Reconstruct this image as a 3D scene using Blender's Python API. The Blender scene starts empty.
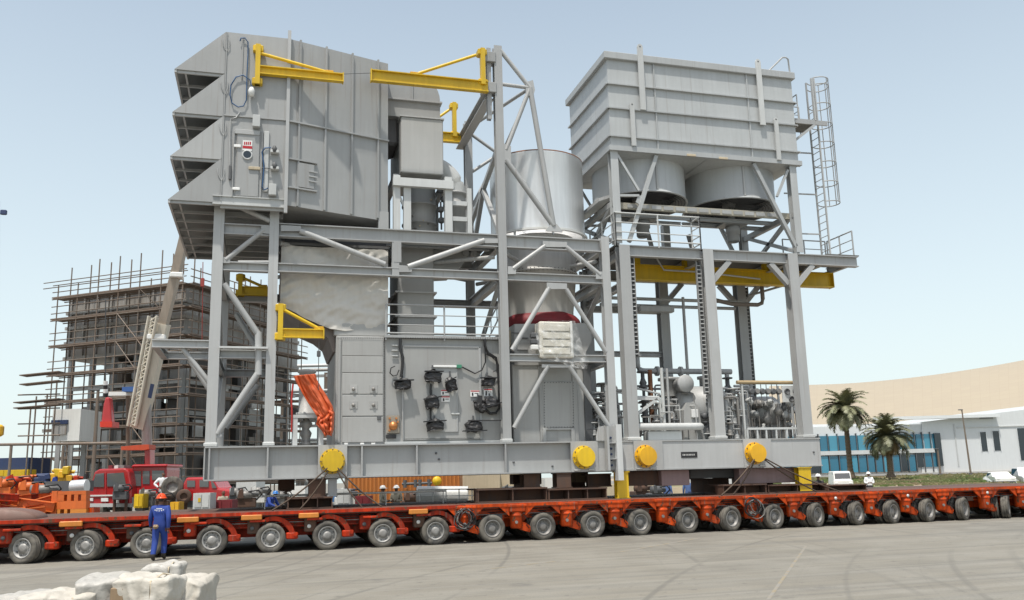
import bpy, math, random
from mathutils import Vector, Matrix, noise
random.seed(7)
S = bpy.context.scene
COL = S.collection
V = Vector
pi = math.pi
R = math.radians

# ---------------------------------------------------------------- camera
FPX, CY, YAW, PIT, ROL, CD, CH = 870.4, 313.4, .278, .187, -.026, 27.8, 2.0
fw = V((math.sin(YAW)*math.cos(PIT), math.cos(YAW)*math.cos(PIT), math.sin(PIT)))
rt0 = V((math.cos(YAW), -math.sin(YAW), 0)); up0 = rt0.cross(fw)
rt = rt0*math.cos(ROL)+up0*math.sin(ROL); up = -rt0*math.sin(ROL)+up0*math.cos(ROL)
CAM = V((0, -CD, CH))
cd = bpy.data.cameras.new('Camera'); cam = bpy.data.objects.new('Camera', cd); COL.objects.link(cam)
cam.matrix_world = Matrix(((rt.x, up.x, -fw.x, CAM.x), (rt.y, up.y, -fw.y, CAM.y), (rt.z, up.z, -fw.z, CAM.z), (0, 0, 0, 1)))
cd.sensor_fit = 'HORIZONTAL'; cd.sensor_width = 36; cd.lens = 36*FPX/1024
cd.shift_y = (CY-300)/1024; cd.clip_start = .1; cd.clip_end = 6000
S.camera = cam
# ---------------------------------------------------------------- sky, sun, exposure
SUN = V((-.22, -.31, 1)).normalized()
w = bpy.data.worlds.new('World'); S.world = w; w.use_nodes = True
nt = w.node_tree; bgn = nt.nodes['Background']
sky = nt.nodes.new('ShaderNodeTexSky'); sky.sky_type = 'NISHITA'; sky.sun_disc = False
sky.sun_elevation = math.asin(SUN.z); sky.sun_rotation = math.atan2(SUN.x, SUN.y)
sky.air_density = 1.0; sky.dust_density = 3.2; sky.ozone_density = 1.6; sky.altitude = 0
hz_ = nt.nodes.new('ShaderNodeMix'); hz_.data_type = 'RGBA'; tcw = nt.nodes.new('ShaderNodeTexCoord'); sep = nt.nodes.new('ShaderNodeSeparateXYZ'); mrw = nt.nodes.new('ShaderNodeMapRange')   # dusty summer haze, thicker towards the horizon all round
nt.links.new(tcw.outputs['Generated'], sep.inputs[0]); nt.links.new(sep.outputs['Z'], mrw.inputs['Value'])
for k_, v_ in (('From Min', .02), ('From Max', .55), ('To Min', .74), ('To Max', .28)): mrw.inputs[k_].default_value = v_
nt.links.new(mrw.outputs[0], hz_.inputs['Factor'])
nt.links.new(sky.outputs[0], hz_.inputs['A']); hz_.inputs['B'].default_value = (6.3, 7.1, 6.95, 1); nt.links.new(hz_.outputs['Result'], bgn.inputs[0]); bgn.inputs[1].default_value = .132
sl = bpy.data.lights.new('sun', 'SUN'); sl.energy = 3.6; sl.angle = R(1.5); sl.color = (1, .955, .88)
so = bpy.data.objects.new('sun', sl); COL.objects.link(so); so.location = (0, -10, 60)
so.rotation_euler = SUN.to_track_quat('Z', 'Y').to_euler()
S.view_settings.view_transform = 'Standard'; S.view_settings.look = 'None'; S.view_settings.gamma = 1
S.view_settings.exposure = 0.32
try: S.cycles.max_bounces = 6; S.cycles.diffuse_bounces = 3; S.cycles.glossy_bounces = 3
except Exception: pass

# pixel helpers used for surveying: a point on the plane Y=const / at camera depth Z / on a height
def ray(x, y): return rt*((x-512)/FPX)-up*((y-CY)/FPX)+fw
def at(x, y, Y):
    d = ray(x, y); return CAM+d*((Y+CD)/d.y)
def dp(x, y, Z): return CAM+ray(x, y)*Z
def gr(x, y, z=0.):
    d = ray(x, y); return CAM+d*((z-CH)/d.z)
def vpl(x, y, Z):         # point of an upright plane facing the camera
    n = V((fw.x, fw.y, 0)).normalized(); d = ray(x, y); return CAM+d*(Z*math.cos(PIT)/d.dot(n))
def gd(x, Z):            # ground point under column x at camera depth Z
    a, b = dp(x, 0, Z), dp(x, 600, Z); t = a.z/(a.z-b.z); return a+(b-a)*t

# ---------------------------------------------------------------- materials
MATS = {}
def nodes(name):
    m = bpy.data.materials.new(name); m.use_nodes = True; t = m.node_tree
    return m, t, t.nodes['Principled BSDF']
def paint(name, col, rough=.5, dirt=.25, metal=0., scale=1.2, dcol=None, bump=.05, spots=0., coat=0., spec=.5, streak=0.):
    """painted / weathered surface: broad tone drift, vertical streaks, fine grain"""
    if name in MATS: return MATS[name]
    m, t, b = nodes(name); L = t.links.new; N = t.nodes.new
    tc = N('ShaderNodeTexCoord')
    oi = N('ShaderNodeObjectInfo')
    va = N('ShaderNodeVectorMath'); va.operation = 'ADD'; L(tc.outputs['Object'], va.inputs[0])
    mr = N('ShaderNodeVectorMath'); mr.operation = 'SCALE'; mr.inputs['Scale'].default_value = 37.
    cmb = N('ShaderNodeCombineXYZ'); 
    for i in range(3): L(oi.outputs['Random'], cmb.inputs[i])
    L(cmb.outputs[0], mr.inputs[0]); L(mr.outputs[0], va.inputs[1])
    n1 = N('ShaderNodeTexNoise'); n1.inputs['Scale'].default_value = scale; n1.inputs['Detail'].default_value = 6
    L(va.outputs[0], n1.inputs['Vector'])
    mp = N('ShaderNodeMapping'); mp.inputs['Scale'].default_value = (5, 5, .35); L(va.outputs[0], mp.inputs[0])
    n2 = N('ShaderNodeTexNoise'); n2.inputs['Scale'].default_value = 1.6; n2.inputs['Detail'].default_value = 5
    L(mp.outputs[0], n2.inputs['Vector'])
    ad = N('ShaderNodeMath'); ad.operation = 'MULTIPLY'; L(n1.outputs[0], ad.inputs[0]); L(n2.outputs[0], ad.inputs[1])
    rp = N('ShaderNodeMapRange'); rp.inputs['From Min'].default_value = .18; rp.inputs['From Max'].default_value = .38
    rp.inputs['To Min'].default_value = dirt; rp.inputs['To Max'].default_value = 0; L(ad.outputs[0], rp.inputs['Value'])
    mx = N('ShaderNodeMix'); mx.data_type = 'RGBA'
    d = dcol or tuple(c*.45+o*.1 for c, o in zip(col, (.30, .22, .15)))
    mx.inputs['A'].default_value = (*col, 1); mx.inputs['B'].default_value = (*d, 1)
    L(rp.outputs[0], mx.inputs['Factor'])
    hs = N('ShaderNodeHueSaturation'); vr = N('ShaderNodeMapRange')
    vr.inputs['To Min'].default_value = .87; vr.inputs['To Max'].default_value = 1.10
    L(oi.outputs['Random'], vr.inputs['Value']); L(vr.outputs[0], hs.inputs['Value']); L(mx.outputs['Result'], hs.inputs['Color'])
    out = hs.outputs[0]
    if spots:
        n4 = N('ShaderNodeTexNoise'); n4.inputs['Scale'].default_value = 7; n4.inputs['Detail'].default_value = 8; L(va.outputs[0], n4.inputs['Vector'])
        r4 = N('ShaderNodeMapRange'); r4.inputs['From Min'].default_value = .66-.12*spots; r4.inputs['From Max'].default_value = .72-.1*spots
        L(n4.outputs[0], r4.inputs['Value']); m4 = N('ShaderNodeMix'); m4.data_type = 'RGBA'
        L(r4.outputs[0], m4.inputs['Factor']); L(out, m4.inputs['A']); m4.inputs['B'].default_value = (.11, .055, .03, 1); out = m4.outputs['Result']
    if streak:          # thin rust-brown runs and broad tone blotches
        ms = N('ShaderNodeMapping'); ms.inputs['Scale'].default_value = (7, 7, .22); L(va.outputs[0], ms.inputs[0])
        n5 = N('ShaderNodeTexNoise'); n5.inputs['Scale'].default_value = 1.3; n5.inputs['Detail'].default_value = 7; L(ms.outputs[0], n5.inputs['Vector'])
        r5 = N('ShaderNodeMapRange'); r5.inputs['From Min'].default_value = .60; r5.inputs['From Max'].default_value = .74; r5.inputs['To Max'].default_value = streak; L(n5.outputs[0], r5.inputs['Value'])
        m5 = N('ShaderNodeMix'); m5.data_type = 'RGBA'; L(r5.outputs[0], m5.inputs['Factor']); L(out, m5.inputs['A']); m5.inputs['B'].default_value = (.19, .145, .11, 1)
        n6 = N('ShaderNodeTexNoise'); n6.inputs['Scale'].default_value = .35; n6.inputs['Detail'].default_value = 5; L(va.outputs[0], n6.inputs['Vector'])
        r6 = N('ShaderNodeMapRange'); r6.inputs['From Min'].default_value = .3; r6.inputs['From Max'].default_value = .7; r6.inputs['To Min'].default_value = .94; r6.inputs['To Max'].default_value = 1.05; L(n6.outputs[0], r6.inputs['Value'])
        h6 = N('ShaderNodeHueSaturation'); L(r6.outputs[0], h6.inputs['Value']); L(m5.outputs['Result'], h6.inputs['Color']); out = h6.outputs[0]
    b.inputs['Specular IOR Level'].default_value = spec
    L(out, b.inputs['Base Color'])
    n3 = N('ShaderNodeTexNoise'); n3.inputs['Scale'].default_value = 9; n3.inputs['Detail'].default_value = 4; L(va.outputs[0], n3.inputs['Vector'])
    rr = N('ShaderNodeMapRange'); rr.inputs['To Min'].default_value = max(.05, rough-.12); rr.inputs['To Max'].default_value = min(1, rough+.14)
    L(n3.outputs[0], rr.inputs['Value']); L(rr.outputs[0], b.inputs['Roughness'])
    bp = N('ShaderNodeBump'); bp.inputs['Strength'].default_value = bump; bp.inputs['Distance'].default_value = .03
    L(n3.outputs[0], bp.inputs['Height']); L(bp.outputs[0], b.inputs['Normal'])
    b.inputs['Metallic'].default_value = metal
    if coat: b.inputs['Coat Weight'].default_value = coat; b.inputs['Coat Roughness'].default_value = .08
    MATS[name] = m; return m
def glass(name, col, rough=.06):
    m, t, b = nodes(name); b.inputs['Base Color'].default_value = (*col, 1); b.inputs['Roughness'].default_value = rough
    b.inputs['Specular IOR Level'].default_value = .8
    n = t.nodes.new('ShaderNodeTexNoise'); n.inputs['Scale'].default_value = 2; tc = t.nodes.new('ShaderNodeTexCoord'); t.links.new(tc.outputs['Object'], n.inputs['Vector'])
    bp = t.nodes.new('ShaderNodeBump'); bp.inputs['Strength'].default_value = .05; t.links.new(n.outputs[0], bp.inputs['Height']); t.links.new(bp.outputs[0], b.inputs['Normal'])
    MATS[name] = m; return m
GREY = paint('grey_paint', (.35, .355, .35), .45, .13, streak=.35)
GREY2 = paint('grey_steel', (.395, .40, .395), .42, .15, streak=.35)
GREY3 = paint('grey_panel', (.375, .375, .362), .5, .13, streak=.22)
LGREY = paint('light_grey', (.52, .53, .52), .45, .18)
DGREY = paint('dark_grey', (.10, .105, .11), .6, .3)
INNER = paint('shadow_louvre', (.12, .12, .125), .8, .3)  # dark paint stands for the shade inside hoods, recess and fan rings
GRAT = paint('grating', (.17, .17, .16), .75, .5)
YEL = paint('yellow_paint', (.70, .46, .012), .45, .32)
YELO = paint('amber_paint', (.74, .40, .012), .4, .3)
GALV = paint('galvanised', (.74, .745, .745), .38, .2, .5, .7)
GALV2 = paint('stack_lower', (.52, .51, .48), .5, .3, .25)
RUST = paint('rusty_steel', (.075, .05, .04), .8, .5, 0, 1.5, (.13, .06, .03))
BLACK = paint('black_plastic', (.018, .018, .02), .45, .2)
RUBBER = paint('tyre_rubber', (.05, .048, .045), .85, .8, 0, 3, (.17, .155, .13), .2, 0, 0, .3)
REDT = paint('trailer_red', (.50, .034, .005), .5, .62, 0, 1.6, (.085, .014, .008), .1, .6, 0, .22, .6)
ORGT = paint('trailer_orange', (.62, .070, .005), .5, .58, 0, 1.6, (.12, .02, .008), .1, .55, 0, .22, .6)
ORG = paint('equipment_orange', (.66, .14, .02), .5, .3)
AMB = paint('box_orange', (.62, .22, .03), .5, .35)
RIM = paint('silver_rim', (.35, .345, .33), .5, .75, .15, 4)
RIMD = paint('grey_rim', (.27, .26, .245), .5, .5, .2)
WHITE = paint('white_paint', (.72, .72, .69), .4, .15)
REDC = paint('red_cab', (.42, .012, .015), .3, .2, 0, 1, None, .02, 0, .5)
CREAM = paint('cream_boom', (.62, .57, .47), .45, .25)
TANW = paint('tan_boom', (.36, .30, .24), .5, .35)
CLOTH = paint('grey_tarpaulin', (.56, .54, .50), .7, .2, 0, .8, (.42, .38, .33), .2)
OTARP = paint('orange_tarpaulin', (.66, .115, .03), .5, .3, 0, 2, None, .2)
WRAP = paint('white_wrap', (.51, .485, .43), .6, .35, 0, 2.5, (.40, .35, .28), .6)
WRAPG = paint('grey_wrap', (.48, .46, .42), .5, .35, 0, 2.5, (.32, .30, .26), .6)
WOOD = paint('timber', (.27, .19, .115), .8, .5, 0, 2)
PLANK = paint('scaffold_plank', (.18, .135, .105), .85, .5, 0, 1)
TUBE = paint('scaffold_tube', (.19, .165, .14), .6, .5, .2, 1, (.16, .09, .05))
PINK = paint('primer_steel', (.30, .215, .215), .7, .3)
DRED = paint('dark_red', (.20, .014, .022), .6, .3, 0, 2)
BLUE = paint('blue_cloth', (.016, .055, .30), .8, .3, 0, 4)
DBLUE = paint('dark_blue', (.02, .04, .11), .6, .3)
BEIGE = paint('beige_paint', (.52, .44, .31), .6, .3)
KHAKI = paint('khaki_cloth', (.40, .36, .28), .85, .3)
WCLOTH = paint('white_cloth', (.72, .72, .72), .85, .15)
DCLOTH = paint('dark_cloth', (.04, .035, .04), .85, .2)
SKIN = paint('skin', (.16, .075, .045), .55, .1)
HAIR = paint('hair', (.015, .012, .01), .6, .1)
SHOE = paint('boot', (.03, .025, .02), .7, .4)
HORG = paint('orange_helmet', (.75, .075, .012), .3, .05)
HWHT = paint('white_helmet', (.78, .78, .76), .3, .05)
HBLU = paint('blue_helmet', (.03, .17, .48), .3, .05)
SIGNW = paint('sign_white', (.75, .75, .73), .4, .05)
SIGNR = paint('sign_red', (.45, .012, .02), .4, .05)
ROPE = paint('lashing', (.10, .07, .05), .7, .4, .3)
BWHITE = paint('building_white', (.66, .68, .68), .6, .12, 0, .15)
CLAD = paint('boiler_cladding', (.36, .355, .345), .5, .5, .1, .4, (.20, .16, .12), .05, 0, 0, .4, .6)
GLASSB = glass('blue_glass', (.02, .14, .22))
GLASSL = glass('pale_blue_glass', (.05, .24, .34))
GLASSD = glass('dark_glass', (.012, .02, .028))
CABG = glass('cab_glass', (.10, .11, .11))
COPPER = paint('copper', (.55, .22, .07), .4, .3, .5)
BARK = paint('palm_bark', (.15, .11, .075), .9, .5, 0, 3)

# ---------------------------------------------------------------- mesh builder
WM = {}
class MB:
    def __init__(s): s.v = []; s.f = []; s.sm = []; s.mi = []; s.cur = 0
    def add(s, vs, fs, smooth=False):
        o = len(s.v); s.v += [V(p) for p in vs]
        for f in fs: s.f.append([i+o for i in f]); s.sm.append(smooth); s.mi.append(s.cur)
        return s
    def box(s, x0, x1, y0, y1, z0, z1):
        return s.add([(x0, y0, z0), (x1, y0, z0), (x1, y1, z0), (x0, y1, z0), (x0, y0, z1), (x1, y0, z1), (x1, y1, z1), (x0, y1, z1)],
                     [(0, 3, 2, 1), (4, 5, 6, 7), (0, 1, 5, 4), (1, 2, 6, 5), (2, 3, 7, 6), (3, 0, 4, 7)])
    def cb(s, x0, x1, y0, y1, z0, z1, c=.02):     # box with chamfered vertical & horizontal edges
        x0, x1 = sorted((x0, x1)); y0, y1 = sorted((y0, y1)); z0, z1 = sorted((z0, z1))
        def ring(z, k): 
            a, b, d, e = x0+k, x1-k, y0+k, y1-k
            return [(a+c, d, z), (b-c, d, z), (b, d+c, z), (b, e-c, z), (b-c, e, z), (a+c, e, z), (a, e-c, z), (a, d+c, z)]
        vs = ring(z0, c)+ring(z0+c, 0)+ring(z1-c, 0)+ring(z1, c); fs = [tuple(range(7, -1, -1)), tuple(range(24, 32))]
        for r in range(3):
            for i in range(8): fs.append((r*8+i, r*8+(i+1) % 8, r*8+8+(i+1) % 8, r*8+8+i))
        return s.add(vs, fs)
    def basis(s, p, q, upv=None):
        d = (V(q)-V(p)).normalized(); u = V(upv) if upv else (V((0, 0, 1)) if abs(d.z) < .95 else V((0, -1, 0)))
        r = d.cross(u).normalized(); u = r.cross(d).normalized(); return d, r, u
    def sect(s, p, q, poly, upv=None, smooth=False, cap=True):  # sweep 2d polygon (r,u) from p to q
        d, r, u = s.basis(p, q, upv); n = len(poly); p = V(p); q = V(q)
        vs = [p+r*a+u*b for a, b in poly]+[q+r*a+u*b for a, b in poly]
        fs = [(i, (i+1) % n, n+(i+1) % n, n+i) for i in range(n)]
        s.add(vs, fs, smooth)
        if cap: s.add(vs, [tuple(range(n-1, -1, -1)), tuple(range(n, 2*n))])
        return s
    def bar(s, p, q, w, h, upv=None):
        return s.sect(p, q, [(-w/2, -h/2), (w/2, -h/2), (w/2, h/2), (-w/2, h/2)], upv)
    def ib(s, p, q, h, b, upv=None, tf=.03, tw=.02):
        a, c, e, k = b/2, h/2, h/2-tf, tw/2
        return s.sect(p, q, [(-a, -c), (a, -c), (a, -e), (k, -e), (k, e), (a, e), (a, c), (-a, c), (-a, e), (-k, e), (-k, -e), (-a, -e)], upv)
    def tube(s, p, q, r, n=8, r2=None, cap=True):
        d, x, u = s.basis(p, q); r2 = r if r2 is None else r2; p = V(p); q = V(q)
        c = [(math.cos(2*pi*i/n), math.sin(2*pi*i/n)) for i in range(n)]
        vs = [p+x*(a*r)+u*(b*r) for a, b in c]+[q+x*(a*r2)+u*(b*r2) for a, b in c]
        s.add(vs, [(i, (i+1) % n, n+(i+1) % n, n+i) for i in range(n)], True)
        if cap: s.add(vs, [tuple(range(n-1, -1, -1)), tuple(range(n, 2*n))])
        return s
    def path(s, pts, r, n=6):
        pts = [V(p) for p in pts]; vs = []; m = len(pts)
        for i, p in enumerate(pts):
            d = (pts[min(i+1, m-1)]-pts[max(i-1, 0)]).normalized()
            u = V((0, 0, 1)) if abs(d.z) < .9 else V((0, 1, 0)); x = d.cross(u).normalized(); u = x.cross(d)
            for k in range(n): a = 2*pi*k/n; vs.append(p+x*(math.cos(a)*r)+u*(math.sin(a)*r))
        fs = [(i*n+k, i*n+(k+1) % n, i*n+n+(k+1) % n, i*n+n+k) for i in range(m-1) for k in range(n)]
        s.add(vs, fs, True); s.add([vs[k] for k in range(n)], [tuple(range(n-1, -1, -1))]); s.add(vs[-n:], [tuple(range(n))])
        return s
    def lathe(s, prof, c=(0, 0, 0), axis='z', n=24, smooth=True, a0=0, a1=2*pi):   # prof: (r, h)
        c = V(c); full = abs(a1-a0-2*pi) < 1e-6; m = n if full else n+1; vs = []
        for r, h in prof:
            for i in range(m):
                a = a0+(a1-a0)*i/n; x, y = math.cos(a)*r, math.sin(a)*r
                vs.append(c+(V((x, y, h)) if axis == 'z' else V((x, -h, y)) if axis == 'y' else V((h, x, y))))
        fs = []
        for j in range(len(prof)-1):
            for i in range(n): k = (i+1) % m; fs.append((j*m+i, j*m+k, j*m+m+k, j*m+m+i))
        return s.add(vs, fs, smooth)
    def prism(s, poly, ext):                     # 3d polygon extruded by ext
        n = len(poly); e = V(ext); vs = [V(p) for p in poly]+[V(p)+e for p in poly]
        return s.add(vs, [tuple(range(n)), tuple(range(2*n-1, n-1, -1))]+[((i+1) % n, i, n+i, n+(i+1) % n) for i in range(n)])
    def grid(s, f, nu, nv, smooth=True):
        vs = [f(i/nu, j/nv) for j in range(nv+1) for i in range(nu+1)]
        return s.add(vs, [(j*(nu+1)+i, j*(nu+1)+i+1, (j+1)*(nu+1)+i+1, (j+1)*(nu+1)+i) for j in range(nv) for i in range(nu)], smooth)
    def mesh(s, name, mats):
        me = bpy.data.meshes.new(name); me.from_pydata([tuple(p) for p in s.v], [], s.f)
        me.polygons.foreach_set('use_smooth', s.sm); me.polygons.foreach_set('material_index', s.mi)
        for m in (mats if isinstance(mats, (list, tuple)) else [mats]): me.materials.append(m)
        me.update(); return me
    def build(s, name, mat, parent=None, local=False):
        return put(name, s.mesh(name, mat), parent, local)
def put(name, me, parent=None, local=False, loc=None, rz=0, sc=None):
    o = bpy.data.objects.new(name, me); COL.objects.link(o)
    if parent is not None:
        o.parent = parent
        if not local: o.matrix_parent_inverse = WM.get(parent.name, Matrix()).inverted()
    W = Matrix() if not local else WM.get(parent.name, Matrix()) if parent else Matrix()
    if loc is not None:
        o.location = loc; o.rotation_euler = (0, 0, rz); W = W @ Matrix.Translation(V(loc)) @ Matrix.Rotation(rz, 4, 'Z')
    if sc is not None: o.scale = sc
    WM[o.name] = W; return o
def tag(o, label, cat, group=None):
    o['label'] = label; o['category'] = cat
    if group: o['group'] = group
    return o
def T(name, label, cat, loc=(0, 0, 0), rz=0, group=None):
    o = bpy.data.objects.new(name, None); COL.objects.link(o); o.empty_display_size = .3
    o.location = loc; o.rotation_euler = (0, 0, rz)
    WM[o.name] = Matrix.Translation(V(loc)) @ Matrix.Rotation(rz, 4, 'Z')
    return tag(o, label, cat, group)
def struct(o): o['kind'] = 'structure'; return o
def one(name, mb, mat, label, cat, group=None): return tag(mb.build(name, mat), label, cat, group)
# ================================================================ setting: ground, road, grass
def ground_mat():
    m, t, b = nodes('yard_concrete'); L = t.links.new; N = t.nodes.new
    tc = N('ShaderNodeTexCoord'); P = tc.outputs['Object']
    def noise_(sc, det=6, vec=P, dist=0):
        n = N('ShaderNodeTexNoise'); n.inputs['Scale'].default_value = sc; n.inputs['Detail'].default_value = det
        n.inputs['Distortion'].default_value = dist; L(vec, n.inputs['Vector']); return n.outputs[0]
    def mp(rot, scl):
        q = N('ShaderNodeMapping'); q.inputs['Rotation'].default_value = (0, 0, R(rot)); q.inputs['Scale'].default_value = scl; L(P, q.inputs[0]); return q.outputs[0]
    def rng(v, a, b_, c, d):
        q = N('ShaderNodeMapRange'); 
        for k, x in zip(('From Min', 'From Max', 'To Min', 'To Max'), (a, b_, c, d)): q.inputs[k].default_value = x
        L(v, q.inputs['Value']); return q.outputs[0]
    def mix(fac, A, B):
        q = N('ShaderNodeMix'); q.data_type = 'RGBA'; L(fac, q.inputs['Factor'])
        for k, x in (('A', A), ('B', B)):
            if isinstance(x, tuple): q.inputs[k].default_value = (*x, 1)
            else: L(x, q.inputs[k])
        return q.outputs['Result']
    c = mix(rng(noise_(.12, 8), .35, .65, 0, 1), (0.223, 0.204, 0.165), (0.172, 0.161, 0.135))
    c = mix(rng(noise_(.7, 8), .42, .62, 0, .65), c, (0.243, 0.229, 0.195))
    # tyre tracks, long streaks in two directions
    c = mix(rng(noise_(1.1, 4, mp(6, (.10, 1.1, 1)), .9), .54, .72, 0, .22), c, (0.123, 0.119, 0.107))
    c = mix(rng(noise_(1.0, 4, mp(-48, (.06, 1.6, 1)), .5), .50, .66, 0, .55), c, (0.133, 0.128, 0.114))
    c = mix(rng(noise_(1.4, 3, mp(-78, (.05, 1.8, 1)), .4), .52, .68, 0, .5), c, (0.259, 0.245, 0.210))
    # curved wheel marks: fine rings round far turning centres, broken up by broad patches
    for cx_, cy_, f_, a_, dk in ((-38., 9., 2.6, .56, (0.133, 0.126, 0.109)), (52., -44., 2.2, .56, (0.141, 0.133, 0.114)), (14., -70., 1.7, .56, (0.235, 0.218, 0.177))):
        su = N('ShaderNodeVectorMath'); su.operation = 'DISTANCE'; L(P, su.inputs[0]); su.inputs[1].default_value = (cx_, cy_, 0)
        cb = N('ShaderNodeCombineXYZ'); L(su.outputs['Value'], cb.inputs[0])
        ring = rng(noise_(f_, 3, cb.outputs[0]), a_, a_+.10, 0, 1); msk = rng(noise_(.09, 3, mp(cx_, (1, 1, 1))), .40, .58, 0, .8)
        mu = N('ShaderNodeMath'); mu.operation = 'MULTIPLY'; L(ring, mu.inputs[0]); L(msk, mu.inputs[1]); c = mix(mu.outputs[0], c, dk)
    c = mix(rng(noise_(3.5, 9), .60, .72, 0, .6), c, (0.111, 0.101, 0.090))
    c = mix(rng(noise_(28, 4), .45, .75, 0, .35), c, (0.111, 0.105, 0.093))
    c = mix(rng(noise_(.55, 4, mp(33, (1, 1, 1))), .68, .74, 0, .55), c, (0.107, 0.102, 0.096))
    L(c, b.inputs['Base Color']); b.inputs['Roughness'].default_value = .85
    bp = N('ShaderNodeBump'); bp.inputs['Strength'].default_value = .35; bp.inputs['Distance'].default_value = .02
    L(noise_(22, 8), bp.inputs['Height']); L(bp.outputs[0], b.inputs['Normal']); return m
def line_mat():
    m, t, b = nodes('worn_yellow_line'); L = t.links.new; N = t.nodes.new
    tc = N('ShaderNodeTexCoord'); n = N('ShaderNodeTexNoise'); n.inputs['Scale'].default_value = 3; n.inputs['Detail'].default_value = 9; L(tc.outputs['Object'], n.inputs['Vector'])
    q = N('ShaderNodeMapRange'); q.inputs['From Min'].default_value = .46; q.inputs['From Max'].default_value = .58; L(n.outputs[0], q.inputs['Value'])
    x = N('ShaderNodeMix'); x.data_type = 'RGBA'; x.inputs['A'].default_value = (.235, .222, .195, 1); x.inputs['B'].default_value = (.26, .22, .15, 1)
    L(q.outputs[0], x.inputs['Factor']); L(x.outputs['Result'], b.inputs['Base Color']); b.inputs['Roughness'].default_value = .85; return m
def patch_mat(name, a, c, sc):
    m, t, b = nodes(name); L = t.links.new; N = t.nodes.new
    tc = N('ShaderNodeTexCoord'); n = N('ShaderNodeTexNoise'); n.inputs['Scale'].default_value = sc; n.inputs['Detail'].default_value = 9; L(tc.outputs['Object'], n.inputs['Vector'])
    q = N('ShaderNodeMapRange'); q.inputs['From Min'].default_value = .40; q.inputs['From Max'].default_value = .60; L(n.outputs[0], q.inputs['Value'])
    x = N('ShaderNodeMix'); x.data_type = 'RGBA'; x.inputs['A'].default_value = (*a, 1); x.inputs['B'].default_value = (*c, 1)
    L(q.outputs[0], x.inputs['Factor']); L(x.outputs['Result'], b.inputs['Base Color']); b.inputs['Roughness'].default_value = .95
    bp = N('ShaderNodeBump'); bp.inputs['Strength'].default_value = .8; bp.inputs['Distance'].default_value = .1; L(n.outputs[0], bp.inputs['Height']); L(bp.outputs[0], b.inputs['Normal']); return m
mb = MB(); mb.add([(-3000, -3000, 0), (3000, -3000, 0), (3000, 3000, 0), (-3000, 3000, 0)], [(0, 1, 2, 3)])
struct(mb.build('ground', ground_mat()))
LINE = line_mat()
def marking(p, q, wd, label, z=.004):
    p, q = V(p), V(q); d = (q-p).normalized(); n = V((-d.y, d.x, 0))*wd/2; m = MB(); k = 12
    m.add([p+(q-p)*(i/k)+n*s_+V((0, 0, z-(p+(q-p)*(i/k)).z)) for i in range(k+1) for s_ in (-1, 1)], [(2*i, 2*i+2, 2*i+3, 2*i+1) for i in range(k)])
    o = m.build('road_marking', LINE); return struct(o)
marking(gr(806, 546), gr(768, 600), .06, '')
marking(gr(620, 552), gr(700, 538), .12, '')
marking(gr(480, 570), gr(560, 561), .10, '')

# raised sandy verge and lawn before the building on the right (terrain bank)
SAND = patch_mat('sand_verge', (.40, .31, .215), (.33, .27, .20), .25)
GRASS = patch_mat('lawn_green', (.10, .145, .04), (.23, .19, .11), .16)
ROADM = patch_mat('far_road', (.17, .165, .155), (.22, .21, .195), .2)
def bank(name, x0, x1, Z0, Z1, h0, h1, mat, n=40):
    m = MB()
    def fn(u, v):
        x = x0+(x1-x0)*u; Z = Z0+(Z1-Z0)*v; p = gd(x, Z); p.z = h0+(h1-h0)*v+.1*noise.noise(V((p.x*.2, p.y*.2, 0)))*min(1, 4*v*(1-v)+.05); return p
    m.grid(fn, n, 8); return struct(m.build(name, mat))
bank('sand_verge', 690, 1300, 60, 92, .012, .55, SAND)
bank('grass_verge', 640, 1300, 78, 112, .30, 1.05, GRASS)
bank('far_road', 600, 1500, 112, 124, 1.10, 1.25, ROADM)
bank('pavement', 600, 1500, 124, 190, 1.22, 1.3, SAND)
# little tufted grass along the lawn: uncountable
tg = MB()
for i in range(5200):
    x = random.uniform(690, 1090); Z = random.uniform(80, 111); p = gd(x, Z); v = (Z-78)/34; p.z = .28+.75*v
    a = random.uniform(0, pi); d = V((math.cos(a), math.sin(a), 0))*.22; h = random.uniform(.08, .24)
    tg.add([p-d, p+d, p+d*.8+V((random.uniform(-.1, .1), 0, h)), p-d*.6+V((0, 0, h*.8))], [(0, 1, 2, 3)])
go = tg.build('grass_tufts', GRASS); tag(go, 'short green lawn grass in front of the blue glass building', 'grass'); go['kind'] = 'stuff'

# ================================================================ building on the right
ZB = 128.
ROOFM = None
def roof_mat():
    m, t, b = nodes('beige_roof'); L = t.links.new; N = t.nodes.new
    tc = N('ShaderNodeTexCoord'); br = N('ShaderNodeTexBrick'); br.offset = 0
    mp_ = N('ShaderNodeMapping'); mp_.inputs['Scale'].default_value = (1, 1, 1); L(tc.outputs['UV'], mp_.inputs[0])
    L(mp_.outputs[0], br.inputs['Vector']); br.inputs['Scale'].default_value = 1; br.inputs['Brick Width'].default_value = 1.4; br.inputs['Row Height'].default_value = 1.2
    br.inputs['Color1'].default_value = (.345, .295, .22, 1); br.inputs['Color2'].default_value = (.335, .285, .215, 1); br.inputs['Mortar'].default_value = (.29, .235, .175, 1)
    br.inputs['Mortar Size'].default_value = .012; L(br.outputs[0], b.inputs['Base Color']); b.inputs['Roughness'].default_value = .8; return m
bl = T('low_building', 'long white building with curved beige roof and blue glass front behind the palms', 'building', gd(930, ZB))
rm = MB(); nu, nv = 48, 10
xs = [770+(1330-770)*i/nu for i in range(nu+1)]
def rtop(x): return 386-(x-800)*.03-(max(0, x-830)/200)**1.7*19
def reave(x): return 424-(max(0, x-880)/150)*18+((max(0, 880-x))/80)*1
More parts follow.
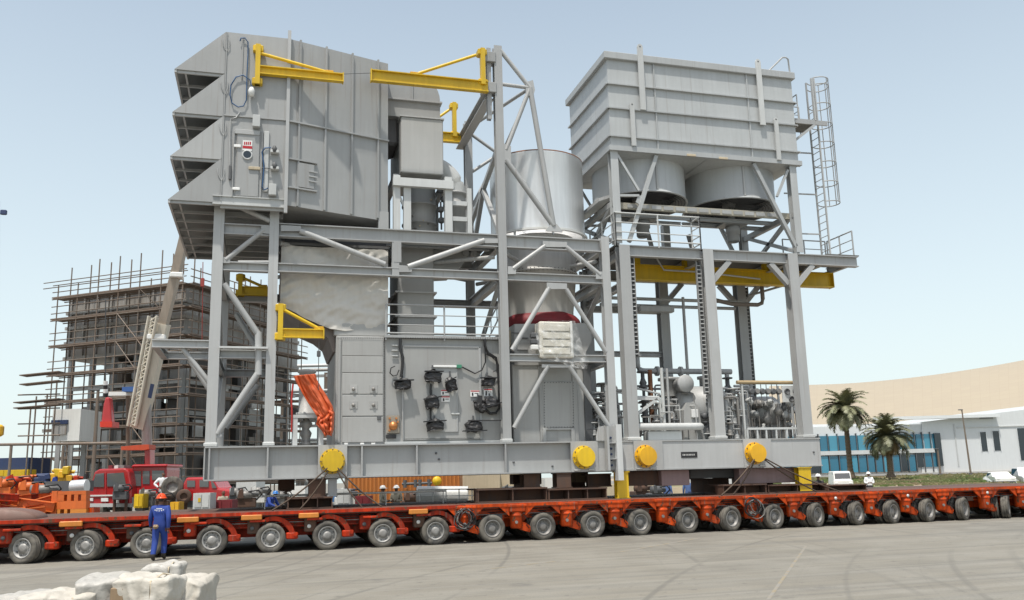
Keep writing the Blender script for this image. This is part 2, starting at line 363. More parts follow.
def rpt(u, v):
    x = 770+560*u; e = dp(x, reave(x), ZB+2); tp = dp(x, rtop(x), ZB+28)
    p = e.lerp(tp, v); p.z = e.z+(tp.z-e.z)*(math.sin(v*pi/2)**.85); return p
rm.grid(rpt, nu, nv)
ro = rm.build('roof', roof_mat(), bl)
uv = ro.data.uv_layers.new(name='UV')
for poly in ro.data.polygons:
    for li in poly.loop_indices:
        vi = ro.data.loops[li].vertex_index; uv.data[li].uv = ((vi % (nu+1))*1.7, (vi//(nu+1))*2.8)
fa = MB()
for i in range(nu):      # fascia below the eave, thick
    a, b_ = rpt(i/nu, 0), rpt((i+1)/nu, 0); k = fw*1.2; k.z = 0
    fa.add([a+V((0, 0, .05)), b_+V((0, 0, .05)), b_-V((0, 0, .8)), a-V((0, 0, .8))], [(0, 1, 2, 3)])
    fa.add([a-V((0, 0, .8)), b_-V((0, 0, .8)), b_-V((0, 0, .8))+k, a-V((0, 0, .8))+k], [(0, 1, 2, 3)])
fa.build('fascia', BWHITE, ro)
def wall_slab(m, x0, x1, y0, y1, Z, th=.6):     # upright slab facing the camera between two columns of the survey
    k = V((fw.x, fw.y, 0)).normalized()*th; ya = (y0+y1)/2
    a, b_ = vpl(x0, ya, Z), vpl(x1, ya, Z); a2 = V((a.x, a.y, 0)); b2 = V((b_.x, b_.y, 0)); z0 = vpl((x0+x1)/2, y1, Z).z; z1 = vpl((x0+x1)/2, y0, Z).z
    ps = [a2, b2, b2+k, a2+k]
    return m.add([p+V((0, 0, z0)) for p in ps]+[p+V((0, 0, z1)) for p in ps], [(0, 3, 2, 1), (4, 5, 6, 7), (0, 1, 5, 4), (1, 2, 6, 5), (2, 3, 7, 6), (3, 0, 4, 7)])
def poly_slab(pl, Z, th, name, mt, par):
    k = V((fw.x, fw.y, 0)).normalized()*th; m = MB(); m.prism([vpl(x, y, Z) for x, y in pl], k); o = m.build(name, mt, par)
    if mt.name == 'red_cab': bv = o.modifiers.new('round', 'BEVEL'); bv.width = .09; bv.segments = 2
    return o
poly_slab([(922, 480), (922, reave(922)+3)]+[(x, reave(x)+3) for x in range(940, 1331, 30)]+[(1330, 480)], ZB+1.3, 12, 'wall', BWHITE, bl)
m = MB(); wall_slab(m, 770, 930, 426, 480, ZB+1.5, 10); m.build('wall', BWHITE, bl)
m = MB(); wall_slab(m, 876, 1000, 415.5, 418.5, ZB+.2, 1.2); m.build('canopy', BWHITE, bl)
m = MB(); wall_slab(m, 956, 957, 424, 466, ZB+1.2, .2); m.build('wall_joint', LGREY, bl)
m = MB(); wall_slab(m, 957, 1030, 426, 427, ZB+1.18, .2); m.build('wall_joint', LGREY, bl)
for x0, x1, y0, y1 in ((981, 987, 432, 451), (993.5, 1000, 431, 450.5), (1019, 1040, 428, 460), (979, 993, 414.5, 418.5)):
    m = MB(); wall_slab(m, x0, x1, y0, y1, ZB+1.24, .3); f = m.build('window', GLASSD, bl)
    m = MB(); wall_slab(m, x0-.4, x0, y0-.5, y1+.5, ZB+1.18, .15); m.build('frame', BWHITE, f); m = MB(); wall_slab(m, x1, x1+.4, y0-.5, y1+.5, ZB+1.18, .15); m.build('frame', BWHITE, f)
# curtain wall: individual panes, two storeys
random.seed(3)
x = 776.
while x < 934:
    wpx = random.choice((8, 8, 9, 10))
    for y0, y1 in ((436, 452), (456.5, 473)):
        if x > 912 and y0 > 440: y0, y1 = 455, 469
        m = MB(); wall_slab(m, x+.35, x+wpx-.35, y0-(x-820)*.02, y1-(x-820)*.02, ZB+1.2+random.uniform(-.02, .02), .3)
        m.build('window_pane', random.choice((GLASSD, GLASSB, GLASSB, GLASSL)), bl)
    m = MB(); wall_slab(m, x-.35, x+.35, 434-(x-820)*.02, 474-(x-820)*.02, ZB+1.05, .4); m.build('mullion', DGREY, bl)
    x += wpx
m = MB(); wall_slab(m, 770, 935, 450.5, 454.5, ZB+1, .5); m.build('spandrel', LGREY, bl)
m = MB(); wall_slab(m, 936, 942, 433, 466, ZB+.9, .5); m.build('entrance_block', GLASSD, bl)

# ================================================================ palms
def palm(xp, Z, ytop, label, nfr, seed, stub=0):
    random.seed(seed); b = gd(xp, Z); b.z = 1.0; top = dp(xp, ytop, Z).z; H = top-1.0-1.2
    t = T('palm_tree', label, 'palm tree', b, 0, 'date palms on the lawn')
    tr = MB(); prof = []
    for i in range(41):
        z = H*i/40; r = .30-.07*(i/40)+(.04 if i % 2 else 0)+(.22*max(0, 1-i/5))+(.15 if i > 36 else 0); prof.append((r, z))
    tr.lathe(prof, b, n=10, smooth=False); tr.build('trunk', BARK, t)
    for part in ('crown', 'dead_fronds'):
        cr = MB(); N = nfr if part == 'crown' else nfr//4
        for k in range(N):
            az = 2*pi*k*.381966+random.uniform(-.2, .2); e0 = R(random.uniform(-25, 85)) if part == 'crown' else R(random.uniform(-60, -30))
            Lf = random.uniform(2.7, 3.6)*(1 if part == 'crown' else .7); n = 18; p = b+V((0, 0, H)); pts = []
            for i in range(n+1):
                e = e0-(i/n)**1.3*R(random.uniform(62, 95)); d = V((math.cos(az)*math.cos(e), math.sin(az)*math.cos(e), math.sin(e)))
                pts.append((p.copy(), d)); p = p+d*(Lf/n)
            cr.path([q for q, d in pts], .035, 3)
            for i in range(2, n+1):
                q, d = pts[i]; s = d.cross(V((0, 0, 1))).normalized(); u = s.cross(d)
                ll = .78*math.sin(pi*min(1, .2+.75*i/n))+.1
                for sg in (-1, 1):
                    for off in (0, .5):
                        q2 = q-d*(Lf/n*off); dd = (s*sg*.8+d*.65+u*random.uniform(.0, .35)).normalized(); tip = q2+dd*ll+V((0, 0, -.10*ll-random.uniform(0, .12)))
                        wv = d*.07; cr.add([q2-wv, q2+wv, tip], [(0, 1, 2)])
        cr.build(part, PALM if part == 'crown' else PALMD, t)
    return t
PALM = paint('palm_leaf', (.17, .185, .10), .5, .4, 0, .8, (.23, .20, .12)); PALMD = paint('palm_dead', (.20, .15, .085), .8, .3)
palm(852, 100, 397, 'taller date palm at the left, nearest the grey skid end', 84, 5)
palm(892, 96, 424, 'shorter date palm right of the taller one, before the blue glass', 80, 9)

# lamp pole & vehicles on the right
def pole(xp, Z, yt, label, r=.09, lean=0):
    b = gd(xp, Z); b.z = max(0, (Z-60)/60); tp = dp(xp, yt, Z).z; t = T('lamp_post', label, 'lamp post', b)
    m = MB(); m.tube(b, b+V((lean, 0, tp-b.z)), r, 8, r*.6); m.build('pole', TUBE, t)
    m = MB(); m.tube(b, b+V((0, 0, .4)), r*2, 8); m.build('base', DGREY, t)
    m = MB(); m.cb(b.x+lean-.5, b.x+lean+.1, b.y-.12, b.y+.12, tp-.02, tp+.1, .03); m.build('lamp_head', DGREY, t); return t
pole(972, 106, 409, 'thin grey lamp post in front of the white wall with slit windows', .12, -.2)
pole(941.5, 108, 449, 'short dark post beside the glass entrance block', .14)

def car(loc, rz, label, body, L=4.6, W=1.75, H=1.45, kind='car'):
    t = T('parked_car' if kind == 'car' else 'parked_van', label, kind, loc, rz, 'vehicles parked on the right')
    if kind == 'car': prof = [(-L/2, .35), (-L/2, .8), (-L/2+.15, .92), (-L*.27, .98), (-L*.12, H), (L*.18, H+.0), (L*.36, 1.0), (L/2-.1, .9), (L/2, .75), (L/2, .35)]
    else: prof = [(-L/2, .35), (-L/2, .95), (-L/2+.12, 1.08), (-L/2+.55, H-.05), (-L/2+.75, H), (L/2-.1, H), (L/2, H-.2), (L/2, .35)]
    m = MB(); n = len(prof)
    vs = []
    for sgn, k in ((-1, 1.), (-.86, 1), (.86, 1), (1, 1.)):
        for x, z in prof:
            yy = sgn*W/2*(1 if z < 1.0 else .86); zz = z if abs(sgn) < .9 else z-(.06 if z > 1.0 else 0)
            vs.append((x, yy, zz))
    fs = [tuple(range(n)), tuple(range(4*n-1, 3*n-1, -1))]+[(j*n+(i+1) % n, j*n+i, j*n+n+i, j*n+n+(i+1) % n) for j in range(3) for i in range(n)]
    m.add(vs, fs); m.build('body', body, t, True)
    m = MB()
    if kind == 'car': ws = [(-L*.27+.06, 1.0, -L*.12-.03, H-.06), (L*.36-.06, 1.02, L*.18+.03, H-.05)]
    else: ws = [(-L/2+.16, 1.14, -L/2+.53, H-.12)]
    for xa, za, xb, zb in ws:
        s = -.02 if xb > xa else .02
        m.add([(xa+s, -W*.40, za), (xa+s, W*.40, za), (xb+s, W*.38, zb), (xb+s, -W*.38, zb)], [(0, 1, 2, 3)])
    m.build('windscreen', GLASSD, t, True)
    for sg in (-1, 1):
        m = MB(); x0, x1 = (-L*.2, L*.26) if kind == 'car' else (-L/2+.7, -L/2+1.7)
        yy = sg*(W/2*.86+.015); m.add([(x0, yy+sg*.02, 1.03), (x1, yy+sg*.02, 1.03), (x1-.25*(kind == 'car'), yy, H-.12), (x0+.3*(kind == 'car'), yy, H-.12)], [(0, 1, 2, 3)]); m.build('side_window', GLASSD, t, True)
        for x in (-L*.31, L*.31):
            m = MB(); m.lathe([(.0, -.1), (.2, -.1), (.31, -.09), (.32, 0), (.31, .09), (.2, .1), (0, .1)], (x, sg*(W/2-.08), .32), 'y', 16); wv = m.build('wheel', RUBBER, t, True)
        m = MB(); m.cb(-L/2-.02, -L/2+.08, sg*W*.36-.16, sg*W*.36+.16, .68, .84, .03); m.build('headlight', SIGNW, t, True)
    m = MB(); m.cb(-L/2-.06, -L/2+.1, -W*.47, W*.47, .36, .55, .03); m.build('bumper', DGREY, t, True)
    return t
aim = lambda p: math.atan2((CAM-p).y, (CAM-p).x)+pi
p = gd(841, 84); car(p, aim(p)+.12, 'white van seen head on behind the deck beams below the palm', WHITE, 4.6, 1.75, 1.85, 'van')
p = gd(1000, 84); car(p, aim(p)+.25, 'white saloon car behind the trailer at the right edge', WHITE, 4.5, 1.75, 1.4)
p = gd(1026, 84); car(p, aim(p)+.3, 'silver grey estate car cut by the right picture edge', GALV, 4.7, 1.8, 1.75)
# ================================================================ heavy-haul trailer
WR = .435
WPX = [26.7, 88, 146.7, 212, 270.7, 327.5, 383.2, 436.2, 492.5, 543.7, 593.7, 641, 688.7, 732.5, 776, 818.5, 859.5, 895.5, 931.5, 967.5, 1011]
WX = [at(x, 540, 0).x for x in WPX]
WX = [WX[0]-1.75]+WX+[WX[-1]+1.7, WX[-1]+3.4]
def wheel_meshes(rimmat, dish):
    m = MB(); w_ = .125
    prof = [(.27, -w_*.75), (.30, -w_), (.36, -w_*1.08), (.41, -w_*.98), (WR, -w_*.7), (WR, -w_*.45), (WR-.015, -w_*.42), (WR-.015, -w_*.30), (WR, -w_*.27), (WR, w_*.27), (WR-.015, w_*.30), (WR-.015, w_*.42), (WR, w_*.45), (WR, w_*.7), (.41, w_*.98), (.36, w_*1.08), (.30, w_), (.27, w_*.75)]
    m.lathe(prof, (0, 0, 0), 'y', 32); tyre = m.mesh('wheel', RUBBER)
    m = MB(); d = dish
    m.lathe([(.275, -w_*.7), (.285, w_*.8), (.27, w_*.98), (.245, w_*.9), (.225, w_*.4), (.20, d), (.13, d+.015), (.125, d+.05), (.06, d+.06), (0, d+.062)], (0, 0, 0), 'y', 28)
    m.lathe([(0, -w_*.6), (.275, -w_*.7)], (0, 0, 0), 'y', 28)
    for k in range(8):
        a = 2*pi*k/8; m.tube((math.cos(a)*.165, -d+.01, math.sin(a)*.165), (math.cos(a)*.165, -d-.035, math.sin(a)*.165), .016, 6)
    rim = m.mesh('rim', [rimmat]); 
    m = MB()
    for k in range(8):
        a = 2*pi*(k+.5)/8; m.tube((math.cos(a)*.212, -d-.004, math.sin(a)*.212), (math.cos(a)*.212, -d-.024, math.sin(a)*.212), .024, 8)
    hol = m.mesh('vent_hole', DGREY)
    return tyre, rim, hol
TA = wheel_meshes(RIM, .045); TB = wheel_meshes(RIMD, .01)
def add_wheel(par, x, y, rz, meshes, detail=True, flip=False):
    loc = V((x, y, WR-.012))-par.location
    o = put('wheel', meshes[0], par, True, loc, rz+(pi if flip else 0)); o.rotation_euler = (0, random.uniform(0, 6.28), rz+random.uniform(-.05, .05)); o.rotation_mode = 'XYZ'
    r = put('rim', meshes[1], o, True)
    if detail: put('vent_hole', meshes[2], o, True)['kind'] = 'stuff'
    return o
def trailer(x0, x1, idx, style, label, Y0=0., far=False):
    mat = REDT if style == 'A' else ORGT
    t = T('modular_trailer', label, 'trailer', (x0, Y0, 0), 0, 'self-propelled trailer modules')
    m = MB(); m.cb(x0+.02, x1-.02, Y0+.02, Y0+2.72, 1.13, 1.21, .012)
    m.box(x0+.02, x1-.02, Y0+.06, Y0+2.66, 1.06, 1.13); m.build('deck', [RUST if far else DECK], t)
    m = MB(); m.ib((x0+.03, Y0+.50, .90), (x1-.03, Y0+.50, .90), .36, .30, None, .03, .03); m.build('side_rail', mat, t)
    if not far:
        for k in range(3): m = MB(); m.tube((x0+.05, Y0+.30+.03*k, .86+.07*k), (x1-.05, Y0+.30+.03*k, .86+.07*k), .016, 6); m.build('hydraulic_line', BLACK if k else RIMD, t)
    m = MB(); m.box(x0+.03, x1-.03, Y0+1.0, Y0+1.75, .42, 1.06); m.build('spine_beam', mat, t)
    m = MB(); m.bar((x0+.03, Y0+.012, 1.15), (x1-.03, Y0+.012, 1.15), .03, .10); m.build('deck_edge', mat, t)
    for i in idx:
        x = WX[i]; rz = 0
        if style == 'A' and not far: rz = {0: -.7, 1: -.42, 2: -.30, 3: -.05}.get(i, -.02)
        if style == 'B': rz = .08+.035*(i-9)+(.08 if i in (16, 17) else 0)+(.2 if i >= 21 else 0)
        ms = TA if style == 'A' else TB
        if not far:
            c, s = math.cos(rz), math.sin(rz)
            for k, yy in ((0, .14), (1, .50)):
                dx, dy = -(yy-.32)*s, (yy-.32)*c
                add_wheel(t, x+dx, Y0+.32+dy, rz, ms, k == 0)
            for yy in (2.2, 2.56): add_wheel(t, x, Y0+yy, rz, ms, False)
            # axle
            m = MB(); m.tube((x, Y0+.1, WR), (x, Y0+2.6, WR), .07, 8); m.build('axle', RUST, t)
            # swing arm, housing
            if style == 'A':
                m = MB(); pr = []
                for k in range(9):
                    a = R(112-k*13); pr.append((x+.05+math.cos(a)*.66, WR+.02+math.sin(a)*.60))
                ins = [(x+.05+math.cos(R(112-k*13))*.50, WR+.02+math.sin(R(112-k*13))*.47) for k in range(8, -1, -1)]
                m.prism([(a, Y0+.10, b) for a, b in pr+ins], (0, .36, 0)); arm = m.build('swing_arm', mat, t)
                m = MB(); m.cb(x+.44, x+.80, Y0+.08, Y0+.5, .36, .56, .03); m.tube((x+.72, Y0+.04, .50), (x+.72, Y0+.1, .50), .06, 10); m.build('arm_pivot', mat, arm)
                m = MB(); m.bar((x+.30, Y0+.22, .95), (x+.68, Y0+.22, .52), .14, .12); m.build('cylinder_link', mat, arm)
                m = MB(); m.cb(x+.98, x+1.34, Y0+.14, Y0+.5, .55, 1.0, .03); m.build('suspension_housing', RUST if i % 3 else mat, t)
                m = MB(); m.cb(x-.62, x-.16, Y0-.02, Y0+.1, .90, .965, .01); m.build('step_bracket', mat, t)
                if i % 2 or i in (4,): m = MB(); m.cb(x+.80, x+1.40, Y0-.05, Y0+.08, .97, 1.12, .02); m.build('reflector_box', AMB, t)
                m = MB(); m.lathe([(0, 0), (.06, 0), (.06, .02), (0, .02)], (x+1.12, Y0+.13, .72), 'y', 12); m.build('port_cap', WHITE if i % 2 else DGREY, t)
            else:
                hx = x-.86
                m = MB(); m.cb(hx-.27, hx+.27, Y0-.03, Y0+.42, .92, 1.17, .03); m.cb(hx-.34, hx+.34, Y0-.05, Y0+.2, 1.08, 1.165, .015); hs = m.build('suspension_housing', mat, t)
                m = MB(); m.lathe([(0, .40), (.17, .40), (.205, .45), (.205, .92)], (hx, Y0+.18, 0), 'z', 16); m.lathe([(.225, .80), (.225, .86), (.2, .87)], (hx, Y0+.18, 0), 'z', 16); m.build('suspension_cylinder', mat, hs)
                m = MB(); pr = [(hx-.1, .52), (hx+.1, .36), (hx+.42, .26), (hx+.5, .40), (hx+.32, .56), (hx+.15, .62)]
                m.prism([(a, Y0+.10, b) for a, b in pr], (0, .22, 0)); arm = m.build('swing_arm', mat, t)
                m = MB(); pts = [(hx+.22, 1.05), (hx+.62, .98), (hx+.86, .90), (hx+.84, .82), (hx+.55, .88), (hx+.30, .62), (hx+.20, .62)]
                m.prism([(a, Y0+.30, b) for a, b in pts], (0, .12, 0)); m.build('arm_bracket', mat, arm)
                for s_ in (-1, 1): m = MB(); m.prism([(hx+s_*.27, Y0+.02, 1.10), (hx+s_*.27, Y0+.02, .80), (hx+s_*.34, Y0+.02, .86), (hx+s_*.60, Y0+.02, 1.10)][::s_], (0, .05, 0)); m.build('web_plate', mat, hs)
                m = MB(); m.prism([(x-.52, Y0+.36, .99), (x-.40, Y0+.36, 1.05), (x+.30, Y0+.36, 1.05), (x+.52, Y0+.36, .80), (x+.45, Y0+.36, .55), (x+.36, Y0+.36, .55), (x+.34, Y0+.36, .80), (x+.15, Y0+.36, .93), (x-.3, Y0+.36, .93)], (0, .06, 0)); m.build('wheel_arch', mat, t)
                m = MB(); m.tube((hx-.05, Y0-.01, .60), (hx-.05, Y0-.045, .60), .05, 10); m.build('pin', RIMD, hs)
                m = MB(); m.cb(hx-.75, hx-.45, Y0+.20, Y0+.34, .70, .86, .02); m.build('valve_block', RUST if i % 2 else DGREY, t)
                m = MB(); m.path([(hx+.25, Y0+.05, .80), (hx+.36, Y0+.0, .62), (hx+.30, Y0+.03, .48), (hx+.42, Y0+.08, .40)], .014, 5); m.build('hose', BLACK, arm)
                if i >= 14 and i % 2: m = MB(); m.lathe([(.0, .012), (.055, .012), (.055, 0)], (hx, Y0-.04, .99), 'y', 12); m.build('reflector', WHITE, hs)
        else:
            for yy in (.2, 2.4): add_wheel(t, x, Y0+yy, 0, ms, False)
    return t
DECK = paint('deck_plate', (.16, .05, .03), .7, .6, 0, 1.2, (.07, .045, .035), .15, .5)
XA, XB = at(464, 520, 0).x, at(753, 515, 0).x
XL, XR = WX[0]-1.2, WX[-1]+1.4
tA = trailer(XL, XA-.03, range(0, 9), 'A', 'red trailer module with silver hub caps at the left of the convoy')
tB = trailer(XA+.03, XB-.03, range(9, 15), 'B', 'middle orange trailer module between the two hose bundles')
tC = trailer(XB+.03, XR, range(15, len(WX)), 'B', 'orange trailer module at the right, nearest the palms')
trailer(XL, XA-.03, range(0, 9), 'A', 'red trailer module of the far file, hidden behind the left one', 2.85, True)
trailer(XA+.03, XR, range(9, len(WX)), 'B', 'orange trailer module of the far file, behind the middle one', 2.85, True)
# hose bundles at the couplings
for X, lab, nm in ((XA, 'coil of black hydraulic hoses hanging at the left coupling', 10), (XB, 'tangle of grey hydraulic hoses hanging at the right coupling', 8)):
    random.seed(int(X*10)); t = T('hose_bundle', lab, 'hoses', (X, -.02, .55), 0, 'hydraulic hose bundles')
    for k in range(nm):
        r = random.uniform(.20, .33); cx = X+random.uniform(-.12, .12); cz = .80+random.uniform(-.08, .04); yy = -.02-random.uniform(0, .1); a0 = random.uniform(0, 6)
        m = MB(); m.path([(cx+math.cos(a0+a*.5)*r*(1+.1*math.sin(a+k)), yy+.03*math.sin(a), cz+math.sin(a0+a*.5)*r*1.1) for a in range(12)], .017, 5); m.build('hose', BLACK if k % 3 else RIMD, t)
    m = MB(); m.cb(X-.22, X+.22, .02, .1, 1.02, 1.12, .01); m.build('hose_bracket', ORGT, t)

# rounded grey fender at the extreme left of the deck
m = MB(); c = at(-12, 518, .2)
m.lathe([(0, -.6), (1.1, -.6), (1.2, -.5), (1.2, .8), (1.1, .9), (0, .9)], (c.x, 1.2, 1.0), 'y', 24, True, 0, pi)
m.v = [V((p.x, p.y, 1.215+(p.z-1.0)*.26)) for p in m.v]
one('power_pack_hood', m, paint('worn_hood', (.20, .11, .085), .6, .5), 'rounded worn brown hood on the trailer deck at the left picture edge', 'hood')

# ================================================================ cribbing between deck and skid
DZ = 1.212
def cblock(x0, x1, y0, y1, Y, dep, mat, name, label, cat, rib=0, grp='supports between deck and skid'):
    a = at(x0, y1, Y); b = at(x1, y1, Y); z1 = at((x0+x1)/2, y0, Y).z; z0 = max(DZ, at((x0+x1)/2, y1, Y).z)
    if z0 < DZ+.12: z0 = DZ
    t = T(name, label, cat, ((a.x+b.x)/2, Y, z0), 0, grp)
    tf = min(.05, (z1-z0)*.15)
    m = MB(); m.box(a.x, b.x, Y, Y+dep, z0, z0+tf); m.build('bottom_flange', mat, t)
    m = MB(); m.box(a.x, b.x, Y, Y+dep, z1-tf, z1); m.build('top_flange', mat, t)
    m = MB(); m.box(a.x+.02, b.x-.02, Y+dep*.32, Y+dep*.42, z0+tf, z1-tf); m.build('web', mat, t)
    n = max(2, rib)
    for k in range(n):
        x = a.x+.03+(b.x-a.x-.06)*k/(n-1); m = MB(); m.box(x-.015, x+.015, Y+.03, Y+dep*.32-.002, z0+tf, z1-tf); m.build('stiffener', mat, t)
    return t
def post(x0, x1, Y, z0, z1, mat, name, label, cat, dep=.35, grp='supports between deck and skid'):
    a = at(x0, 480, Y).x; b = at(x1, 480, Y).x; t = T(name, label, cat, ((a+b)/2, Y, z0), 0, grp)
    m = MB(); m.ib(((a+b)/2, Y+dep/2, z0+.03), ((a+b)/2, Y+dep/2, z1-.03), dep, b-a, (0, 1, 0)); m.build('shaft', mat, t)
    for z in (z0, z1-.03): m = MB(); m.box(a-.04, b+.04, Y-.03, Y+dep+.03, z, z+.03); m.build('end_plate', mat, t)
    return t
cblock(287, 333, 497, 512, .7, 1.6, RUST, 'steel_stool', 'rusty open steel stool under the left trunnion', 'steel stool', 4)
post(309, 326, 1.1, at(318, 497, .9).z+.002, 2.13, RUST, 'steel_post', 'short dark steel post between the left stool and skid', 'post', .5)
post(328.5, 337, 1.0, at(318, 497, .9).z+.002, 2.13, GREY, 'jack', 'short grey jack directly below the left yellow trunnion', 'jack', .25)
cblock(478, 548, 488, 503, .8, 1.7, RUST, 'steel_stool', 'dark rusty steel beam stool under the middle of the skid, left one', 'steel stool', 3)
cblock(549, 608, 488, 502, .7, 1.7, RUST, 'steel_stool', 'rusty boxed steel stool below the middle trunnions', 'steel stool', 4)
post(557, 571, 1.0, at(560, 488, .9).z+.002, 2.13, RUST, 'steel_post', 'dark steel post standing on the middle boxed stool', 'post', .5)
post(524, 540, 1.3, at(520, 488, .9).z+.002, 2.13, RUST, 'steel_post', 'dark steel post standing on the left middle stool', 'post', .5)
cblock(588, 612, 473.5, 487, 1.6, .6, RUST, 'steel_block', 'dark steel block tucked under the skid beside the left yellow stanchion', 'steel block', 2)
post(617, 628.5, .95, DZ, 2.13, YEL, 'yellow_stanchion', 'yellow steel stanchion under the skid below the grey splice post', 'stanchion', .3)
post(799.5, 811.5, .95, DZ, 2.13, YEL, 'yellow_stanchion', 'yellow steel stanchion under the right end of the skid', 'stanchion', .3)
def slab(x0, x1, y0, y1, Y, dep, mat, label):
    a, b = at(x0, y1, Y), at(x1, y1, Y); z1 = min(2.14, at((x0+x1)/2, y0, Y).z); m = MB(); m.cb(a.x, b.x, Y, Y+dep, at((x0+x1)/2, y1, Y).z, z1, .015)
    return one('girder_block', m, mat, label, 'girder', 'girders under the skid')
slab(662, 690, 468, 485.5, 1.25, .5, PINK, 'pale pink primer girder block under the skid, right of the dark one')
slab(629, 661.5, 468, 485.5, 1.5, .5, RUST, 'dark girder block under the skid beside the left yellow stanchion')
slab(740, 798, 466, 483, 1.45, .4, PINK, 'dull purple primer girder under the skid below the right trunnion')
slab(690.5, 739, 467, 478, 1.9, .4, DGREY, 'thin black girder under the skid between the two primer girders')
cblock(724, 768, 484, 498, .75, 1.5, RUST, 'deck_beam', 'brown steel beam on the right trailer deck, left of three', 'steel beam', 3)
cblock(769, 828, 484, 496, .9, 1.3, RUST, 'deck_beam', 'brown steel beam on the right trailer deck below the right yellow stanchion', 'steel beam', 3)
cblock(829, 868, 484.5, 494, .7, 1.3, RUST, 'deck_beam', 'dark brown steel beam on the right trailer deck, nearest the man in white', 'steel beam', 2)
# flat bars and pipe lying on the deck
a, b = at(262, 492, 2.2), at(446, 487.5, 2.2)
t = T('guard_rail', 'long thin white rail on short posts running under the skid', 'rail', (a.x, 2.2, DZ))
m = MB(); m.tube((a.x, 2.2, DZ+.42), (b.x, 2.2, DZ+.42), .035, 8); m.build('rail', WHITE, t)
for k in range(4):
    x = a.x+.1+(b.x-a.x-.2)*k/3; m = MB(); m.tube((x, 2.2, DZ), (x, 2.2, DZ+.39), .02, 6); m.build('post', WHITE, t)
# ================================================================ base skid
SX0, SX1, SZ0, SZ1, SY = -1.78, 20.16, 2.15, 3.20, .95
YBL, YBR = 6.2, 5.2          # back rows
sk = T('base_skid', 'long grey steel base skid beam carried on the trailers', 'base skid', ((SX0+SX1)/2, 1.2, SZ0))
zc = (SZ0+SZ1)/2
m = MB(); m.ib((SX0, SY+.2, zc), (SX1, SY+.2, zc), SZ1-SZ0, .40, None, .045, .04); m.build('front_beam', GREY, sk)
m = MB(); m.ib((SX0, YBR, zc), (SX1, YBR, zc), SZ1-SZ0, .40, None, .045, .04); m.build('rear_beam', GREY, sk)
for X in (SX0+.25, 2.1, 5., 8., 11., 13.1, 15.5, 17.5, SX1-.25):
    m = MB(); m.ib((X, SY+.23, zc), (X, YBR-.03, zc), SZ1-SZ0-.2, .3, None, .04, .03); m.build('cross_beam', GREY, sk)
m = MB(); m.box(SX0+.02, SX1-.02, SY+.42, YBR-.22, SZ1-.08, SZ1-.05); m.build('deck_plate', GRAT, sk)
for px in (209, 267.5, 362, 417, 506):
    X = at(px, 462, SY).x; m = MB(); m.box(X-.025, X+.025, SY+.008, SY+.178, SZ0+.046, SZ1-.046); m.build('stiffener', GREY, sk)
X0 = at(597, 460, SY).x; m = MB(); m.box(X0, SX1-.02, SY+.03, SY+.07, SZ0+.046, SZ1-.046); m.build('side_plate', GREY2, sk)
m = MB(); m.box(SX0-.02, SX0+.02, SY+.01, SY+.39, SZ0+.046, SZ1-.046); m.build('end_plate', GREY, sk)
TR = [(333, 461, 318, 347, YEL), (586, 457, 571, 598, YEL), (648, 456, 634, 663, YELO), (758, 453, 744, 772, YELO)]
TP = []
for px, py, a, b, mt in TR:
    xa, xb = at(a, 460, SY).x, at(b, 460, SY).x; m = MB(); m.box(xa, xb, SY-.035, SY+.028, SZ0+.002, SZ1-.004); m.build('trunnion_plate', GREY2, sk)
    c = at(px, py, SY-.3); TP.append(c); tr = MB()
    tr.lathe([(.40, 0), (.40, .07), (.33, .075), (.33, .30), (.325, .315), (0, .32)], (c.x, SY-.036, c.z), 'y', 32, False); o = tr.build('lifting_trunnion', mt, sk)
    for k in range(12):
        a_ = 2*pi*k/12; m = MB(); m.tube((c.x+math.cos(a_)*.365, SY-.1, c.z+math.sin(a_)*.365), (c.x+math.cos(a_)*.365, SY-.135, c.z+math.sin(a_)*.365), .022, 6); m.build('bolt', DGREY, o)
    for s_ in (-1, 1):
        m = MB(); m.box(c.x+s_*.26-.1, c.x+s_*.26+.1, SY-.12, SY-.036, SZ0+.05, SZ0+.09); m.build('ledge', LGREY, sk)
c0, c1 = at(681, 452, SY+.02), at(697.5, 457.5, SY+.02)
m = MB(); m.box(c0.x, c1.x, SY+.015, SY+.029, c1.z, c0.z); npl = m.build('name_plate', BLACK, sk)
m = MB(); x = c0.x+.06; random.seed(2)
while x < c1.x-.1:
    wv = random.uniform(.02, .045); m.box(x, x+wv*.5, SY+.011, SY+.0145, c1.z+.075, c0.z-.075); x += wv+.015
m.build('lettering', SIGNW, npl)
for px, py in ((515, 462), (594, 448), (554, 466), (820-6, 452), (437, 453), (440, 459)):
    c = at(px, py, SY); m = MB(); m.lathe([(0, .03), (.035, .03), (.04, 0)], (c.x, SY+.03 if px > 597 else SY+.178, c.z), 'y', 10); m.build('earthing_boss', DGREY, sk)
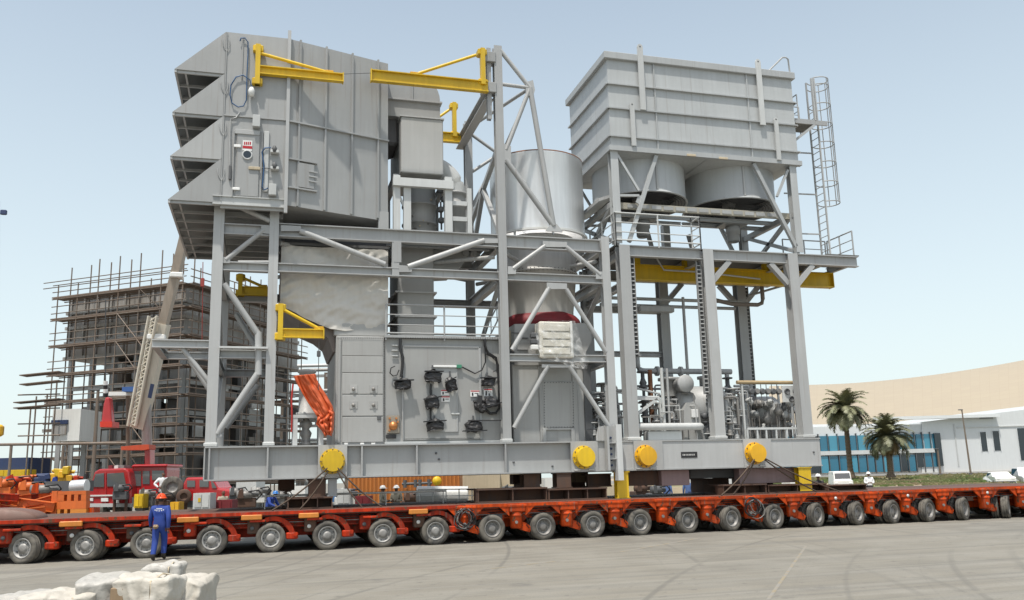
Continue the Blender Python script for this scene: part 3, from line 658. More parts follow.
# splice bracket hanging in front of the skid at column 612
xa, xb, xc = at(607.5, 460, SY-.2).x, at(616, 460, SY-.2).x, at(621.5, 460, SY-.2).x
sp = T('splice_bracket', 'tall grey double plate bracket across the skid face above the yellow stanchion', 'bracket', (xb, SY-.2, SZ0-.3))
m = MB(); m.box(xb, xc, SY-.34, SY-.03, SZ0-.32, SZ1+.55); m.build('plate', LGREY, sp)
m = MB(); m.box(xa-.02, xa+.06, SY-.30, SY-.03, SZ0+.02, SZ1+.5); m.build('plate', GREY2, sp)
m = MB(); m.box(xa+.06, xb, SY-.10, SY-.03, SZ0+.05, SZ1+.5); m.build('web', GREY, sp)
for k in range(6): m = MB(); z = SZ0+.2+k*.19; m.tube(((xa+xb)/2+.03, SY-.105, z), ((xa+xb)/2+.03, SY-.14, z), .04, 6); m.build('bolt', DBLUE, sp)
for z in (2.55, 3.1): m = MB(); m.box(xa+.06, xb, SY-.26, SY-.1, z, z+.03); m.build('rib', GREY2, sp)
m = MB(); xg = at(596, 440, SY).x; m.prism([(xa-.02, SY-.05, SZ1+.005), (xa-.02, SY-.05, SZ1+.52), (xa-.22, SY-.05, SZ1+.48), (xg, SY-.05, SZ1+.12), (xg, SY-.05, SZ1+.005)], (0, .06, 0)); m.build('gusset', GREY2, sp)
# lashings from the trunnions to the deck
def lash(c, px, py, label, off=0):
    g = at(px, py, .12+off); m = MB(); p0 = V((c.x, SY-.28, c.z-.05)); p1 = V((g.x, .15+off, DZ+.01)); n = (p1-p0)
    m.path([p0+n*(k/10)+V((0, 0, -.10*math.sin(pi*k/10))) for k in range(11)], .026, 6)
    o = one('lashing_chain', m, ROPE, label, 'chain', 'lashing chains'); return o
lash(TP[0], 272, 511, 'lashing running from left trunnion steeply down left'); lash(TP[0], 300, 510, 'lashing from left trunnion to the stool, inner left', .3)
lash(TP[0], 382, 508, 'lashing running from left trunnion far down right'); lash(TP[0], 362, 508, 'lashing from left trunnion down right, inner one', .3)
lash(TP[3], 722, 499, 'lashing running from right trunnion down left'); lash(TP[3], 734, 498, 'lashing from right trunnion down left, steeper inner one', .3)
lash(TP[3], 840, 493, 'lashing running from right trunnion far down right'); lash(TP[3], 818, 494, 'lashing from right trunnion down right, inner one', .3)

# ================================================================ support frame
FY = 1.18
fr = T('support_frame', 'grey steel frame of columns, beams and pipe braces carrying filter house and stack', 'steel frame', (5, FY, SZ1))
def col(X, Y, z0, z1, w=.32, par=None, d=None, mt=None, foot=True):
    m = MB(); m.ib((X, Y, z0), (X, Y, z1), d or w, w, (0, 1, 0), .035, .025); o = m.build('column', mt or GREY2, par or fr)
    if foot: m = MB(); m.cb(X-w*.62, X+w*.62, Y-w*.62, Y+w*.62, z0+.003, z0+.12, .02); m.build('base_plate', LGREY, o)
    return o
def beam(p, q, h=.42, b=.26, par=None, mt=None, name='beam'):
    m = MB(); m.ib(p, q, h, b, None, .035, .025); return m.build(name, mt or GREY2, par or fr)
def pipe(p, q, r=.095, par=None, mt=None, name='brace'):
    m = MB(); m.tube(p, q, r, 12); return m.build(name, mt or GREY2, par or fr)
def bpx(x0, y0, x1, y1, Y=1.1, r=.085, Y2=None, par=None): return pipe(at(x0, y0, Y), at(x1, y1, Y if Y2 is None else Y2), r, par)
def gus(poly, Y=1.04, th=.05, par=None):
    m = MB(); m.prism([at(x, y, Y) for x, y in poly], (0, th, 0)); return m.build('gusset', GREY2, par or fr)
XC = [-1.62, .12, 7.95, 11.86]
ZT = [11.0, 10.95, 17.8, 10.65]
for X, z in zip(XC, ZT):
    col(X, FY, SZ1, z, .30 if X > 0 else .33)
for X, z in zip(XC, (10.9, 10.9, 16.9, 10.4)):
    col(X, YBL, SZ1-.9 if False else SZ1, z, .32)
# skid outriggers carrying the back row
for X in XC:
    m = MB(); m.ib((X, YBR+.21, zc), (X, YBL+.3, zc), SZ1-SZ0, .3, None, .04, .03); m.build('outrigger', GREY, sk)
x1, x2, x3, x4 = XC
for Y in (FY, YBL):
    for a, b in ((x2+.16, x3-.16), (x3+.16, x4-.16)):
        beam((a, Y, 10.30), (b, Y, 10.30), .46); beam((a, Y, 9.02), (b, Y, 9.02), .30)
    beam((x1+.17, Y, 9.0), (x2-.16, Y, 9.0), .30); beam((x1+.17, Y, 6.12), (x2-.16, Y, 6.12), .28); beam((x3+.16, Y, 6.12), (x4-.16, Y, 6.12), .26)
    beam((x1+.17, Y, 10.25), (x2-.16, Y, 10.25), .36)
for X in XC:
    for z in (10.30, 9.02) + ((6.1,) if X < 1 or X > 10 else ()):
        beam((X, FY+.16, z), (X, YBL-.16, z), .34, .24)
# posts and braces of the front plane, surveyed
bpx(226, 260, 264, 230); bpx(233, 204, 270, 221); bpx(300, 231, 385, 264.5, 1.1, .1); bpx(408, 267, 484, 240.5, 1.1, .1)
bpx(513, 269, 545, 246); bpx(566, 247, 600, 275); bpx(549, 288, 512, 350); bpx(566, 289, 606, 352); bpx(548, 366, 514, 428); bpx(569, 366, 611, 430)
bpx(224, 284, 258, 334, 1.1, .1); bpx(258, 373, 217, 434, 1.1, .1); m = MB(); m.tube(at(258.5, 332, 1.1), at(258.5, 375, 1.1), .11, 12); m.build('stub_post', GREY2, fr)
for a in ((236, 314, 258, 350), (258, 385, 226, 428)): bpx(*a, YBL-.1, .1)
bpx(238, 262, 270, 262, 1.1, .05)
for pl in ([(543, 241), (567, 242), (567, 247), (543, 247)], [(547, 282.5), (567, 283.5), (567, 289), (547, 289)], [(281, 225), (301, 226), (301, 231), (281, 231)], [(399, 265), (412, 266), (412, 272), (399, 272)],
           [(508, 266), (516, 267), (516, 274), (508, 274)], [(596, 271), (606, 272), (606, 279), (596, 279)], [(222, 257), (230, 257), (230, 263), (222, 263)], [(261, 226), (270, 226), (270, 234), (261, 233)],
           [(542, 364), (574, 365), (574, 367.5), (542, 367.5)], [(212, 428), (219, 428), (222, 436), (212, 440)], [(478, 238), (498, 238.5), (498, 243), (478, 243)]): gus(pl)
# depth bracing under the 10 m floor
for X0_, X1_ in ((x2, x3), (x3, x4)):
    pipe((X0_+.2, FY+.3, 9.95), (X1_-.2, YBL-.3, 9.95), .08); pipe((X0_+.2, YBL-.3, 9.8), (X1_-.2, FY+.3, 9.8), .08)
for X in (x1, x2, x3, x4): bpx_ = pipe((X, FY+.2, 9.0), (X, YBL-.2, 6.3), .09); pipe((X, YBL-.2, 6.1), (X, FY+.2, 3.5), .09)
pipe((x3, FY+.2, 9.0), (x3, YBL-.2, 10.2), .09)
m = MB(); m.box(x2+4.2, x3-.1, 1.5, 5.9, 10.54, 10.58); m.build('floor_grating', GRAT, fr)
for Y in (2.2, 3.6, 5.0): beam((x2+.2, Y, 10.35), (x3-.2, Y, 10.35), .28, .16)
beam((4.15, FY, 8.85-.0), (4.15, FY, 10.07), .24, .24, None, None, 'post')
beam(at(397, 263, FY), V((at(397, 263, FY).x, FY, 10.07)), .26, .26, None, None, 'post')
# left service platform and cantilever
xl = at(152, 350, FY).x
m = MB(); m.box(x1-.15, x2+.25, FY-.55, FY+.6, 10.98, 11.10); m.build('landing', GRAT, fr)
m = MB(); m.ib((x1-.2, FY-.56, 11.06), (x2+.3, FY-.56, 11.06), .30, .12, None, .03, .02); m.build('edge_beam', LGREY, fr)
beam((xl, FY-.05, 6.42), (x1-.17, FY-.05, 6.42), .26, .22); beam((xl, FY+2.6, 6.42), (x1-.17, FY+2.6, 6.42), .26, .22); beam((xl+.1, FY+.1, 6.42), (xl+.1, FY+2.5, 6.42), .24, .2)
beam((x1, FY+2.6, 6.42), (x1, FY+2.8, 6.42), .24, .2)
m = MB(); m.box(x1+.16, x2-.1, FY-.3, FY-.17, 6.28, 6.34); m.build('toe_board', LGREY, fr)
pipe(V((xl+.9, FY, 6.28)), V((x1-.1, FY, 5.2)), .08)
pipe(V((xl+.9, FY+2.6, 6.28)), V((x1-.1, FY+2.6, 5.0)), .08)
# tower head: truss beside column 3
N1 = at(530, 88, 1.1); N2 = at(553.5, 226, 1.1); N0 = at(500, 50, 1.1); N3 = at(506, 150, 1.1)
for a, b, r in ((N0, N1, .08), (at(500, 84, 1.1), N1, .07), (N1, N3, .08), (N1, N2, .10), (at(506, 160, 1.1), N2, .10)): pipe(a, b, r)
gus([(526, 82), (533, 80), (535, 90), (533, 97), (526, 94)]); gus([(545, 231), (551, 224), (557, 224), (563, 232)]); gus([(503, 143), (511, 146), (511, 163), (503, 162)])
m = MB(); m.ib((x3-.34, FY+.02, 14.9), (x3-.34, FY+.02, 17.7), .2, .16, (0, 1, 0)); m.build('column', GREY2, fr)
for z in (17.3, 16.1): m = MB(); m.cb(x3-.62, x3-.1, FY-.2, FY+.24, z-.2, z+.2, .02); m.build('bracket', GREY, fr)
NB = V((x3, YBL, 15.9)); zg = 16.0
m = MB(); m.ib((x3-.28, FY+.2, zg), (x3-.28, YBL+.3, zg), .42, .34, None, .04, .03); m.build('crane_girder', GREY, fr)
pipe(N1, V((x3, YBL-.1, 16.6)), .07); pipe(N1+V((0, 0, -.1)), V((x3+1.3, YBL, 15.2)), .06)
NBb = V((x3+1.35, YBL, 15.6)); pipe(NBb, V((x3, YBL, 16.5)), .07); pipe(NBb, V((x3, YBL, 14.6)), .07); pipe(NBb, V((x3+2.0, YBL, 10.5)), .08); pipe(NBb, V((x3, YBL, 12.9)), .07)
for a, b in (((x3, FY+.15, 13.9), (x3, YBL-.2, 12.3)), ((x3, FY+.15, 10.6), (x3, (FY+YBL)/2, 13.1)), ((x3, (FY+YBL)/2, 13.1), (x3, YBL-.2, 10.6))): m = MB(); m.bar(a, b, .16, .16); m.build('brace', GREY, fr)
pipe((x3, YBL, 15.8), (x3+.1, YBL, 13.0), .06)
# portal around the intake duct at 10.5..13 m
pf = T('duct_portal', 'light grey portal frame around the round intake duct on the upper floor', 'steel frame', (5.6, 1.9, 10.55))
PY = 1.75
z0 = 10.585
for px, yt, w_ in ((396.5, 176, .24), (448, 178, .26), (469, 189, .16)):
    X = at(px, 200, PY).x; m = MB(); m.bar((X, PY, 10.55), (X, PY, at(px, yt, PY).z), w_, w_); m.build('post', LGREY, pf)
    m = MB(); m.bar((X, PY+2.6, 10.55), (X, PY+2.6, at(px, yt, PY).z), w_, w_); m.build('post', GREY, pf)
Xa, Xb, Xc = at(396.5, 185, PY).x, at(448, 185, PY).x, at(469, 204, PY).x; za = at(420, 185, PY).z
m = MB(); m.bar((Xa-.15, PY-.16, za), (Xb+.15, PY-.16, za), .2, .30); m.build('beam', LGREY, pf)
m = MB(); m.bar((Xa, PY+.12, za+.25), (Xa, PY+2.5, za+.25), .2, .3); m.build('beam', GREY, pf); m = MB(); m.bar((Xb, PY+.12, za+.25), (Xb, PY+2.5, za+.25), .2, .3); m.build('beam', GREY, pf)
m = MB(); X = at(407, 205, PY).x; m.bar((X, PY, 10.55), (X, PY, za-.16), .26, .2); m.build('post', LGREY, pf)
for y in (204, 219.5): z = at(459, y, PY).z; m = MB(); m.bar((Xb+.14, PY-.02, z), (Xc-.09, PY-.02, z), .14, .16); m.build('rung', LGREY, pf)
m = MB(); m.bar((Xa-.02, PY, za-.2), (Xa+.35, PY, 11.4), .08, .08); m.build('brace', LGREY, pf)

# ================================================================ handrails
def rail(pts, par, h=1.1, mt=LGREY, n=3, step=1.35, rr=.026):
    m = MB(); pts = [V(p) for p in pts]
    for k in range(n):
        z = h*(1-k/n) if k else h
        m.path([p+V((0, 0, z)) for p in pts], rr if k == 0 else rr*.7, 6)
    m.path([p+V((0, 0, .06)) for p in pts], .03, 4)
    for p in (pts[0], pts[-1]): m.tube(p+V((0, 0, .05)), p+V((0, 0, h)), rr, 6)
    o = m.build('handrail', mt, par)
    for a, b in zip(pts[:-1], pts[1:]):
        L = (b-a).length; c = max(1, round(L/step))
        for k in range(c+1): q = a.lerp(b, k/c); mm = MB(); mm.tube(q+V((0, 0, -.18)), q+V((0, 0, h)), rr*1.15, 6); mm.build('post', mt, o)
    return o
# ================================================================ air intake filter house
HX0, HX1, HY0, HY1, HZ0, HZ1 = -1.6, .42, .62, 8.0, 10.98, 16.95
fh = T('filter_house', 'big grey air intake filter house with four weather hoods at top left', 'filter house', (0, 1.2, HZ0))
m = MB(); m.box(HX0, HX1, HY0, HY1, HZ0+.02, HZ1); m.build('casing', GREY, fh)
# transition tapering to the duct
TX1, TY0, TY1 = 3.97, 1.70, 6.9
m = MB(); a = [(HX1, HY0, HZ0+.05), (HX1, HY1, HZ0+.05), (HX1, HY1, HZ1), (HX1, HY0, HZ1)]; b = [(TX1, TY0, HZ0+.0), (TX1, TY1, HZ0+.0), (TX1, TY1, HZ1), (TX1, TY0, HZ1)]
m.add(a+b, [(0, 1, 2, 3), (7, 6, 5, 4), (0, 4, 5, 1), (1, 5, 6, 2), (2, 6, 7, 3), (3, 7, 4, 0)]); tz = m.build('transition', GREY, fh)
def tf(u, z, o=0):  # point on the tapering front face
    d = V((TX1-HX1, TY0-HY0, 0)); nrm = V((d.y, -d.x, 0)).normalized(); p = V((HX1, HY0, z))+d*u; return p+nrm*o
for px in (298.5, 325, 351.5, 377.5):
    u = (at(px, 130, 1.0).x-HX1)/(TX1-HX1)
    for _ in range(3): u = (at(px, 130, HY0+(TY0-HY0)*u).x-HX1)/(TX1-HX1)
    m = MB(); m.bar(tf(u, HZ0+.05, .04), tf(u, HZ1+.03, .04), .08, .06, (TX1-HX1, TY0-HY0, 0)); m.build('stiffener', GREY, tz)
zm = at(290, 121.5, HY0).z
m = MB(); m.bar(tf(.0, zm, .05), tf(1.0, zm, .05), .11, .05); m.build('stiffener', GREY, tz)
for y in (158.5, 187):
    z = at(285, y, HY0).z; m = MB(); m.bar(tf(.02, z, .05), tf(.29, z, .05), .11, .05); m.build('stiffener', GREY, tz)
# access hatch
u0, u1 = .115, .26; zt, zb = at(300, 164, .8).z, at(300, 188, .8).z
m = MB(); m.prism([tf(u0, zb, .03), tf(u1, zb, .03), tf(u1, zt, .03), tf(u0, zt, .03)], tf(0, 0, .06)-tf(0, 0, 0)); ht = m.build('hatch', GREY, fh)
for k in (.3, .5, .7): z = zb+(zt-zb)*k; m = MB(); m.bar(tf(u1-.05, z, .11), tf(u1+.03, z, .11), .03, .04); m.build('latch', GREY2, ht)
m = MB(); m.box(TX1-.35, TX1-.0, TY0-.16, TY0+.2, HZ0-.45, HZ0+.3); m.build('support_foot', GREY, fh)
# main corner post
m = MB(); X = .46; m.bar((X, HY0-.06, HZ0-.25), (X, HY0-.06, HZ1+.25), .11, .11); m.build('corner_post', GREY2, fh)
m = MB(); X = at(228, 120, HY0).x; m.bar((HX0+.02, HY0-.025, at(250, 117.5, HY0).z), (HX1, HY0-.025, at(250, 117.5, HY0).z), .05, .04); m.build('seam', GREY, fh)
m = MB(); m.bar((HX0+.03, HY0-.02, HZ0+.05), (HX0+.03, HY0-.02, HZ1-.02), .035, .03); m.build('seam', GREY, fh)
m = MB(); m.bar((HX0+.55, HY0-.02, HZ0+4.3), (HX0+.55, HY0-.02, HZ1-.1), .03, .03); m.build('seam', GREY, fh)
# hoods
hz = [15.44, 13.94, 12.44, 10.98]; OX = 1.56
for k, z in enumerate(hz):
    zt = z+1.50 if k else HZ1
    m = MB()
    th = .04
    m.add([(HX0, HY0-.01, zt), (HX0-OX, HY0-.01, z), (HX0-OX, HY1+.01, z), (HX0, HY1+.01, zt), (HX0, HY0-.01, zt-.06), (HX0-OX+.06, HY0-.01, z-.02), (HX0-OX+.06, HY1+.01, z-.02), (HX0, HY1+.01, zt-.06)], [(0, 1, 2, 3), (7, 6, 5, 4), (0, 4, 5, 1), (1, 5, 6, 2), (2, 6, 7, 3)])
    hd = m.build('weather_hood', GREY, fh)
    for yy in (HY0-.012, HY1-.03):
        m = MB(); m.prism([(HX0+.0, yy, zt-.003), (HX0-OX, yy, z), (HX0+.0, yy, z-.0)], (0, .05, 0)); m.build('cheek', GREY, hd)
    m = MB(); m.box(HX0-OX, HX0-OX+.07, HY0, HY1, z-.10, z+.01); m.build('drip_edge', GREY2, hd)
    n = 7
    for j in range(n+1):
        yy = HY0+.08+(HY1-HY0-.16)*j/n; m = MB(); m.box(HX0-OX+.07, HX0-.002, yy-.035, yy+.035, z-.09, z-.0); m.build('slat', GREY2, hd)
    m = MB(); m.box(HX0-OX+.30, HX0-OX+.36, HY0+.1, HY1-.1, z-.05, z-.02); m.build('slat', GREY2, hd)
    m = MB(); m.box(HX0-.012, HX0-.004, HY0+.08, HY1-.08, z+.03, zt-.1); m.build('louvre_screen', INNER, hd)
# underside floor with ribs
for j in range(9):
    yy = HY0+.1+(HY1-HY0-.2)*j/8; m = MB(); m.box(HX0+.02, HX1-.02, yy-.05, yy+.05, HZ0-.16, HZ0+.018); m.build('floor_rib', GREY2, fh)
# door, sign, window, hinges
def fbox(x0, x1, y0, y1, o0, o1, name, mt, par): # box on the filter house front
    a, b_ = at(x0, y1, HY0), at(x1, y0, HY0); m = MB(); m.cb(a.x, b_.x, HY0-o1, HY0-o0, a.z, b_.z, min(.012, (o1-o0)*.3)); return m.build(name, mt, par)
dr = fbox(235, 260, 135, 196, .0, .05, 'door', GREY, fh)
for q in ((232, 234.6, 131, 197), (260.4, 263, 132, 197), (235, 260, 131.5, 134.3)): fbox(*q, .0, .08, 'door_frame', GREY2, fh)
sg = fbox(242.5, 252.5, 141.5, 151, .05, .065, 'warning_sign', SIGNW, dr)
fbox(244, 251, 142.8, 145.2, .066, .07, 'lettering', SIGNR, sg) if False else None
for q in ((244, 245.2, 142.6, 145.4), (245.8, 247, 142.6, 145.4), (247.6, 249, 142.6, 145.4), (249.6, 251, 142.6, 145.4)): pass
m = MB()
for q in ((244, 245.3, 142.6, 145.4), (245.9, 247.2, 142.6, 145.4), (247.7, 249, 142.6, 145.4), (249.6, 251, 142.6, 145.4), (242.7, 252.3, 147, 148.9)):
    a, b_ = at(q[0], q[3], HY0), at(q[1], q[2], HY0); m.box(a.x, b_.x, HY0-.071, HY0-.0655, a.z, b_.z)
m.build('lettering', SIGNR, dr)
c = at(247.3, 155.5, HY0); m = MB(); m.lathe([(0, .03), (.125, .03), (.13, .04), (.16, .04), (.17, 0)], (c.x, HY0-.05, c.z), 'y', 24); m.build('window', LGREY, dr)
m = MB(); m.lathe([(0, .012), (.125, .012)], (c.x, HY0-.072, c.z), 'y', 24); m.build('pane', GLASSD, dr)
for x0, x1, y in ((234, 241, 146.8), (232.5, 240, 189.5), (248.5, 260.5, 169)): fbox(x0, x1, y-1.1, y+1.1, .05, .1, 'hinge' if x0 < 240 else 'handle', SIGNW if x0 < 240 else BEIGE, dr)
fbox(252.5, 260.5, 117.5, 128.5, .0, .22, 'junction_box', LGREY, fh); fbox(268.5, 276.5, 186, 196.5, .0, .22, 'junction_box', LGREY, fh)
fbox(262.5, 269.5, 132, 192, .01, .06, 'cable_tray', LGREY, fh)
for y in (152, 168.5):
    b1 = fbox(270.5, 279, y, y+2.2, .0, .2, 'bracket', LGREY, fh); c = at(274.5, y-3, HY0-.15); m = MB(); m.lathe([(0, -.14), (.07, -.12), (.09, .0), (.05, .10), (0, .14)], c, 'z', 10); m.build('sensor', DGREY, b1)
def cable(pts, Y, r=.018, mt=BLACK, par=None, name='cable'):
    m = MB(); m.path([at(x, y, Y) for x, y in pts], r, 6); return m.build(name, mt, par or fh)
CABL = paint('blue_cable', (.03, .09, .20), .5, .1)
cable([(268, 188), (264, 190), (262, 187), (263, 180), (264, 165), (262, 152), (265, 148), (271, 147.5)], HY0-.1, .022, CABL); cable([(262, 168), (266, 168), (271, 168.5)], HY0-.1, .015, DGREY)
cable([(240, 41), (241, 38), (245, 38), (248, 42), (248, 55), (247, 75), (246.5, 100), (243.5, 106), (238, 107), (232, 103), (230, 95), (231, 85), (236, 77), (243, 75), (250, 80), (252, 88)], HY0-.07, .02, CABL)
cable([(240, 112), (236, 117.5), (231, 119), (230, 128), (230, 164)], HY0-.06, .02, GREY2)
fbox(228.5, 231.5, 166, 180, .0, .08, 'grease_gun', DGREY, fh)
c = at(251.5, 92, HY0-.15); m = MB(); m.lathe([(0, -.16), (.09, -.14), (.11, .05), (.06, .16), (0, .18)], c, 'z', 12); m.build('lamp', SIGNW, fh)
for yy in (39.5, 82, 123.5, 168.5):   # lifting clips
    m = MB()
    for dx in (-3.6, 3.4): m.path([at(227.5-yy*.04+dx, yy, HY0-.03), at(228-yy*.04+dx*.9, yy+6, HY0-.05), at(228.5-yy*.04, yy+12, HY0-.03)], .014, 5)
    m.build('clip', GREY2, fh)

# ================================================================ intake elbow and duct
dk = T('intake_duct', 'grey intake duct dropping from the elbow through the round section to the enclosure', 'duct', (5.2, 3, 6.9))
DYc0, DYc1 = 2.3, 4.6
e0, e1 = at(386, 80, DYc0), at(440, 120, DYc0)
zt_ = at(390, 72, DYc0).z; xr = at(440, 100, DYc0).x; zb_ = at(440, 120, DYc0).z; r_ = .95
prof = [(TX1-.05, zb_-.0), (TX1-.05, zt_)]+[(xr-r_+math.sin(a)*r_, zt_-r_+math.cos(a)*r_) for a in [k*pi/16 for k in range(9)]]+[(xr, zb_)]
m = MB(); m.prism([(x, DYc0, z) for x, z in prof], (0, DYc1-DYc0, 0)); m.build('elbow', GREY, dk)
zf = at(420, 101.5, DYc0).z; m = MB(); m.box(TX1+.0, xr+.07, DYc0-.09, DYc1+.09, zf-.03, zf+.03); m.build('flange', GREY2, dk)
m = MB(); m.bar((at(412, 85, DYc0).x, DYc0-.04, zf+.05), (at(412, 85, DYc0).x, DYc0-.04, zt_-.05), .04, .04); m.build('seam', GREY, dk)
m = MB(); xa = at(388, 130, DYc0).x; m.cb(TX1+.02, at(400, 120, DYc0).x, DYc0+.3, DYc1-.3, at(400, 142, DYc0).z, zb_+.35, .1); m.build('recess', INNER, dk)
b0, b1 = at(401, 172, DYc0-.25), at(443, 120, DYc0-.25)
m = MB(); m.cb(b0.x, b1.x, DYc0-.25, DYc1+.2, b0.z, b1.z, .03); m.build('plenum', GREY3, dk)
m = MB(); m.box(b0.x-.04, b1.x+.04, DYc0-.29, DYc1+.24, b1.z, b1.z+.05); m.build('flange', GREY2, dk)
cx, cyv = (at(408, 200, 2.6).x+at(437, 200, 2.6).x)/2, 3.3; rc = (at(439, 200, 2.9).x-at(407, 200, 2.9).x)/2
z_lo, z_hi = 10.62, b0.z
m = MB(); prof = [(rc*.92, z_hi), (rc*.92, z_hi-.15), (rc, z_hi-.2)]
zz = [z_hi-.2-(z_hi-.2-z_lo)*k/3 for k in range(4)]
for k in range(3): prof += [(rc, zz[k+1]+.05), (rc+.06, zz[k+1]+.04), (rc+.06, zz[k+1]-.0), (rc, zz[k+1]-.01)]
m.lathe(prof, (cx, cyv, 0), 'z', 32); m.build('round_section', GREY3, dk)
random.seed(4)
for k in range(7): a_ = -pi/2+random.uniform(-.7, .7); z = random.uniform(z_lo+.3, z_hi-.4); m = MB(); q = V((cx+math.cos(a_)*rc, cyv+math.sin(a_)*rc, z)); m.tube(q, q+V((math.cos(a_)*.06, math.sin(a_)*.06, 0)), .03, 6); m.build('boss', BEIGE if k % 2 else RIMD, dk)
l0, l1 = at(397, 332, 2.5), at(433, 240, 2.5)
m = MB(); m.cb(l0.x, l1.x, 2.4, 4.4, 6.86, 10.5, .03); m.build('lower_duct', GREY3, dk)
for y in (292.5, 316.5): z = at(415, y, 2.4).z; m = MB(); m.box(l0.x-.09, l1.x+.09, 2.31, 4.49, z-.03, z+.03); m.build('flange', GREY2, dk)
# curved transition lump under floor right of duct
m = MB(); q = [(at(433, 262, 2.6), 0)]
poly = [(433, 250), (470, 246), (468, 256), (462, 266), (455, 271), (433, 272)]
m.prism([at(x, y, 2.7) for x, y in poly], (0, 1.6, 0)); m.build('transition_box', GREY, dk)
for px in (466, 474): c = at(px, 253, 2.6); m = MB(); m.tube(c, c+V((0, .3, 0)), .12, 10); m.build('nozzle', GREY2, dk)
# white elbow pipe
vp = T('vent_pipe', 'pale curved vent pipe right of the square plenum', 'pipe', (at(455, 230, 3.2).x, 3.2, 10.58))
xp = at(455, 200, 3.2).x; m = MB(); pts = [at(436, 164, 3.2)+V((0, 0, 0))]; zt2 = at(446, 168, 3.2).z
pts = [V((xp-1.0+math.sin(a)*1.0, 3.2, zt2-1.0+math.cos(a)*1.0)) for a in [k*pi/20 for k in range(0, 11)]]
m.path(pts, .40, 16); m.build('bend', LGREY, vp)
m = MB(); m.lathe([(.40, zt2-1.0), (.47, zt2-1.02), (.47, zt2-1.1), (.40, zt2-1.12), (.40, 12.2), (.47, 12.18), (.47, 12.1), (.40, 12.08), (.40, 10.58)], (xp, 3.2, 0), 'z', 20); m.build('riser', GREY3, vp)
random.seed(8)
for k in range(5): c = at(random.uniform(440, 446), random.uniform(180, 222), 2.5); m = MB(); m.cb(c.x-.1, c.x+.1, c.y-.1, c.y+.1, c.z-.1, c.z+.1, .03); m.tube((c.x, c.y, c.z-.35), (c.x, c.y, c.z+.3), .035, 6); m.build('valve', DGREY, vp)

# ================================================================ tarpaulin wrapped duct
tw = T('wrapped_duct', 'pale grey duct wrapped in wrinkled tarpaulin under the filter house', 'duct', (2.2, 1.7, 6.9))
YT = 1.6
tl, trr = at(281.5, 246, YT).x, at(388, 246, YT).x; zt3 = at(300, 246, YT).z
botp = [(281.5, 306), (290, 309), (302, 316), (318, 324), (331, 329), (345, 331), (365, 329), (377, 331), (388, 326)]
def botz(x):
    for (a, ya), (b_, yb) in zip(botp[:-1], botp[1:]):
        if a <= x <= b_: return ya+(yb-ya)*(x-a)/(b_-a)
    return botp[-1][1]
def tarp(u, v):
    px = 281.5+106.5*u; z0_ = at(px, botz(px), YT).z; p = V((tl+(trr-tl)*u, YT, zt3+(z0_-zt3)*v))
    k = noise.noise(V((p.x*.7, p.z*2.0+p.x*1.1, 1)))*.08+abs(noise.noise(V((p.x*1.6-p.z*.6, p.z*1.3+p.x*.9, 8))))*.06+noise.noise(V((p.x*3, p.z*5-p.x*2, 4)))*.07+noise.noise(V((p.x*9, p.z*7, 2)))*.02
    p.y += k-.06*math.sin(pi*v); return p
m = MB(); m.grid(tarp, 80, 50); m.build('tarpaulin', CLOTH, tw)
poly = [(tl, zt3), (trr, zt3)]+[(at(x, y, YT).x, at(x, y, YT).z) for x, y in reversed(botp)]
m = MB(); m.prism([(x, YT+.2, z) for x, z in poly], (0, 3.6, 0)); m.build('duct_body', paint('duct_brown', (.24, .21, .195), .8, .3), tw)
m = MB(); m.box(tl-.02, trr+.02, YT-.02, YT+3.9, zt3+.03, zt3+.12); m.build('clamp_bar', DGREY, tw)
m = MB(); m.box(tl+.1, trr-.02, YT+.3, YT+3.6, zt3+.12, zt3+.55); m.build('bellows', DGREY, tw)
n0, n1 = at(334, 330, YT).x, at(388, 330, YT).x; 
m = MB(); m.cb(n0, n1, YT+.02, YT+3.4, 6.86, 7.3, .03); m.build('neck', GREY3, tw)
# sloping underside from the left to the enclosure
ps = [(284, 308), (300, 322), (318, 330), (328, 338), (333, 352), (335, 352), (335, 331), (320, 322), (300, 311)]
m = MB(); m.prism([at(x, y, YT+.25) for x, y in ps], (0, 3.2, 0)); m.build('sloping_bottom', paint('duct_brown', (.3, .3, .3)), tw)

# ================================================================ enclosure
en = T('turbine_enclosure', 'grey panelled turbine enclosure standing on the skid', 'enclosure', (5, 1.6, SZ1))
EY = 1.5; ex0, exm, ex1 = at(335.5, 400, EY).x, at(384.5, 400, EY).x, at(503, 400, EY).x; ez0, ez1 = SZ1+.004, 6.84
m = MB(); m.cb(ex0, exm-.01, EY, 5.6, ez0, ez1, .02); w1 = m.build('casing', GREY3, en)
m = MB(); m.cb(exm+.01, ex1, EY+.03, 5.6, ez0, ez1-.04, .02); w2 = m.build('casing', GREY3, en)
m = MB(); m.box(exm-.02, ex1+.05, EY-.12, 5.7, ez1-.04, ez1+.05); m.build('roof_edge', GREY2, en)
m = MB(); m.box(exm, ex1, EY-.06, EY+.03, ez0-.0, ez0+.09); m.build('sill', LGREY, en)
def ebox(x0, x1, y0, y1, o0, o1, name, mt, par, c=.01):
    a, b_ = at(x0, y1, EY), at(x1, y0, EY); m = MB(); m.cb(a.x, b_.x, EY-o1, EY-o0, a.z, b_.z, min(c, (o1-o0)*.3)); return m.build(name, mt, par)
ys = [339, 356, 373, 394.5, 416.5, 443]
for ya, yb in zip(ys[:-1], ys[1:]): ebox(342, 383, ya+.5, yb-.5, 0, .03, 'panel', GREY3, en)
ebox(337, 341, 338, 443, 0, .05, 'panel', GREY3, en)
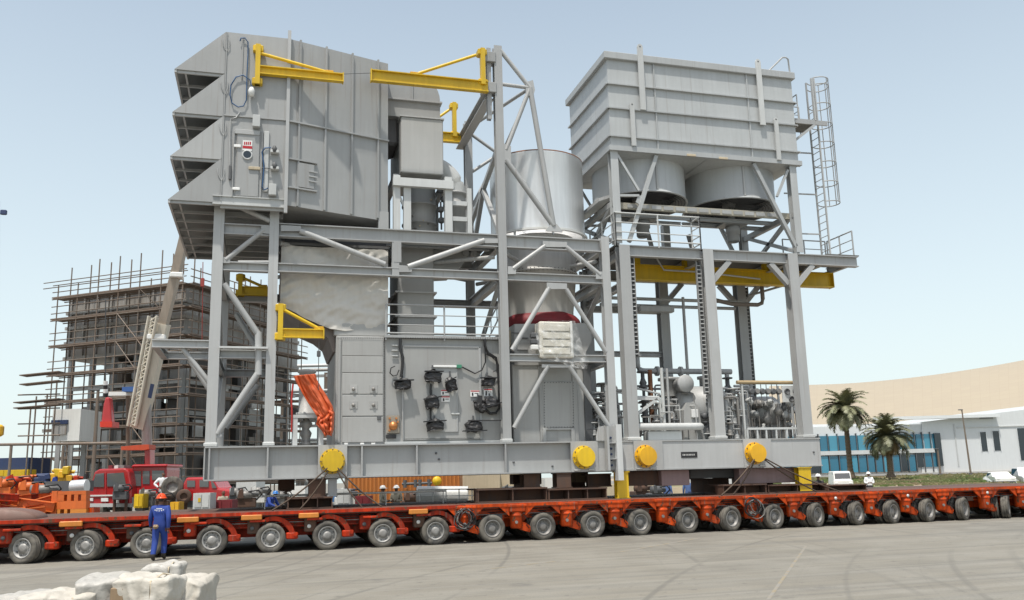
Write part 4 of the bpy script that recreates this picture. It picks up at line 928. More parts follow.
for px in (353.5, 373.5):
    for py in (389, 405):
        p_ = ebox(px-4, px+4, py-4, py+4, .03, .045, 'cover_plate', GREY3, en); c = at(px, py, EY-.05); m = MB(); m.lathe([(0, .05), (.05, .05), (.06, 0)], (c.x, EY-.045, c.z), 'y', 12); m.build('knob', RIMD, p_)
ebox(377, 381, 416, 420, .03, .06, 'cover_plate', DGREY, en)
# rows of bolts on the joints
bm = MB()
for k in range(44): c = at(383.9, 340+k*2.35, EY); bm.tube((c.x, EY-.03, c.z), (c.x, EY-.055, c.z), .014, 5)
for k in range(26): c = at(338+k*1.85, 338.3, EY); bm.tube((c.x, EY-.03, c.z), (c.x, EY-.06, c.z), .014, 5)
for k in range(48): c = at(386+k*2.4, 338.5, EY); bm.tube((c.x, EY-.10, c.z), (c.x, EY-.135, c.z), .014, 5)
o = bm.build('bolt_row', DGREY, en); o['kind'] = 'stuff'
ebox(403.5, 480, 347, 439, -.02, .012, 'access_panel', GREY3, en); 
for q in ((402.9, 403.5, 347, 439.6), (480, 480.6, 347, 439.6), (403, 480.5, 346.3, 347), (403, 480.5, 439, 439.6)): ebox(*q, -.02, .035, 'panel_frame', GREY2, en)
dr2 = ebox(430, 457, 367, 432, .012, .04, 'door', GREY3, en)
for q in ((456.6, 457.2, 367, 432), (430, 457, 366.5, 367.1), (430, 457, 431.6, 432.2)): ebox(*q, .02, .05, 'door_edge', GREY2, dr2)
for y in (367, 414): ebox(451, 459, y-.8, y+.8, .04, .09, 'hinge', LGREY, dr2)
ebox(433, 457, 365.8, 367.6, .04, .1, 'door_bar', SIGNW, dr2); ebox(456, 461, 365, 368.5, .04, .13, 'door_closer', paint('green_dot', (.05, .25, .15), .5), dr2)
for x0, x1, y0, y1 in ((440.5, 449, 389.8, 395.5), (441, 449.5, 396.3, 402), (470, 479, 390.5, 396.8), (483.5, 492, 389, 396.5)):
    s_ = ebox(x0, x1, y0, y1, .045, .06, 'warning_sign', SIGNW, en); ebox(x0+.2, x1-.2, y0+.2, y0+1.3, .0605, .064, 'sign_band', SIGNR, s_); ebox(x0+1.5, x0+3, y0+2.2, y1-.8, .0605, .064, 'pictogram', BLACK, s_); ebox(x0+4, x1-1, y0+2.6, y0+3.3, .0605, .064, 'lettering', BLACK, s_)
# detectors wrapped in black plastic
def detector(px, py, w_, h, tilt, kind):
    c = at(px, py, EY-.15); t = T('wrapped_detector', kind, 'detector', (c.x, EY-.1, c.z-h/2), 0, 'black wrapped instruments on the enclosure')
    m = MB(); sd0 = px*1.37+py
    def bag(u, v):
        a = u*2*pi; c_, s_ = math.cos(a), math.sin(a); k = 1/max(abs(c_), abs(s_))**.8; z = h*(.5-v); r_ = w_*.5*(.35+.75*min(1, v*3.2))*(1-.25*max(0, v-.75)*(1+math.sin(sd0)))
        q = V((c_*k*r_, s_*k*.14*(.5+.6*min(1, v*3)), z)); f = V((sd0, 0, 0))
        q += V((noise.noise(q*6+f), .6*noise.noise(q*6+f*2), noise.noise(q*5+f*3)))*.07+V((noise.noise(q*16+f), noise.noise(q*15+f), 0))*.03
        q = V((q.x*math.cos(tilt*.6)-q.z*math.sin(tilt*.6), q.y, q.x*math.sin(tilt*.6)+q.z*math.cos(tilt*.6)))
        return V((c.x+q.x, min(EY-.02, EY-.17+q.y), c.z+q.z))
    m.grid(bag, 20, 12, False)
    m.build('plastic_wrap', BLACK, t)
    d = V((math.cos(tilt), 0, math.sin(tilt)))*(w_*.85); m = MB(); zc_ = c.z+h*random.choice((.28, .34, -.42)); m.bar(V((c.x, EY-.29, zc_))-d*random.uniform(.7, 1), V((c.x, EY-.29, zc_))+d*random.uniform(.7, 1.1), .16, .035); m.build('flange', BLACK, t)
    m = MB(); m.bar((c.x, EY-.06, c.z-h*.3), (c.x, EY-.06, c.z+h*.9), .05, .05); m.build('mount', DGREY, t)
for a in ((402.5, 384, .46, .34, .02, 'black wrapped instrument near the left edge of the big access panel'), (433, 376, .50, .42, 0, 'upper black wrapped instrument on the middle door column'), (432, 402, .40, .46, .15, 'lower black wrapped instrument on the middle door column'),
          (435, 425, .5, .36, .05, 'lowest wrapped instrument, half grey, near the door foot'), (450.5, 384, .3, .5, .45, 'tilted black wrapped instrument right of the door edge'), (478.5, 406, .24, .5, 1.4, 'upright black wrapped instrument beside the warning signs'),
          (488, 381, .40, .34, 0, 'black wrapped instrument at the upper right cable loom'), (490, 402, .42, .34, .3, 'black wrapped instrument inside the looped cable at right'), (474, 426, .52, .40, .02, 'broad black wrapped instrument at the lower right')): detector(*a)
ebox(466, 499, 420.4, 421.8, .28, .34, 'strip', BLACK, en)
def ecab(pts, r=.03, mt=BLACK): m = MB(); m.path([at(x, y, EY-.09) for x, y in pts], r, 6); m.build('cable', mt, en)
ecab([(485, 339), (485, 346), (488, 353), (496, 358), (498, 366), (499, 385), (499.5, 408), (496, 413), (490, 413.5), (485, 409)], .05); ecab([(484, 339), (485, 350), (485.5, 362), (482, 370), (475, 373.5), (468, 370), (462, 367)], .025)
ecab([(486, 354), (492, 357), (497, 362), (497, 370), (493, 372)], .02); ecab([(400.5, 339), (400, 348), (403, 358), (402, 370), (401, 377)], .05); ecab([(395, 366), (391, 368), (390, 373), (393, 376), (397, 375), (399, 370)], .02)
ecab([(431, 384), (430.5, 392), (431, 396)], .035); ecab([(431, 408), (430.5, 416), (431, 420)], .03); ecab([(402.5, 390), (402.8, 420), (403, 436)], .018, GREY2)
m = MB(); c = at(393, 424.5, EY); m.cb(c.x-.22, c.x+.22, EY-.05, EY-.0, c.z-.30, c.z+.30, .02); pp = m.build('gland_plate', paint('gland', (.34, .30, .24), .6, .4), en)
m = MB(); m.lathe([(0, .14), (.12, .12), (.15, .0)], (c.x, EY-.05, c.z-.05), 'y', 16); m.build('copper_cap', COPPER, pp)
for dx, dz in ((-.12, .2), (.1, .2), (.15, .08), (-.13, -.2)): m = MB(); m.tube((c.x+dx, EY-.05, c.z+dz), (c.x+dx, EY-.1, c.z+dz), .035, 8); m.build('gland', COPPER, pp)
ebox(386, 396, 434.5, 438.5, .0, .06, 'black_box', BLACK, en)
for y in (345, 350, 355.5): ebox(391.5, 398, y, y+1, .0, .05, 'step', LGREY, en)
for px, mt in ((345, LGREY), (361, LGREY), (372, LGREY)): ebox(px-1, px+3, 443, 446, .03, .08, 'foot_clip', SIGNW, en)
# handrail on enclosure roof
rr_ = at(386, 333, EY-.05).x
rail([(rr_, EY-.08, ez1+.06), (ex1-.05, EY-.08, ez1+.06)], en, 1.05, GREY2, 3, 1.75, .028)
rail([(rr_+.4, 5.4, ez1+.06), (ex1-.3, 5.4, ez1+.06)], en, 1.05, GREY2, 3, 1.75, .028)
for px in (393.5, 480.5): c = at(px, 330, 2.1); m = MB(); m.cb(c.x-.2, c.x+.2, 2.2, 2.6, ez1+.05, ez1+.18, .02); m.build('lifting_eye', YEL, en)
st_ = MB(); a, b_ = at(485, 333, 3.2), at(503, 310, 3.2); st_.path([(a.x, 3.2, ez1+.05), (b_.x, 3.2, b_.z)], .03, 6); st_.path([(a.x, 3.2, ez1+.6), (b_.x, 3.2, b_.z+.55)], .03, 6)
for k in range(4): q = V((a.x, 3.2, ez1+.05)).lerp(V((b_.x, 3.2, b_.z)), k/3); st_.tube(q, q+V((0, 0, .55)), .02, 6)
st_.build('stair_rail', GREY2, en)

# ================================================================ exhaust: diffuser casing, bellows, stack
ex = T('exhaust_stack', 'round silver exhaust stack rising behind the pipe braces', 'exhaust stack', (9.95, 3.45, SZ1))
SYc = 3.45
xl_, xr_ = at(491.5, 190, SYc).x, at(580, 190, SYc).x; scx = (xl_+xr_)/2; R1 = (xr_-xl_)/2
ztop = 14.1
zr = at(545, 228, SYc-R1).z
zj = at(545, 265.5, SYc-R1).z; zb3 = at(545, 312, SYc-1.3).z
m = MB(); m.lathe([(R1-.03, zr-.0), (R1-.03, ztop), (R1, ztop), (R1+.015, ztop-.04), (R1, ztop-.09), (R1, zr)], (scx, SYc, 0), 'z', 64); m.build('upper_shell', GALV, ex)
m = MB(); m.lathe([(R1-.05, ztop-.02), (R1-.02, ztop+.025), (R1+.02, ztop+.01), (R1+.02, ztop-.03)], (scx, SYc, 0), 'z', 64); m.build('rusty_rim', paint('rim_rust', (.22, .10, .05), .8, .5), ex)
m = MB(); m.lathe([(R1, zr-.05), (R1+.10, zr-.05), (R1+.10, zr+.03), (R1, zr+.03)], (scx, SYc, 0), 'z', 64, False); m.build('ring_flange', WHITE, ex)
R2 = 1.27; R0 = 1.44
m = MB(); m.lathe([(R0, zr-.05), (R0, zj+.02), (R0+.05, zj+.02), (R0+.05, zj-.04), (R0-.01, zj-.04), (R2, zb3+.2), (R2, zb3-.1)], (scx, SYc, 0), 'z', 64); m.build('lower_cone', GALV2, ex)
bm = MB()
for k in range(60): a_ = 2*pi*k/60; q = V((scx+math.cos(a_)*(R0+.03), SYc+math.sin(a_)*(R0+.03), zj-.07)); bm.tube(q, q+V((0, 0, .13)), .016, 5)
o = bm.build('bolt_row', DGREY, ex); o['kind'] = 'stuff'
for k in (-.8, 0, .9): q = V((scx+math.sin(k)*R1, SYc-math.cos(k)*R1-.03, zr)); m = MB(); m.cb(q.x-.03, q.x+.03, q.y-.05, q.y+.05, q.z-.25, q.z+.03, .01); m.build('lug', LGREY, ex)
m = MB(); prof = [(R2+.02, zb3+.02)]+[(R2+.10+.17*math.sin(pi*k/10)+.03*math.sin(pi*k), zb3-.02-.58*k/10) for k in range(11)]+[(R2-.1, zb3-.62)]
m.lathe(prof, (scx, SYc, 0), 'z', 48)
for i, p in enumerate(m.v): m.v[i] = p+V((0, noise.noise(p*3)*.05, noise.noise(p*2.2)*.05))
m.build('red_bellows', DRED, ex)
cc = [(514.5, 324), (591, 323), (591.5, 341), (586, 352), (586, 365), (514.5, 365)]
YC = 1.75
m = MB(); m.prism([at(x, y, YC) for x, y in cc], (0, 3.4, 0)); m.build('collector_box', GREY3, ex)
xa, xb = at(513, 400, YC).x, at(585.5, 400, YC).x; 
m = MB(); m.cb(xa, xb, YC+.05, 5.3, SZ1+.004, at(550, 365, YC).z+.02, .03); cs = m.build('casing', GREY3, ex)
def xbox(x0, x1, y0, y1, o0, o1, name, mt, par):
    a, b_ = at(x0, y1, YC), at(x1, y0, YC); m = MB(); m.cb(a.x, b_.x, YC+.05-o1, YC+.05-o0, a.z, b_.z, .008); return m.build(name, mt, par)
dp_ = xbox(543.5, 574, 381.5, 428, 0, .04, 'cover_panel', GREY3, ex)
bm = MB()
for k in range(17):
    for px in (544.3, 573.2): c = at(px, 383+k*2.7, YC); bm.tube((c.x, YC+.01, c.z), (c.x, YC-.015, c.z), .016, 5)
for k in range(11):
    for py in (382.6, 427): c = at(545+k*2.8, py, YC); bm.tube((c.x, YC+.01, c.z), (c.x, YC-.015, c.z), .016, 5)
o = bm.build('bolt_row', DGREY, ex); o['kind'] = 'stuff'
for q in ((543, 546, 428, 444.5), (571.5, 574.5, 428, 444.5), (546, 571.5, 428, 430)): xbox(*q, 0, .09, 'stiffener', GREY3, ex)
for x in (541.5, 575.5): xbox(x-.7, x+.7, 366, 444.5, 0, .06, 'stiffener', GREY3, ex)
xbox(586, 590, 366, 444.5, -.3, .1, 'edge_strip', DGREY, ex)
for px, py in ((524, 350), (524, 338), (518, 333)): c = at(px, py, YC-.02); m = MB(); m.bar((c.x-.25, YC-.02, c.z), (c.x+.15, YC-.02, c.z), .03, .03); m.build('clip', DGREY, ex)
m = MB(); c = at(512, 336, YC); m.cb(c.x-.05, c.x+.30, YC+.5, YC+1.4, c.z-.3, c.z+.3, .03); m.build('insulation_pad', BEIGE, ex)

# ================================================================ plastic wrapped cabinet
WB = T('wrapped_cabinet', 'cream ribbed cabinet wrapped in clear plastic in front of the collector box', 'cabinet', (at(557, 357, 1.0).x, .8, 6.26))
a, b_ = at(540.5, 357.5, .95), at(573, 322, .95)
m = MB(); m.cb(a.x, b_.x, .95, 1.55, a.z, b_.z, .04); m.build('body', BEIGEW := paint('cabinet_cream', (.62, .59, .51), .55, .2), WB)
for k in range(4):
    z0_, z1_ = a.z+.1+(b_.z-a.z-.2)*k/4, a.z+.1+(b_.z-a.z-.2)*(k+1)/4; m = MB(); m.cb(a.x+.1, b_.x-.15, .91, .95, z0_+.025, z1_-.025, .015); m.build('rib_panel', BEIGEW, WB)
m = MB(); m.cb(b_.x-.13, b_.x-.05, .89, .95, a.z+.15, b_.z+.02, .01); m.build('edge_trim', WHITE, WB)
for py in (335, 341, 347): c = at(535, py, .95); m = MB(); m.cb(c.x-.12, c.x+.14, .95, 1.2, c.z-.09, c.z+.09, .03); m.build('gland', DGREY if py < 345 else WHITE, WB)
pm, pt, pb = nodes('clear_film'); pb.inputs['Base Color'].default_value = (.85, .85, .83, 1); pb.inputs['Roughness'].default_value = .18; pb.inputs['Alpha'].default_value = .28
tcn = pt.nodes.new('ShaderNodeTexCoord'); nn = pt.nodes.new('ShaderNodeTexNoise'); nn.inputs['Scale'].default_value = 5; nn.inputs['Detail'].default_value = 7; pt.links.new(tcn.outputs['Object'], nn.inputs['Vector'])
mrn = pt.nodes.new('ShaderNodeMapRange'); mrn.inputs['From Min'].default_value = .45; mrn.inputs['From Max'].default_value = .68; mrn.inputs['To Min'].default_value = .06; mrn.inputs['To Max'].default_value = .42
pt.links.new(nn.outputs[0], mrn.inputs['Value']); pt.links.new(mrn.outputs[0], pb.inputs['Alpha'])
m = MB()
film = [[(535, 324), (548, 321), (562, 320.5), (575, 321)], [(536, 335), (550, 334), (565, 333), (580, 338)], [(538, 348), (552, 347), (568, 347), (584, 352)], [(541, 358), (555, 359.5), (570, 361), (589, 360)], [(549, 359.5), (563, 364), (573, 367.5), (587, 369)]]
def filmf(u, v):
    i = min(int(v*4), 3); j = min(int(u*3), 2); fu, fv = u*3-j, v*4-i
    g = lambda r, c: V((film[r][c][0], film[r][c][1], 0))
    q = g(i, j).lerp(g(i, j+1), fu).lerp(g(i+1, j).lerp(g(i+1, j+1), fu), fv)
    return at(q.x, q.y, .86+.12*noise.noise(V((u*6, v*6, 3)))+.05*noise.noise(V((u*15, v*12, 1)))-(.1 if v > .8 else 0))
m.grid(filmf, 36, 36); m.build('plastic_film', pm, WB)
for s_ in (0, 1): m = MB(); x = a.x+.2+s_*(b_.x-a.x-.4); m.bar((x, 1.2, 6.255), (x, 1.2, a.z), .08, .08); m.build('stand', GREY2, WB)
# ================================================================ jib cranes
def jib(label, Y, post, arm, tie, ah=.30, bw=.2):
    """post=(x,ytop,ybot) arm=(x0,y0,x1,y1) centre line, tie=(x0,y0,x1,y1)"""
    p0, p1 = at(post[0], post[2], Y), at(post[0], post[1], Y); t = T('jib_crane', label, 'jib crane', (p0.x, Y, p0.z), 0, 'yellow jib cranes')
    m = MB(); m.bar((p0.x, Y, p0.z), (p0.x, Y, p1.z), .16, .22); ps = m.build('post', YEL, t)
    for z in (p0.z+.12, p1.z-.12): m = MB(); m.cb(p0.x-.17, p0.x+.17, Y-.05, Y+.3, z-.12, z+.12, .03); m.build('bearing_bracket', YEL, ps)
    a0, a1 = at(arm[0], arm[1], Y), at(arm[2], arm[3], Y); z = (a0.z+a1.z)/2
    m = MB(); m.ib((a0.x, Y, z), (a1.x, Y, z), ah, bw, None, .035, .025); ar = m.build('arm_beam', YEL, t)
    e = a1.x if abs(a1.x-p0.x) > abs(a0.x-p0.x) else a0.x
    m = MB(); m.box(e-.02, e+.02, Y-bw/2-.02, Y+bw/2+.02, z-ah/2-.02, z+ah/2+.02); m.build('end_stop', YEL, ar)
    q0, q1 = at(tie[0], tie[1], Y), at(tie[2], tie[3], Y); m = MB(); m.tube(q0, V((q1.x, Y, z+ah/2)), .055, 10); m.build('tie_rod', YEL, t)
    m = MB(); m.cb(q1.x-.18, q1.x+.12, Y-.05, Y+.05, z+ah/2, z+ah/2+.09, .015); m.build('tie_lug', YELO, t)
    x = e-(.9 if e > p0.x else -.9); 
    return t
jib('yellow jib crane on the filter house wall above the door', .48, (257.2, 45, 84.5), (258, 71.5, 343, 77), (259, 53, 330, 73))
jib('largest yellow jib crane hung from the top of the tall column', .95, (483, 49, 85), (371, 76, 488, 87), (476, 55, 415, 72), .42)
jib('yellow jib crane behind the intake elbow, half hidden', 5.9, (454.5, 103, 137), (412, 134, 461, 139), (449, 110, 420, 121), .42)
jib('small yellow jib crane above the orange tarpaulin', .95, (280, 304, 340), (281, 331, 323.5, 336), (282, 309, 320, 333))
jib('yellow jib crane on the far side, seen through the left frame bay', 6.0, (240, 274, 296), (240, 293.5, 268, 289), (241, 277, 264, 290), .34)
c = at(319, 338, .95); m = MB(); m.tube((c.x, .95, c.z-.1), (c.x, .95, c.z-1.7), .012, 6); hk = m
hk.cb(c.x-.06, c.x+.06, .9, 1.0, c.z-.62, c.z-.42, .02); one('chain_hoist', hk, DGREY, 'thin dark hoist chain hanging from the small jib crane', 'chain hoist')
# tie wire between jib arms
m = MB(); m.tube(at(343, 74, .6), at(372, 73, .85), .012, 5); one('tie_wire', m, DGREY, 'thin wire tying the two upper jib cranes together', 'wire')

# ================================================================ stand with orange tarpaulin
sd = T('pump_stand', 'grey pump stand with upright cylinder beside the enclosure', 'pump stand', (at(305, 445, 1.3).x, 1.3, SZ1))
Yp = 1.25; xa, xb = at(292.5, 445, Yp).x, at(323, 445, Yp).x; zt = at(305, 418, Yp).z
for x in (xa+.07, xb-.07):
    for y in (Yp, Yp+.9): m = MB(); m.bar((x, y, SZ1+.005), (x, y, zt), .15, .15); m.build('leg', LGREY, sd)
m = MB(); m.box(xa, xb, Yp-.09, Yp+.99, zt+.001, zt+.1); m.build('top', LGREY, sd)
cx_ = (xa+xb)/2-.05
m = MB(); m.lathe([(0, zt+.1), (.34, zt+.1), (.34, zt+.2), (.25, zt+.22), (.25, zt+1.5), (.30, zt+1.52), (.30, zt+1.6), (0, zt+1.65)], (cx_, Yp+.4, 0), 'z', 20); m.build('cylinder', GREY3, sd)
m = MB(); m.lathe([(.0, SZ1+.005), (.2, SZ1+.005), (.2, SZ1+.1), (.1, SZ1+.15), (.16, SZ1+.3), (.19, SZ1+.42), (.1, SZ1+.55), (.2, SZ1+.66), (.2, SZ1+.74), (.08, zt)], (cx_, Yp+.4, 0), 'z', 16); m.build('valve', RIMD, sd)
m = MB(); m.path([at(293, 384, Yp), at(291.5, 400, Yp-.1), at(292, 416, Yp-.1), at(291.5, 432, Yp-.1)], .03, 6); m.build('strap', paint('red_strap', (.40, .02, .015), .6), sd)
YO = 1.02
ow = [[(294, 376), (301, 375), (308, 374.5), (315, 374)], [(297, 383), (305, 382), (312, 381), (317, 380)], [(302, 393), (309, 391), (316, 389), (321, 388)], [(308, 403), (315, 400), (322, 398), (327, 397)], [(314, 412), (320, 409), (327, 407), (332, 406)], [(318, 418), (324, 417), (330, 415), (334, 413)], [(316, 424), (322, 423), (329, 421), (333.5, 421)], [(322, 431), (326, 430), (330, 430), (333, 430)], [(325, 436), (327, 435), (329, 435), (331, 436)]]
def owf(u, v):
    n = len(ow)-1; i = min(int(v*n), n-1); j = min(int(u*3), 2); fu, fv = u*3-j, v*n-i; g = lambda r, c: V((*ow[r][c], 0))
    q = g(i, j).lerp(g(i, j+1), fu).lerp(g(i+1, j).lerp(g(i+1, j+1), fu), fv)
    fold = .16*noise.noise(V((u*5.5+v*1.2, v*1.6, 2)))+.07*abs(noise.noise(V((u*13-v*2, v*3.5, 5))))+.05*noise.noise(V((u*9, v*10, 9)))+(.16*noise.noise(V((u*6, v*14, 3)))*(v > .58))
    return at(q.x, q.y, YO+fold-.16*math.sin(pi*u))
m = MB(); m.grid(owf, 60, 60); f0 = len(m.v)
om = m.build('orange_tarpaulin', OTARP); tag(om, 'bunched orange tarpaulin draped over the pump stand', 'tarpaulin')
sm_ = om.modifiers.new('solid', 'SOLIDIFY'); sm_.thickness = .02

# ================================================================ right frame and platform
rf = T('platform_frame', 'grey column frame and platform under the air cooler', 'steel frame', (16, FY, SZ1))
XR_ = [12.60, 16.02, 19.70]; PZ = 10.42
for X in XR_:
    col(X, FY+.02, SZ1, PZ-.05, .42, rf, .42); col(X, YBR-.05, SZ1, PZ-.05, .40, rf, .40)
xe = 22.75
def pbeam(p, q, h=.42, b=.24): return beam(p, q, h, b, rf)
for Y in (FY, YBR-.05):
    ps = [12.0, XR_[0]-.23]+[0]
    for a, b_ in ((XR_[0]+.22, XR_[1]-.22), (XR_[1]+.22, XR_[2]-.22), (XR_[2]+.22, xe if Y < 2 else 21.2)): pbeam((a, Y, PZ-.24), (b_, Y, PZ-.24))
for X in XR_+[21.2]: pbeam((X, FY+.22, PZ-.24), (X, YBR-.26, PZ-.24), .36, .2)
m = MB(); m.box(12.35, 21.3, FY+.13, YBR-.2, PZ-.02, PZ+.02); m.build('floor_grating', GRAT, rf)
m = MB(); m.box(21.3, xe+.05, FY-.12, 3.0, PZ-.02, PZ+.02); m.build('floor_grating', GRAT, rf)
pbeam((xe-.08, FY+.13, PZ-.2), (xe-.08, 3.0, PZ-.2), .26, .14)
pipe((xe-.1, 2.9, PZ-.25), (XR_[2]+.1, 4.6, PZ-1.0), .05, rf)
for X, s_ in ((XR_[1], 1), (XR_[2], -1), (XR_[2], 1), (XR_[0], 1)):
    for Y in (FY, YBR-.05):
        if X == XR_[0] and Y < 2: continue
        m = MB(); m.bar((X+s_*.21, Y, PZ-1.25), (X+s_*.95, Y, PZ-.46), .2, .2); m.build('knee_brace', GREY2, rf)
# cable ladders (perforated strips) beside the columns
for X, Y, yb, yt in ((XR_[0]+.33, FY, 357, 254), (XR_[1]-.33, FY+.05, 394, 260), (XR_[2]+.30, YBR-.1, 420, 300)):
    zb_ = 3.3 if Y > 3 else at(700, yb, Y).z; t_ = MB()
    t_.bar((X-.09, Y, zb_), (X-.09, Y, PZ-.5), .02, .12); t_.bar((X+.09, Y, zb_), (X+.09, Y, PZ-.5), .02, .12); ct = t_.build('cable_tray', GREY, rf)
    t_ = MB(); t_.box(X-.075, X+.075, Y+.05, Y+.07, zb_, PZ-.5); t_.build('cables', DGREY, ct)
    for k in range(int((PZ-.5-zb_)/.16)): t_ = MB(); z = zb_+.08+k*.16; t_.box(X-.08, X+.08, Y-.03, Y+.0, z-.018, z+.018); t_.build('rung', LGREY, ct)
# under-platform pipes / steel
pipe((12.9, 4.0, 9.0), (19.2, 4.0, 9.0), .07, rf, None, 'pipe'); pipe((12.9, 4.4, 8.8), (19.0, 4.4, 8.8), .07, rf, None, 'pipe')
pbeam((XR_[0]+.2, YBR-.05, 8.75), (XR_[1]-.2, YBR-.05, 8.75), .26, .2); pbeam((XR_[0]+.2, YBR-.05, 6.9), (XR_[1]-.2, YBR-.05, 6.9), .22, .2)
pbeam((XR_[0], FY+.25, 8.9), (XR_[0], YBR-.27, 8.9), .26, .2); pbeam((x4+.2, YBR, 6.9), (XR_[0]-.2, YBR, 6.9), .22, .18)
c = at(683, 300, 3.2); m = MB(); m.tube((c.x, 3.2, 5.6), (c.x, 3.2, 8.95), .06, 10); m.build('pipe', GREY2, rf)
m = MB(); c0 = at(650, 296, 3.6); m.cb(c0.x-.6, c0.x+.9, 3.3, 3.6, 8.35, 8.6, .03); m.build('bracket', GREY2, rf)
# brown hooked pipe
c0, c1, c2, c3 = at(715, 300, 3.6), at(732, 304, 3.6), at(762, 305, 3.6), at(764, 289, 3.6)
m = MB(); m.path([c0, c1, c2-V((.2, 0, 0)), c2+V((.0, 0, .08)), c2+V((.06, 0, .25)), V((c2.x+.06, 3.6, 10.0))], .085, 10); m.build('hooked_pipe', paint('brown_pipe', (.21, .18, .155), .6, .3), rf)
rail([(12.28, FY-.16, PZ+.08), (15.75, FY-.16, PZ+.08)], rf, 1.1, LGREY, 3, 1.6, .03)
rail([(15.75, FY-.16, PZ+.08), (15.75, FY+.5, PZ+.08)], rf, 1.1, LGREY, 3, 1.6, .03)
rail([(12.28, FY-.16, PZ+.08), (12.28, 3.6, PZ+.08)], rf, 1.1, LGREY, 3, 1.6, .03)
rail([(xe, 1.3, PZ), (xe, 2.95, PZ)], rf, 1.1, GREY2, 3, .8, .028); rail([(xe-.1, 2.95, PZ), (20.6, 2.95, PZ)], rf, 1.1, GREY2, 3, 1.0, .028)
# yellow monorail
mo = T('monorail_beam', 'long yellow monorail beam slung under the cooler platform', 'crane beam', (17, 2.8, 9.4))
yl, yr = at(632, 272, 2.8).x, at(831, 283, 2.8).x
m = MB(); m.ib((yl, 2.8, 9.78), (yr, 2.8, 9.78), .62, .32, None, .04, .03); m.build('beam', YELO if False else YEL, mo)
m = MB(); m.box(yl-.03, yl, 2.62, 2.98, 9.46, 10.1); m.build('end_stop', YEL, mo); m = MB(); m.box(yr, yr+.03, 2.62, 2.98, 9.46, 10.1); m.build('end_stop', YEL, mo)
for X in (yl+.2, 16.0, 19.6): m = MB(); m.box(X-.12, X+.12, 2.68, 2.92, 10.09, PZ-.05); m.build('hanger', YEL, mo)
m = MB(); q = [(at(x, y, 2.5)) for x, y in ((657, 259), (664, 270), (700, 272), (760, 279))]; m.path(q, .035, 6); m.build('cable_festoon', LGREY, mo)

# ================================================================ air cooler
ac = T('air_cooler', 'large ribbed grey air cooler box with two fan rings at top right', 'air cooler', (16.3, 3.2, PZ))
BX0, BX1, BY0, BY1, BZ0, BZ1 = 12.28, 20.38, 1.05, 5.35, 14.15, 17.82
m = MB(); m.box(BX0, BX1, BY0, BY1, BZ0, BZ1); m.build('casing', LG2 := paint('cooler_grey', (.42, .435, .435), .45, .16, streak=.3), ac)
m = MB(); m.cb(BX0-.14, BX1+.12, BY0-.13, BY1+.14, 17.74, 18.03, .02); m.build('top_rim', LG2, ac)
zs = [at(608, y, BY0).z for y in (84, 108, 136)]
for z in zs:
    for p, q, u in (((BX0-.06, BY0-.05, z), (BX1+.06, BY0-.05, z), 0), ((BX0-.05, BY0-.06, z), (BX0-.05, BY1+.06, z), 0), ((BX1+.05, BY0-.06, z), (BX1+.05, BY1+.06, z), 0)):
        m = MB(); m.bar(p, q, .10, .05); m.build('rib', LG2, ac)
for px in (656, 749): X = at(px, 120, BY0).x; m = MB(); m.bar((X, BY0-.03, BZ0+.02), (X, BY0-.03, 17.73), .05, .06); m.build('seam', LG2, ac)
m = MB(); m.box(BX0-.1, BX1+.1, BY0-.10, BY0+.1, BZ0-.12, BZ0+.07); m.build('bottom_edge', LG2, ac); m = MB(); m.box(BX0-.1, BX0+.1, BY0+.1, BY1+.1, BZ0-.12, BZ0+.07); m.build('bottom_edge', LG2, ac)
m = MB(); m.box(BX0+.1, BX1+.1, BY1-.1, BY1+.1, BZ0-.12, BZ0+.07); m.build('bottom_edge', LG2, ac)
for px, y0, y1 in ((640, 46, 111), (758.5, 61, 126), (631.5, 104, 147), (775.5, 119, 161)):
    X = at(px, (y0+y1)/2, BY0).x; za, zb_ = at(px, y0, BY0).z, at(px, y1, BY0).z; wv = .115 if y0 < 100 else .09
    poly = [(X-wv, BY0-.16, zb_), (X+wv, BY0-.16, zb_), (X+wv, BY0-.16, za-wv)]+[(X+math.cos(a)*wv, BY0-.16, za-wv+math.sin(a)*wv) for a in (pi/4, pi/2, 3*pi/4)]+[(X-wv, BY0-.16, za-wv)]
    m = MB(); m.prism(poly, (0, .06, 0)); lg = m.build('lifting_strap', LGREY, ac)
    m = MB(); m.lathe([(0, .0), (.035, .0)], (X, BY0-.163, za-wv), 'y', 12); m.build('eye', DGREY, lg)
for px, py in ((691, 155.5), (723, 158.5)): c = at(px, py, BY0-.1); m = MB(); m.cb(c.x-.18, c.x+.2, BY0-.14, BY0-.09, c.z-.04, c.z+.05, .01); m.build('name_tag', BEIGE, ac)
